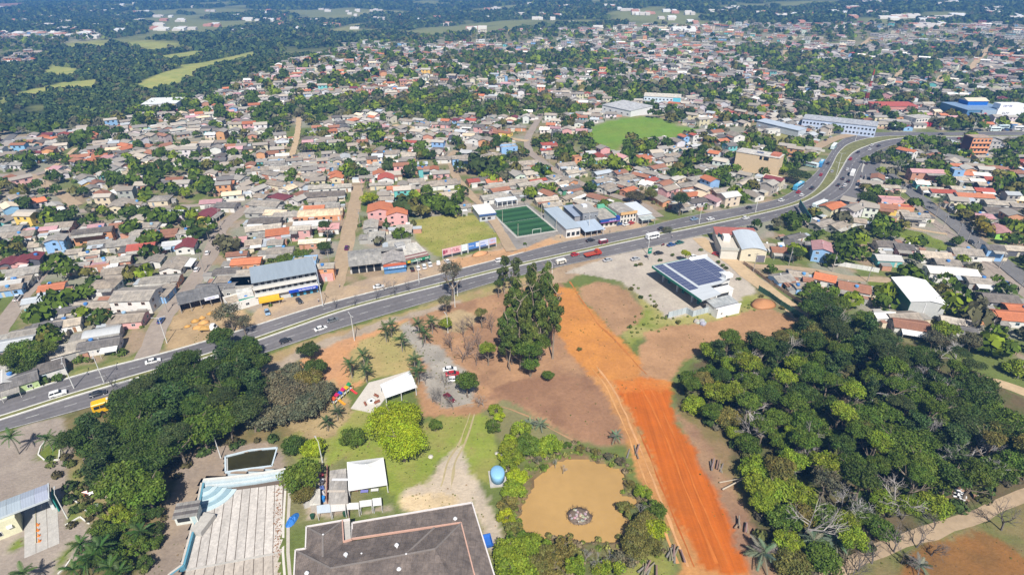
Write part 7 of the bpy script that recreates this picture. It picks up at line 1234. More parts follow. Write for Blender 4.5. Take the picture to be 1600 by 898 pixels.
def bus(u, v, col, roofc, L=11.5, W_=2.5, H=3.1, rz=None, label=None, kind='bus', group='buses on the highway', flip=False, stripe=None):
    p = P(u, v, H * .6); p.z = float(hgt(p.x, p.y)) + .17; rz = (street_near(p.x, p.y)[1] + (math.pi if flip else 0)) if rz is None else rz
    r = thing(kind, p, rz, label, kind.replace('_', ' '), group)
    secs = [(-L / 2, .45, 1.2, H - .25, .94), (-L / 2 + .2, .35, 1.2, H - .05, 1), (L / 2 - .35, .35, 1.2, H - .05, 1), (L / 2, .45, 1.2, H - .5, .93)]
    obj('body', MB().hull([[(x, -W_ / 2 * k, a), (x, W_ / 2 * k, a), (x, W_ / 2 * k, c - .15), (x, W_ / 2 * k * .9, c), (x, -W_ / 2 * k * .9, c), (x, -W_ / 2 * k, c - .15)] for x, a, b, c, k in secs]), M['gloss'], r, col)
    obj('roof', MB().box(-L / 2 + .4, L / 2 - .6, -W_ * .4, W_ * .4, H - .06, H + .04), M['plain'], r, roofc)
    n = max(2, int(L / 1.5))
    for s in (-1, 1):
        for k in range(n): x0 = -L / 2 + .5 + k * (L - 1.1) / n; obj('window', MB().box(x0, x0 + (L - 1.1) / n - .12, s * W_ / 2 - .02, s * W_ / 2 + .02, H * .5, H * .8), M['glass'], r)
        if stripe: obj('stripe', MB().box(-L / 2 + .3, L / 2 - .5, s * W_ / 2 - .015, s * W_ / 2 + .015, .7, 1.15), M['plain'], r, stripe)
    obj('windscreen', MB().box(L / 2 - .12, L / 2 + .03, -W_ * .42, W_ * .42, H * .42, H * .78), M['glass'], r)
    for sx in (-.3, .32):
        for s in (-1, 1): w = obj('wheel', WHEEL, None, r, None, (sx * L, s * (W_ / 2 - .12), .42)); w.scale = (1.35, 1.3, 1.35)
    if L > 8: obj('roof_hatch', MB().box(-1.2, -.2, -.5, .5, H + .043, H + .18), M['plain'], r, (.6, .6, .6)); obj('air_unit', MB().box(1, 3, -.7, .7, H + .043, H + .22), M['plain'], r, (.66, .66, .66))
    return r
for u, v, c, k in ((90.6, 615, 'white', 'suv'), (153, 614.7, 'dark', 'sedan'), (239, 564, 'white', 'sedan'), (446, 532, 'dark', 'hatch'), (501, 513, 'white', 'sedan'), (519.6, 500, 'grey', 'sedan'), (781, 407, 'white', 'suv'), (922.6, 375.5, 'black', 'sedan'), (898.5, 397.6, 'red', 'hatch'), (1034, 357, 'dark', 'sedan'), (1085, 342, 'paleblue', 'sedan'), (1110, 342, 'white', 'sedan'), (1171, 324.5, 'dark', 'hatch'), (1165, 340.6, 'white', 'hatch'), (1221, 313, 'white', 'sedan'), (1248, 300, 'red', 'hatch'), (1253, 305, 'white', 'hatch'), (1269, 294, 'dark', 'suv'), (1283, 273, 'red', 'hatch'), (1329, 248.6, 'red', 'suv'), (1324, 265, 'white', 'hatch'), (1317, 279, 'dark', 'sedan'), (1310, 289, 'dark', 'sedan'), (1320.6, 289.7, 'white', 'hatch'), (1316, 294, 'grey', 'hatch'), (1326, 283, 'black', 'hatch'), (1342, 287, 'white', 'sedan'), (1354, 255, 'dark', 'hatch'), (1359, 233.6, 'white', 'hatch'), (1373, 228, 'dark', 'sedan'), (1362, 226.8, 'white', 'hatch'), (1341, 237.7, 'dark', 'sedan'), (1371, 250, 'maroon', 'suv'), (1384, 276.6, 'white', 'hatch'), (1471, 210, 'dark', 'sedan'), (1500, 216.5, 'red', 'hatch'), (1300, 268, 'silver', 'hatch'), (1294, 255, 'dark', 'hatch')):
    car(u, v, c, k, group='cars driving on the highway')
for u, v, c, k, a in ((949.6, 405.6, 'silver', 'sedan', 25), (993, 404, 'silver', 'sedan', 22), (1049, 382, 'blue', 'sedan', 25), (1062, 378.6, 'green', 'sedan', 25), (1029, 395, 'black', 'sedan', 15), (1121, 397, 'red', 'sedan', -45), (1084, 400.5, 'white', 'hatch', 25)): car(u, v, c, k, R(a), road=False, group='cars parked at the petrol station')
for u, v, c, k, a in ((591.5, 447.3, 'white', 'sedan', 18), (467.6, 469.7, 'dark', 'hatch', -50), (417.5, 487.4, 'paleblue', 'hatch', -60), (542, 387, 'purple', 'suv', 95), (644, 420, 'black', 'hatch', 110), (653, 418, 'white', 'hatch', 108), (662.7, 416, 'white', 'suv', 105), (671.7, 412.5, 'white', 'sedan', 105), (684.8, 410, 'white', 'hatch', 100), (698.8, 408, 'white', 'sedan', 120), (883, 365, 'black', 'hatch', 118), (891, 364.6, 'red', 'hatch', 122), (968, 349.5, 'blue', 'hatch', 30), (978.6, 350, 'white', 'sedan', 30), (986.7, 348, 'red', 'hatch', 40), (916, 359.5, 'grey', 'hatch', 115), (922, 359, 'white', 'hatch', 112), (929, 358.5, 'red', 'hatch', 112), (935, 357, 'dark', 'hatch', 112), (941, 356.5, 'white', 'hatch', 112), (909, 358, 'silver', 'hatch', 118)): car(u, v, c, k, R(a), road=False, group='cars parked before the shops')
for u, v, c, k, a in ((702.7, 576, 'white', 'sedan', 10), (706.7, 583.4, 'red', 'sedan', 12), (709.5, 592, 'white', 'hatch', 8), (701.7, 621, 'maroon', 'sedan', -52)): car(u, v, c, k, R(a), road=False, group='cars parked in the driveway')
for u, v, c, k in ((251.5, 500, 'blue', 'hatch'), (297.6, 459, 'silver', 'hatch'), (304, 412, 'silver', 'hatch'), (307.5, 420.5, 'white', 'hatch'), (324, 394.5, 'white', 'hatch'), (51, 432, 'dark', 'hatch'), (27.5, 465, 'white', 'pickup'), (90, 386, 'blue', 'suv'), (81, 579, 'dark', 'pickup'), (1517.5, 378, 'dark', 'sedan'), (1548, 395, 'black', 'suv'), (1557, 402, 'white', 'hatch'), (1572, 443, 'blue', 'sedan'), (1448, 333, 'blue', 'hatch'), (1421, 293, 'dark', 'hatch'), (42, 448, 'grey', 'hatch'), (905, 300, 'white', 'hatch'), (855, 262, 'white', 'hatch'), (1385, 287, 'white', 'hatch'), (1390, 283, 'silver', 'hatch'), (1378, 365, 'grey', 'suv'), (1370, 360, 'silver', 'hatch'), (1222, 285, 'black', 'hatch'), (1228, 281, 'dark', 'suv'), (1214, 289, 'white', 'hatch'), (1268, 244, 'white', 'hatch'), (1276, 236, 'white', 'sedan'), (1290, 219, 'dark', 'hatch'), (1298, 214, 'silver', 'hatch')): car(u, v, c, k, road=False, group='cars on the town streets')
rg = random.Random(77)
for k in range(46): u = rg.uniform(1455, 1598); v = (rg.choice([191, 192.5, 194, 201, 203]) if u < 1528 else rg.choice([194.5, 196, 198, 201.5, 203])) + rg.uniform(-.3, .3); car(u, v, rg.choice(['white', 'silver', 'black', 'dark', 'blue', 'grey', 'white', 'red']), rg.choice(['hatch', 'sedan', 'suv']), R(rg.choice([80, 85, 0])), road=False, group='cars parked before the blue shopping centre')
bus(1281, 318.7, (.62, .72, .74), (.7, .76, .78), 12, label='long pale blue-white coach at the highway bend', stripe=(.1, .4, .5)); bus(1248, 289.7, (.06, .30, .52), (.12, .42, .58), 12, label='bright blue bus nearest the flat-topped tree', stripe=(.6, .6, .6)); bus(1283.5, 254.8, (.05, .22, .48), (.10, .36, .55), 11, label='dark blue bus on the left carriageway of the bend'); bus(1265, 256, (.60, .66, .68), (.55, .66, .7), 11, rz=R(130), label='white and teal bus on the side road left of the dark blue bus', stripe=(.02, .3, .3)); bus(1303, 228, (.60, .70, .72), (.7, .74, .76), 11, label='white-teal bus farthest up the left carriageway', stripe=(.02, .3, .3)); bus(1332.5, 269.5, (.72, .72, .72), (.74, .74, .74), 8, 2.4, 3.0, label='white box lorry between the lanes of cars on the bend', kind='lorry', group='lorries')
bus(176, 627.5, (.70, .40, .01), (.74, .42, .01), 10, 2.5, 3.4, label='yellow coach half hidden by the left-hand wood'); bus(1019.8, 368, (.74, .75, .76), (.76, .77, .78), 6.8, 2.2, 2.7, label='white minibus in the near highway lanes', kind='minibus', group='minibuses'); bus(876.5, 408, (.66, .62, .54), (.74, .72, .68), 4.6, 1.8, 2.0, label='cream-white van on the highway behind the red car', kind='van', group='vans'); bus(942.6, 377, (.20, .02, .04), (.7, .68, .68), 4.3, 1.8, 2.0, label='maroon van with white roof in the far highway lanes', kind='van', group='vans'); bus(1305, 332.8, (.74, .74, .74), (.75, .75, .75), 6, 2.1, 2.5, rz=R(5), label='white van parked before the shops at the highway bend', kind='van', group='vans')
for k, (u, v, c) in enumerate(((1555, 201.5, (.6, .7, .7)), (1568, 198, (.5, .62, .66)), (1592, 200, (.7, .7, .72)), (1588, 197, (.1, .2, .4)))): bus(u, v, c, c, 9, 2.4, 3.2, rz=R(3), label=['white lorry before the shopping centre, left of a pale one', 'pale teal lorry parked closest below the shopping centre front', 'white lorry at the right frame edge by the shopping centre', 'dark blue lorry parked near the right frame edge'][k], kind='lorry', group='lorries')
# red tow truck
p = P(926.6, 396, 1.2); rz = street_near(p.x, p.y)[1]; r = thing('tow_truck', (p.x, p.y, .17), rz, 'red flatbed tow truck in the near highway lanes', 'tow truck', mark='red tow truck'); RED = (.40, .03, .015)
obj('chassis', MB().box(-4, 3.6, -.5, .5, .6, .85), M['rubber'], r); obj('cab', MB().hull([[(x, -1.15 * k, .55), (x, 1.15 * k, .55), (x, 1.15 * k, z), (x, -1.15 * k, z)] for x, z, k in ((1.6, 2.2, .98), (1.8, 2.6, 1), (3.1, 2.6, 1), (3.5, 1.7, .98), (4.0, 1.5, .94))]), M['gloss'], r, RED); obj('windscreen', MB().hull([[(3.13, -1, 2.45), (3.13, 1, 2.45), (3.2, 1, 2.45), (3.2, -1, 2.45)], [(3.45, -1, 1.75), (3.45, 1, 1.75), (3.55, 1, 1.75), (3.55, -1, 1.75)]]), M['glass'], r); obj('flatbed', MB().box(-4.2, 1.3, -1.2, 1.2, .9, 1.1).box(1.3, 1.5, -1.2, 1.2, .9, 2.1), M['plain'], r, (.34, .08, .04)); obj('side_rail', MB().box(-4.2, 1.3, -1.25, -1.203, .9, 1.4).box(-4.2, 1.3, 1.203, 1.25, .9, 1.4), M['plain'], r, RED); obj('light_bar', MB().box(2.2, 2.5, -.8, .8, 2.62, 2.78), M['plain'], r, (.6, .25, .02))
for sx in (-3, -2, 2.6):
    for s in (-1, 1): w = obj('wheel', WHEEL, None, r, None, (sx, s * 1.02, .45)); w.scale = (1.4, 1.4, 1.4)
p = P(325, 512, 1.1); r = thing('delivery_truck', (p.x, p.y, .06), R(8), 'white-cabbed open truck parked before the materials depot', 'truck'); obj('cab', MB().hull([[(x, -1.05, .5), (x, 1.05, .5), (x, 1.0, z), (x, -1.0, z)] for x, z in ((.9, 2.2), (2.2, 2.25), (2.7, 1.4), (2.9, 1.2))]), M['gloss'], r, (.74, .74, .74)); obj('windscreen', MB().hull([[(2.24, -.9, 2.1), (2.24, .9, 2.1), (2.3, .9, 2.1), (2.3, -.9, 2.1)], [(2.68, -.9, 1.45), (2.68, .9, 1.45), (2.76, .9, 1.45), (2.76, -.9, 1.45)]]), M['glass'], r); obj('flatbed', MB().box(-3, .8, -1.1, 1.1, .8, .95).box(-3, .8, -1.1, -1.02, .953, 1.4).box(-3, .8, 1.02, 1.1, .953, 1.4), M['plain'], r, (.5, .33, .12)); obj('load', MB().hull([[(x, -1, .96), (x, 1, .96), (x, .6, z), (x, -.6, z)] for x, z in ((-2.8, 1.0), (-2, 1.6), (-.5, 1.7), (.6, 1.0))]), M['plain'], r, (.48, .28, .08))
for sx in (-2, 1.9):
    for s in (-1, 1): obj('wheel', WHEEL, None, r, None, (sx, s * .9, .36))
def motorbike(u, v, rz, label):
    p = P(u, v, .5); r = thing('motorbike', (p.x, p.y, .17), rz, label, 'motorbike', 'motorbikes')
    for sx in (-.65, .65): w = obj('wheel', WHEEL, None, r, None, (sx, 0, .32)); w.scale = (1, .5, 1)
    obj('body', MB().hull([[(x, -.14, .4), (x, .14, .4), (x, .12, z), (x, -.12, z)] for x, z in ((-.8, .8), (-.2, .85), (.2, 1.0), (.6, .9))]), M['gloss'], r, (.15, .02, .02)); obj('handlebar', MB().tube((.5, -.35, 1.1), (.5, .35, 1.1), .03, .03, 5), M['rubber'], r)
motorbike(1036, 382.5, R(25), 'dark motorbike on the forecourt edge by the blue sedan'); motorbike(1345, 276, R(80), 'motorbike waiting among the cars on the bend')
# ================================================================ POLES, PEOPLE
def lamp(u, v, h, label=None, lean=0, arms=2, col=(.62, .62, .6), desc=None, street=True):
    p = P(u, v); r = thing('street_lamp', p, street_near(p.x, p.y)[1], label, 'street lamp', 'street lamps')
    if not label: tag(r, desc=desc or 'white double-armed street lamp')
    obj('pole', MB().tube((0, 0, 0), (0, 0, h), .16, .08, 8), M['plain'], r, col)
    for s in ((-1, 1) if arms == 2 else (1,)): a = obj('arm', MB().tube((0, 0, h), (0, s * 1.8, h + .35), .06, .05, 6), M['plain'], r, col); obj('lamp_head', MB().box(-.16, .16, s * 1.8 - .35, s * 1.8 + .35, h + .3, h + .45), M['plain'], a, (.4, .4, .4))
for u, v in ((862, 446), (554, 532), (163, 598), (261, 536), (1012, 398), (1309, 264), (116, 607), (715, 462), (1092, 351), (1180, 333), (1305, 280), (1336, 221), (505, 479), (655, 442), (920, 364), (1420, 200), (1520, 205)): lamp(u, v, 10)
lamp(105.6, 809.8, 8, 'tall pale lamp post rising beside the entrance canopy', arms=1); lamp(504, 722, 7, 'pale leaning-looking lamp post by the rounded yellow-green tree', arms=1); lamp(345, 715, 6, 'slim pale lamp post at the wood edge above the drained pool', arms=1); lamp(700, 520, 7, 'slim pale lamp post beside the driveway palms', arms=1); lamp(711, 480, 8, 'pale lamp post behind the lone verge eucalyptus', arms=1)
def upole(u, v, h=8.5):
    p = P(u, v); r = thing('utility_pole', p, street_near(p.x, p.y)[1], None, 'utility pole', 'utility poles'); tag(r, desc='grey concrete utility pole'); obj('pole', MB().tube((0, 0, 0), (0, 0, h), .17, .11, 7), M['plain'], r, (.34, .31, .28)); obj('crossarm', MB().box(-.08, .08, -1, 1, h - .5, h - .36), M['plain'], r, (.25, .2, .16)); obj('crossarm', MB().box(-.07, .07, -.7, .7, h - 1.5, h - 1.4), M['plain'], r, (.25, .2, .16)); obj('transformer', MB().cyl(.3, .25, h - 2.6, h - 1.8, .25, 8), M['plain'], r, (.3, .32, .33))
    return (p.x, p.y, p.z + h)
for u, v in ((319, 425), (262, 488), (346, 352), (516, 420), (534, 345), (563, 352), (566, 300), (1177, 424), (1232, 415), (1300, 424), (1473, 357), (1461, 340), (1495, 370), (1520, 398), (1560, 420), (1435, 320), (1510, 380), (70, 460), (130, 345), (1405, 310), (1590, 460), (858, 256), (828, 240), (905, 292), (945, 306), (1058, 322), (672, 203), (730, 208), (1128, 208), (1105, 192), (100, 398), (30, 480), (1355, 440), (1590, 590), (720, 300)): upole(u, v)
def person_mesh():
    vs = [(0, 0, .95), (0, 0, 1.2), (0, 0, 1.42), (0, 0, 1.52), (0, .02, 1.66), (.11, 0, .9), (.12, .03, .5), (.12, -.02, .08), (.12, .12, .04), (-.11, 0, .9), (-.12, -.05, .5), (-.12, .06, .08), (-.12, .18, .04), (.2, 0, 1.4), (.26, .02, 1.12), (.27, .1, .88), (.27, .12, .8), (-.2, 0, 1.4), (-.26, -.03, 1.12), (-.27, .04, .88), (-.27, .06, .8)]
    es = [(0, 1), (1, 2), (2, 3), (3, 4), (0, 5), (5, 6), (6, 7), (7, 8), (0, 9), (9, 10), (10, 11), (11, 12), (2, 13), (13, 14), (14, 15), (15, 16), (2, 17), (17, 18), (18, 19), (19, 20)]
    rad = [.13, .12, .13, .06, .10, .09, .065, .045, .05, .09, .065, .045, .05, .06, .045, .035, .045, .06, .045, .035, .045]
    m = bpy.data.meshes.new('person'); m.from_pydata(vs, es, []); o = bpy.data.objects.new('person', m); COL.objects.link(o); sk = o.modifiers.new('skin', 'SKIN'); o.modifiers.new('sub', 'SUBSURF').levels = 1
    for i, q in enumerate(rad): m.skin_vertices[0].data[i].radius = (q, q)
    m.skin_vertices[0].data[0].use_root = True
    dg = bpy.context.evaluated_depsgraph_get(); me = bpy.data.meshes.new_from_object(o.evaluated_get(dg)); bpy.data.objects.remove(o)
    me.materials.clear(); 
    for c in ((.45, .25, .17), (.05, .06, .12), (.5, .5, .5)): mm = mat('person_cloth', .8, c, 'rgb'); me.materials.append(mm)
    for f in me.polygons:
        c = f.center; f.material_index = 0 if c.z > 1.47 or (abs(c.x) > .22 and c.z < 1.1) else (2 if c.z > .93 else 1)
    return me
PM = person_mesh(); HAIR = MB().hull([[(.09 * s * math.cos(t), .02 + .1 * s * math.sin(t), z) for t in [6.283 * i / 10 for i in range(10)]] for s, z in ((1.0, 1.68), (1.02, 1.73), (.7, 1.78), (.2, 1.80))]).mesh('hair'); HAIR.materials.append(M['rubber'])
for u, v, a, lb in ((875.8, 372, 40, 'person in grey top walking on the verge left of the showroom cars'), (498, 472, 10, 'person in grey top walking at the villa street mouth, nearer the kerb'), (531, 449, 80, 'person in grey top walking up the middle of the villa street'), (336, 525, 200, 'person in grey top on the kerb before the materials depot'), (953, 363, 100, 'person in grey top standing on the verge before the shops'), (1050, 372, 20, 'person in grey top waiting by the blue sedan at the forecourt edge')):
    p = P(u, v); o = obj('person', PM, None, None, None, (p.x, p.y, float(hgt(p.x, p.y)) + .05), R(a)); tag(o, lb, 'person', 'people on the street'); obj('hair', HAIR, None, o)
# ================================================================ THE REST OF THE TOWN
TREE_CLUMPS = '''82 335 38 13 6 dark;128 337 16 14 2 dark;217 341 50 14 6 mid;275 335 30 12 5 mid;205 362 14 10 2 mid;232 370 16 10 3 mid;322 360 18 12 3 mid;367 377 30 14 3 umbo;135 425 17 14 1 dark;95 460 25 18 4 mid;15 390 30 25 5 dark
90 418 20 15 3 mid;227 395 12 10 1 dark;155 452 25 12 3 mid;207 425 20 8 2 light;54 491 32 18 3 mid;80 523 30 18 3 mid;61 550 30 18 3 mid;142 498 22 18 3 olive;24 565 20 10 2 mid;265 249 70 22 16 mid;150 270 25 14 4 mid;234 272 40 18 9 mid;300 290 45 12 8 dark
43 291 22 12 3 dark;87 278 14 8 2 dark;19 317 18 9 3 dark;672 316 56 18 15 mid;625 318 25 14 3 umb;615 220 30 14 7 mid;550 236 30 10 5 mid;624 264 24 8 3 umb;750 261 34 16 8 umb;662 223 12 10 2 mid;708 220 10 9 1 dark;540 270 30 10 4 mid;453 273 13 9 2 mid;560 207 40 13 6 mid
893 243 18 12 6 mid;1000 226 40 16 11 mid;975 258 50 9 9 light;1055 178 24 10 4 umb;1112 222 30 12 5 dark;1080 249 35 16 8 dark;1137 273 30 15 7 mid;1175 298 32 15 7 mid;1265 223 16 9 2 mid;1321 230 14 9 3 mid;1371 208 8 6 1 mid;1300 274 9 7 1 mid;1281 294 8 6 1 mid
1337 383 32 18 6 mid;1409 264 15 20 2 grey;1437 221 28 9 7 mid;1471 255 18 18 6 mid;1477 286 14 10 3 mid;1449 314 20 9 4 mid;1574 242 30 13 8 mid;1568 286 30 14 7 mid;1521 330 25 9 4 mid;1537 351 15 10 3 yel;1593 417 15 12 2 dark;1430 423 20 13 3 mid;1288 478 22 25 3 mid;1515 500 14 14 2 umbo;1490 535 40 18 6 grey;1560 530 30 16 4 mid;1470 480 20 12 2 umbo
1015 172 20 8 3 dark;1240 150 40 12 8 dark;1290 155 30 10 6 mid;1310 185 30 8 4 mid;1490 165 12 10 2 mid;540 128 40 10 8 light;545 140 14 10 2 lime;575 205 25 9 4 mid;770 175 25 8 5 mid;930 125 45 12 10 dark;1000 125 30 10 6 dark;880 118 20 9 4 mid;1165 130 40 9 7 dark;1400 135 30 8 5 dark;690 105 30 9 6 dark;735 110 18 10 4 grey'''
def occupied(x, y, r):
    for hx, hy, hr, _ in HOUSES:
        if (hx - x) ** 2 + (hy - y) ** 2 < (hr * .8 + r) ** 2: return True
    for cx, cyy, a, hl, hd in BLK:
        dx, dy = x - cx, y - cyy; lx = dx * math.cos(a) + dy * math.sin(a); ly = -dx * math.sin(a) + dy * math.cos(a)
        if abs(lx) < hl + r * .7 and abs(ly) < hd + r * .7: return True
    return False
CL = []
for ln in TREE_CLUMPS.replace('\n', ';').split(';'):
    q = ln.split(); u, v, a, b = map(float, q[:4]); n = int(q[4]); g = random.Random(int(u + v)); done = 0; tries = 0
    while done < n and tries < n * 14:
        tries += 1; t = g.uniform(0, 6.28); k = math.sqrt(g.random()); h = g.uniform(5.5, 9.5); p = P(u + a * k * math.cos(t), v + b * k * math.sin(t), h * .55); rad = g.uniform(3.4, 5.4)
        if q[5] in ('umb', 'umbo'): rad *= 1.35
        if street_near(p.x, p.y)[0] < 1 or occupied(p.x, p.y, 1.0): continue
        sp = q[5] if g.random() < .6 else g.choice(['mid', 'dark', 'light', 'olive'])
        CL.append((p.x, p.y, h, rad, sp)); done += 1
# candidate lots of the rest of the town, nearest first
FIELDS = [z[1] for z in ZN if z[0] in ('field', 'lawn', 'clearing', 'yard', 'forecourt', 'verge')]
cand = []
def lots(x0, x1, y0, y1, sx, sy, seed, inner):
    g = np.random.default_rng(seed); ys = y0; row = 0
    while ys < y1:
        row += 1; xs = x0 + (row % 2) * sx * .3
        while xs < x1:
            cand.append((xs + g.uniform(-.22, .22) * sx, ys + g.uniform(-.2, .2) * sy, g.random(), g.random())); xs += sx
        ys += sy
lots(-420, 420, 128, 430, 9.4, 9.4, 1, True); lots(-760, 900, 430, 1000, 11, 12, 2, False); lots(-1500, 2100, 1000, 2000, 20, 21, 3, False)
cand = [c for c in cand if inpoly([c[0]], [c[1]], STAND)[0] or inpoly([c[0]], [c[1]], WESTV)[0]]
cand.sort(key=lambda c: math.hypot(c[0], c[1]))
CLA = np.array([(c[0], c[1], c[3]) for c in CL]); TRA = np.array([(t[0], t[1], t[2]) for t in TREES])
CLALL = np.concatenate([CLA, TRA])
nh = len(HOUSES); STUFF = []; FILL = np.array([(h[0], h[1], h[2]) for h in HOUSES]); FILL = [tuple(f) for f in FILL]; TOWN_TREES = []
def proj(x, y, z=0):
    dz = z - CAM_H; f = y * CP - dz * SP; return 800 + FPX * x / f, 449 - FPX * (y * SP + dz * CP) / f
for x, y, r1, r2 in cand:
    d = math.hypot(x, y); u_, v_ = proj(x, y, float(hgt(x, y)))
    if not (-70 < u_ < 1670 and v_ < 720): continue
    e, sa_ = street_near(x, y)
    dens = fbm(np.array([x]), np.array([y]), 60 if d < 700 else 130, 17)[0]
    fa = FILL if d < 460 else None
    if any(inpoly([x], [y], f)[0] for f in FIELDS): continue
    tree_here = dens > (.58 if d < 460 else .565) or r1 < .2
    if e < (5.0 if not tree_here else 2.5): continue
    q = CLALL[(np.abs(CLALL[:, 0] - x) < 9) & (np.abs(CLALL[:, 1] - y) < 9)]
    if len(q) and (np.hypot(q[:, 0] - x, q[:, 1] - y) < q[:, 2] * .75 + 2.5).any(): continue
    if d < 520 and occupied(x, y, 3.4 if not tree_here else 2.2): continue
    g = random.Random(int(x * 7 + y * 3))
    if tree_here:
        for k in range(1 if d < 300 else 2): TOWN_TREES.append((x + k * g.uniform(-7, 7), y + k * g.uniform(-6, 6), g.uniform(4, 8), g.uniform(2.6, 4.8) if d < 520 else g.uniform(3.4, 6.5), g.choice(['mid', 'dark', 'mid', 'olive', 'dark', 'light', 'grey'])))
        continue
    L = g.uniform(6, 10.5) if d < 1000 else g.uniform(8, 15); w = g.uniform(5, 7.5)
    rc = g.choices('gldorbmspwc', (46, 24, 8, 6, 1.5, 7, 2, 4, 3, 3, 2))[0]; wc = g.choices('WGCONBTKYLD', (40, 12, 16, 6, 10, 4, 2.5, 5, 1.5, 1.5, 2))[0]; st = 2 if g.random() < .14 else 1
    a = (sa_ % (math.pi / 2)); a = a - math.pi / 2 if a > math.pi / 4 else a; a = a + (math.pi / 2 if g.random() < .38 else 0) + g.uniform(-.06, .06); sty = g.choices(('gable', 'hip', 'shed', 'flat'), (66, 16, 12, 6))[0]
    if nh < 300: house(x, y, a, L, w, rc, wc, st, sty); nh += 1
    else: STUFF.append((x, y, a, L, w, rc, wc, st))
# far houses joined into one mass
v, f4, cols = [], [], []
def quad(pts, c):
    n = len(v); v.extend(pts); f4.append((n, n + 1, n + 2, n + 3)); cols.extend([c] * 4)
for x, y, a, L, w, rc, wc, st in STUFF:
    g = random.Random(int(x * 3 + y)); z = float(hgt(x, y)) - .3; H = 2.9 * st + .3; ri = w * .16; ca, sa_ = math.cos(a), math.sin(a)
    T = lambda p: (x + p[0] * ca - p[1] * sa_, y + p[0] * sa_ + p[1] * ca, z + p[2])
    k_ = g.uniform(.75, 1.25); wb = g.uniform(0, .12); rcol = (ROOF[rc][0][0] * k_ * (1 + wb), ROOF[rc][0][1] * k_, ROOF[rc][0][2] * k_ * (1 - wb)); wcol = tuple(c * g.uniform(.9, 1.05) for c in WALL[wc][0])
    B = [(-L / 2, -w / 2), (L / 2, -w / 2), (L / 2, w / 2), (-L / 2, w / 2)]
    for i in range(4): p, q = B[i], B[(i + 1) % 4]; quad([T((*p, 0)), T((*q, 0)), T((*q, H)), T((*p, H))], wcol)
    for s in (-1, 1):
        quad([T((s * L / 2, -w / 2, H)), T((s * L / 2, w / 2, H)), T((s * L / 2, 0, H + ri)), T((s * L / 2, 0, H + ri))], wcol)
        o = .5; k = ri / (w / 2); X = L / 2 + o; Y = s * (w / 2 + o); ze = H - o * k
        quad([T((-X, 0, H + ri + .1)), T((X, 0, H + ri + .1)), T((X, Y, ze + .1)), T((-X, Y, ze + .1))], rcol); quad([T((-X, Y, ze + .1)), T((X, Y, ze + .1)), T((X, Y, ze - .05)), T((-X, Y, ze - .05))], tuple(c * 1.1 for c in rcol))
    for s in (-1, 1):
        for k in range(2):
            for lv in range(st): x0 = -L * .3 + k * L * .4; zz = 1.2 + 2.8 * lv; quad([T((x0, s * (w / 2 + .03), zz)), T((x0 + 1.3, s * (w / 2 + .03), zz)), T((x0 + 1.3, s * (w / 2 + .03), zz + 1.2)), T((x0, s * (w / 2 + .03), zz + 1.2))], (.05, .05, .06))
        quad([T((s * (L / 2 + .03), -.6, 1.2)), T((s * (L / 2 + .03), .6, 1.2)), T((s * (L / 2 + .03), .6, 2.4)), T((s * (L / 2 + .03), -.6, 2.4))], (.05, .05, .06))
    if g.random() < .5:
        l2 = g.uniform(3, 6); s = g.choice((-1, 1)); c2 = ROOF[g.choice('gglswo')][0]; x0, x1 = sorted((s * L / 2, s * (L / 2 + l2))); quad([T((x0, -w * .3, 2.5)), T((x1, -w * .3, 2.4)), T((x1, w * .35, 2.6)), T((x0, w * .35, 2.7))], c2); quad([T((x0, -w * .3, 0)), T((x1, -w * .3, 0)), T((x1, -w * .3, 2.4)), T((x0, -w * .3, 2.5))], WALL[g.choice('WGNC')][0])
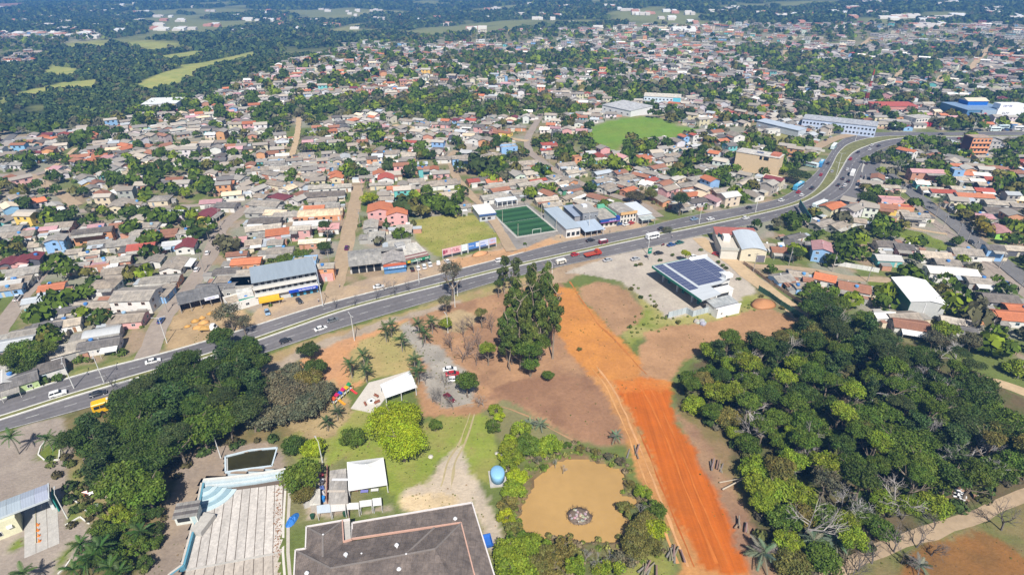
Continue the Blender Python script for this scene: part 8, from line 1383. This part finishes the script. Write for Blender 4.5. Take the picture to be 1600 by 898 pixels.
# yard walls and sheds between the houses
for x, y, a, L, w, rc, wc, st in STUFF[:900]:
    g = random.Random(int(x * 5 + y)); z = float(hgt(x, y)) - .3; ca, sa_ = math.cos(a), math.sin(a)
    if g.random() < .6:
        c = g.choice([(.6, .58, .54), (.4, .36, .32), (.45, .28, .2), (.3, .29, .28)]); s = g.choice((-1, 1)); T = lambda p: (x + p[0] * ca - p[1] * sa_, y + p[0] * sa_ + p[1] * ca, z + p[2]); yy = s * (w / 2 + 3); quad([T((-L * .7, yy, 0)), T((L * .7, yy, 0)), T((L * .7, yy, 1.9)), T((-L * .7, yy, 1.9))], c); quad([T((-L * .7, yy, 1.9)), T((L * .7, yy, 1.9)), T((L * .7, yy + .2, 1.9)), T((-L * .7, yy + .2, 1.9))], c)
for hx, hy, hr, ro in HOUSES + [(q[0], q[1], 6, None) for q in STUFF[:500]]:      # backyard sheds, awnings and walls
    g = random.Random(int(hx * 19 + hy * 3)); a = (ro.rotation_euler.z if ro else street_near(hx, hy)[1])
    for k in range(g.choice((1, 2, 2, 3))):
        t = g.uniform(0, 6.28); q = hr * g.uniform(.85, 1.35); bx, by = hx + q * math.cos(t), hy + q * math.sin(t); l, w2, H = g.uniform(1.6, 4.2), g.uniform(1.4, 3), g.uniform(1.9, 2.7)
        if street_near(bx, by)[0] < 2.6 or (hy < 440 and any(abs((bx - cx) * math.cos(an) + (by - cyy) * math.sin(an)) < hl + 1 and abs(-(bx - cx) * math.sin(an) + (by - cyy) * math.cos(an)) < hd + 1 for cx, cyy, an, hl, hd in BLK)): continue
        z = float(hgt(bx, by)) - .1; ca, sa_ = math.cos(a), math.sin(a); T = lambda p: (bx + p[0] * ca - p[1] * sa_, by + p[0] * sa_ + p[1] * ca, z + p[2]); c1 = g.choice([(.27, .25, .23), (.36, .34, .31), (.5, .48, .45), (.3, .17, .12), (.2, .19, .18), (.4, .43, .46), (.62, .6, .58)]); c2 = WALL[g.choice('WGNCG')][0]
        B = [(-l / 2, -w2 / 2), (l / 2, -w2 / 2), (l / 2, w2 / 2), (-l / 2, w2 / 2)]
        for i in range(4): p, q2 = B[i], B[(i + 1) % 4]; quad([T((*p, 0)), T((*q2, 0)), T((*q2, H)), T((*p, H))], c2)
        quad([T((p[0] * 1.12, p[1] * 1.12, H + .02 + (.25 if i > 1 else 0))) for i, p in enumerate(B)], c1)
def white_specks(px, n, seed):
    g = random.Random(seed)
    for k in range(n):
        u, vv = g.choice(px); p = P(u + g.uniform(-14, 14), vv + g.uniform(-1.6, 1.6)); L = g.uniform(10, 22); w = g.uniform(8, 14); H = g.uniform(3, 5); c = g.choice([(.74, .74, .72), (.6, .55, .5), (.7, .66, .6), (.5, .25, .18)]); z = p.z - .5
        for i in range(4):
            B = [(-L / 2, -w / 2), (L / 2, -w / 2), (L / 2, w / 2), (-L / 2, w / 2)]; a_, b_ = B[i], B[(i + 1) % 4]; quad([(p.x + a_[0], p.y + a_[1], z), (p.x + b_[0], p.y + b_[1], z), (p.x + b_[0], p.y + b_[1], z + H), (p.x + a_[0], p.y + a_[1], z + H)], c)
        quad([(p.x - L / 2, p.y - w / 2, z + H), (p.x + L / 2, p.y - w / 2, z + H), (p.x + L / 2, p.y + w / 2, z + H + 2), (p.x - L / 2, p.y + w / 2, z + H + 2)], tuple(q * .9 for q in c))
white_specks([(118, 13), (203, 8), (317, 13), (160, 18), (175, 18), (270, 34), (245, 47), (555, 19), (415, 31), (425, 32), (670, 28), (775, 15), (770, 28), (1070, 48)] + [(20, 53), (60, 54), (95, 56), (130, 53), (150, 60), (40, 58)] * 2 + [(860, 25), (960, 12), (985, 18), (1003, 23), (1050, 20), (1080, 22), (1230, 25), (1265, 22), (1300, 21), (1320, 22), (1340, 28), (1390, 30), (1420, 27), (1450, 32), (1480, 30), (1500, 26), (1470, 40), (1440, 42), (1555, 15), (1590, 30), (1180, 22), (1120, 20), (880, 10), (820, 5), (1360, 4), (1480, 5), (900, 2)] * 2 + [(g0 * 37 % 1600, 14 + g0 * 7 % 36) for g0 in range(60)], 420, 4)
me = npmesh('houses', np.array(v), np.array(f4), np.array(cols)); structure('houses', me, M['far_house'], 'stuff')['label'] = 'hundreds of small grey-roofed houses spread over the far town'
gs = []
for hx, hy, hr, _ in HOUSES + [(q[0], q[1], 6, None) for q in STUFF[:500]]:
    g = random.Random(int(hx * 9 + hy)); 
    for k in range(5):
        t = g.uniform(0, 6.28); q = hr * g.uniform(.9, 1.5); bx, by = hx + q * math.cos(t), hy + q * math.sin(t)
        if street_near(bx, by)[0] > .6 and (hy > 440 or not occupied(bx, by, -1.5)): gs.append((bx, by, float(hgt(bx, by)), g.uniform(.7, 1.9), g.choice([(.06, .10, .02), (.10, .15, .025), (.12, .12, .04), (.08, .12, .02)])))
mass('garden_shrubs', gs, 'garden shrubs and weeds between the houses')
# weeds, tufts and stones on the open ground of the foreground
tf = []; g_ = np.random.default_rng(71)
for nm_, n_t in (('clearing', 420), ('verge', 500), ('lawn', 700), ('yard', 260), ('driveway', 160), ('pond_bank', 300)):
    zs_ = [z[1] for z in ZN if z[0] == nm_ and z[1][:, 1].max() < 330]
    ar = np.array([abs(sum(z[i - 1][0] * z[i][1] - z[i][0] * z[i - 1][1] for i in range(len(z)))) for z in zs_]); ar /= ar.sum()
    for z_, k_ in zip(zs_, ar):
        lo, hi = z_.min(0), z_.max(0); q = lo + (hi - lo) * g_.random((int(n_t * k_ * 2.2) + 1, 2)); q = q[inpoly(q[:, 0], q[:, 1], z_) & ~inpoly(q[:, 0], q[:, 1], POND) & ~inpoly(q[:, 0], q[:, 1], POOL) & ~inpoly(q[:, 0], q[:, 1], POOL2)]; cl = fbm(q[:, 0], q[:, 1], 12, 61)
        for (a_, b_), c_ in zip(q, cl):
            if c_ < .44 and nm_ != 'lawn': continue
            if street_near(a_, b_)[0] < .3: continue
            tf.append((a_, b_, -.05, g_.uniform(.08, .26), [(.13, .15, .03), (.20, .17, .06), (.09, .12, .025), (.26, .18, .10)][g_.integers(4)]))
mass('weeds', tf, 'weeds, tufts and clods scattered over the open ground')
# ---- trees of the town: nearest as things, the rest one mass
rest = []
allt = sorted(CL + TOWN_TREES, key=lambda t: math.hypot(t[0], t[1])); nt = sum(1 for t in TREES if t[3].get('category') == 'tree')
for t in allt:
    if nt < 300: tree(*t, group='trees of the town'); nt += 1
    else: rest.append(t)
SC = {k: np.array(s[1]) for k, s in SPEC.items()}
items = [(x, y, float(hgt(x, y)) + h * .25, rad * .95, SC[sp] * .8) for x, y, h, rad, sp in rest]
# far woods: everything beyond that is neither town nor field
g = np.random.default_rng(44); n = 0
def far_ok(x, y):
    return ~inpoly(x, y, STAND) & ~inpoly(x, y, WESTV)
for (y0, y1, x0, x1, cnt, r0, r1_) in ((360, 1000, -900, 300, 8000, 3.4, 6), (400, 1000, 300, 1000, 500, 3.5, 6), (1000, 1900, -1900, 1900, 11000, 4.5, 8.5), (1900, 3400, -3200, 3200, 15000, 7, 12)):
    x = g.uniform(x0, x1, cnt * 2); y = g.uniform(y0, y1, cnt * 2); k = far_ok(x, y) & (np.abs(x) < y * .95 + 60) & (fbm(x, y, 70, 4) < .84) & ((y < 950) | (fbm(x, y, 220, 8) < .60))
    for fz in FIELDS: k &= ~inpoly(x, y, fz)
    x, y = x[k][:cnt], y[k][:cnt]; hz = hgt(x, y); r = g.uniform(r0, r1_, len(x)); tone = g.choice(5, len(x), p=[.4, .3, .15, .1, .05]); pal = [(.042, .07, .024), (.06, .092, .026), (.085, .115, .03), (.095, .095, .045), (.13, .16, .035)]
    for i in range(len(x)): items.append((x[i], y[i], hz[i] - r[i] * .3, r[i], pal[tone[i]]))
# scattered crowns inside the far town
x = g.uniform(-1300, 1900, 3000); y = g.uniform(620, 1800, 3000); k = inpoly(x, y, STAND) & (fbm(x, y, 130, 17) > .5); x, y = x[k], y[k]
for i in range(len(x)): items.append((x[i], y[i], float(hgt(x[i], y[i])), g.uniform(3, 6), (.04, .06, .02)))
mass('trees', items, 'countless dark trees of the far town and woods')
# ================================================================ AIR
hz = bpy.data.materials.new('air'); hz.use_nodes = True; nt_ = hz.node_tree; nt_.nodes.clear(); out = nt_.nodes.new('ShaderNodeOutputMaterial'); pv = nt_.nodes.new('ShaderNodeVolumePrincipled'); pv.inputs['Color'].default_value = (.14, .40, .92, 1); pv.inputs['Density'].default_value = .0003; pv.inputs['Anisotropy'].default_value = .0; nt_.links.new(pv.outputs[0], out.inputs['Volume'])
o = obj('haze', MB().box(-9800, 9800, -9600, 9800, -4, 160), hz); o['kind'] = 'stuff'
# ================================================================ LABELS for everything told apart by its look and its neighbours
MP = []
for nm, o in MARKS:
    p = o.location
    q = Vector(p)
    if q.length < 1e-6 and o.children:
        vs = [vv.co for c in o.children if c.type == 'MESH' for vv in list(c.data.vertices)[:4]]; q = sum((Vector(t) for t in vs), Vector()) / max(1, len(vs))
    MP.append((nm, q.x, q.y))
MP += [('muddy pond', *POND.mean(0)), ('orange dirt track', *P(1060, 740)[:2]), ('green hillside field', *P(1000, 205)[:2])]
for nm, fr in (('workshop street', .5), ('west street', .5), ('villa street', .5), ('hill street', .5), ('ridge street', .5), ('avenue', .55), ('cottage lane', .6), ('sandy cross street', .5), ('wood path', .6)):
    px = STREETS[nm][2]; u, vv = px[int(len(px) * fr)]; p = P(u, vv); MP.append(({'workshop street': 'dirt street by the depot', 'west street': 'leftmost dirt street', 'villa street': 'dirt street by the villas', 'hill street': 'winding hill street', 'ridge street': 'sandy ridge street', 'avenue': 'paved avenue', 'cottage lane': 'lane by the hangar', 'sandy cross street': 'sandy cross street', 'wood path': 'path below the wood'}[nm], p.x, p.y))
ORD = ['', 'second ', 'third ', 'fourth ', 'fifth ', 'sixth ', 'seventh ', 'eighth ', 'ninth ', 'tenth ', 'eleventh ', 'twelfth ', 'thirteenth ', 'fourteenth ', 'fifteenth ', 'sixteenth ', 'seventeenth ', 'eighteenth ', 'nineteenth ', 'twentieth ']
ORD = [q.replace(' ', '-') for q in ORD] + [t + u + '-' for t in ('twenty-', 'thirty-', 'forty-', 'fifty-') for u in ('first', 'second', 'third', 'fourth', 'fifth', 'sixth', 'seventh', 'eighth', 'ninth', 'tenth')]
buck = {}
MA = np.array([(m[1], m[2]) for m in MP])
for o, de in AUTO:
    if o.get('label'): continue
    p = o.location; d = np.hypot(MA[:, 0] - p.x, MA[:, 1] - p.y); i = int(np.argmin(d)); dx, dy = p.x - MA[i, 0], p.y - MA[i, 1]
    rel = ('right of' if dx > 0 else 'left of') if abs(dx) > abs(dy) * 1.1 else ('behind' if dy > 0 else 'in front of')
    buck.setdefault((de, rel, MP[i][0]), []).append((d[i], o))
for (de, rel, mk), lst in buck.items():
    lst.sort(key=lambda t: t[0])
    for k, (_, o) in enumerate(lst):
        if len(lst) == 1: o['label'] = '%s %s the %s' % (de, rel, mk)
        else: o['label'] = '%snearest %s %s the %s' % (ORD[k], de, rel, mk)
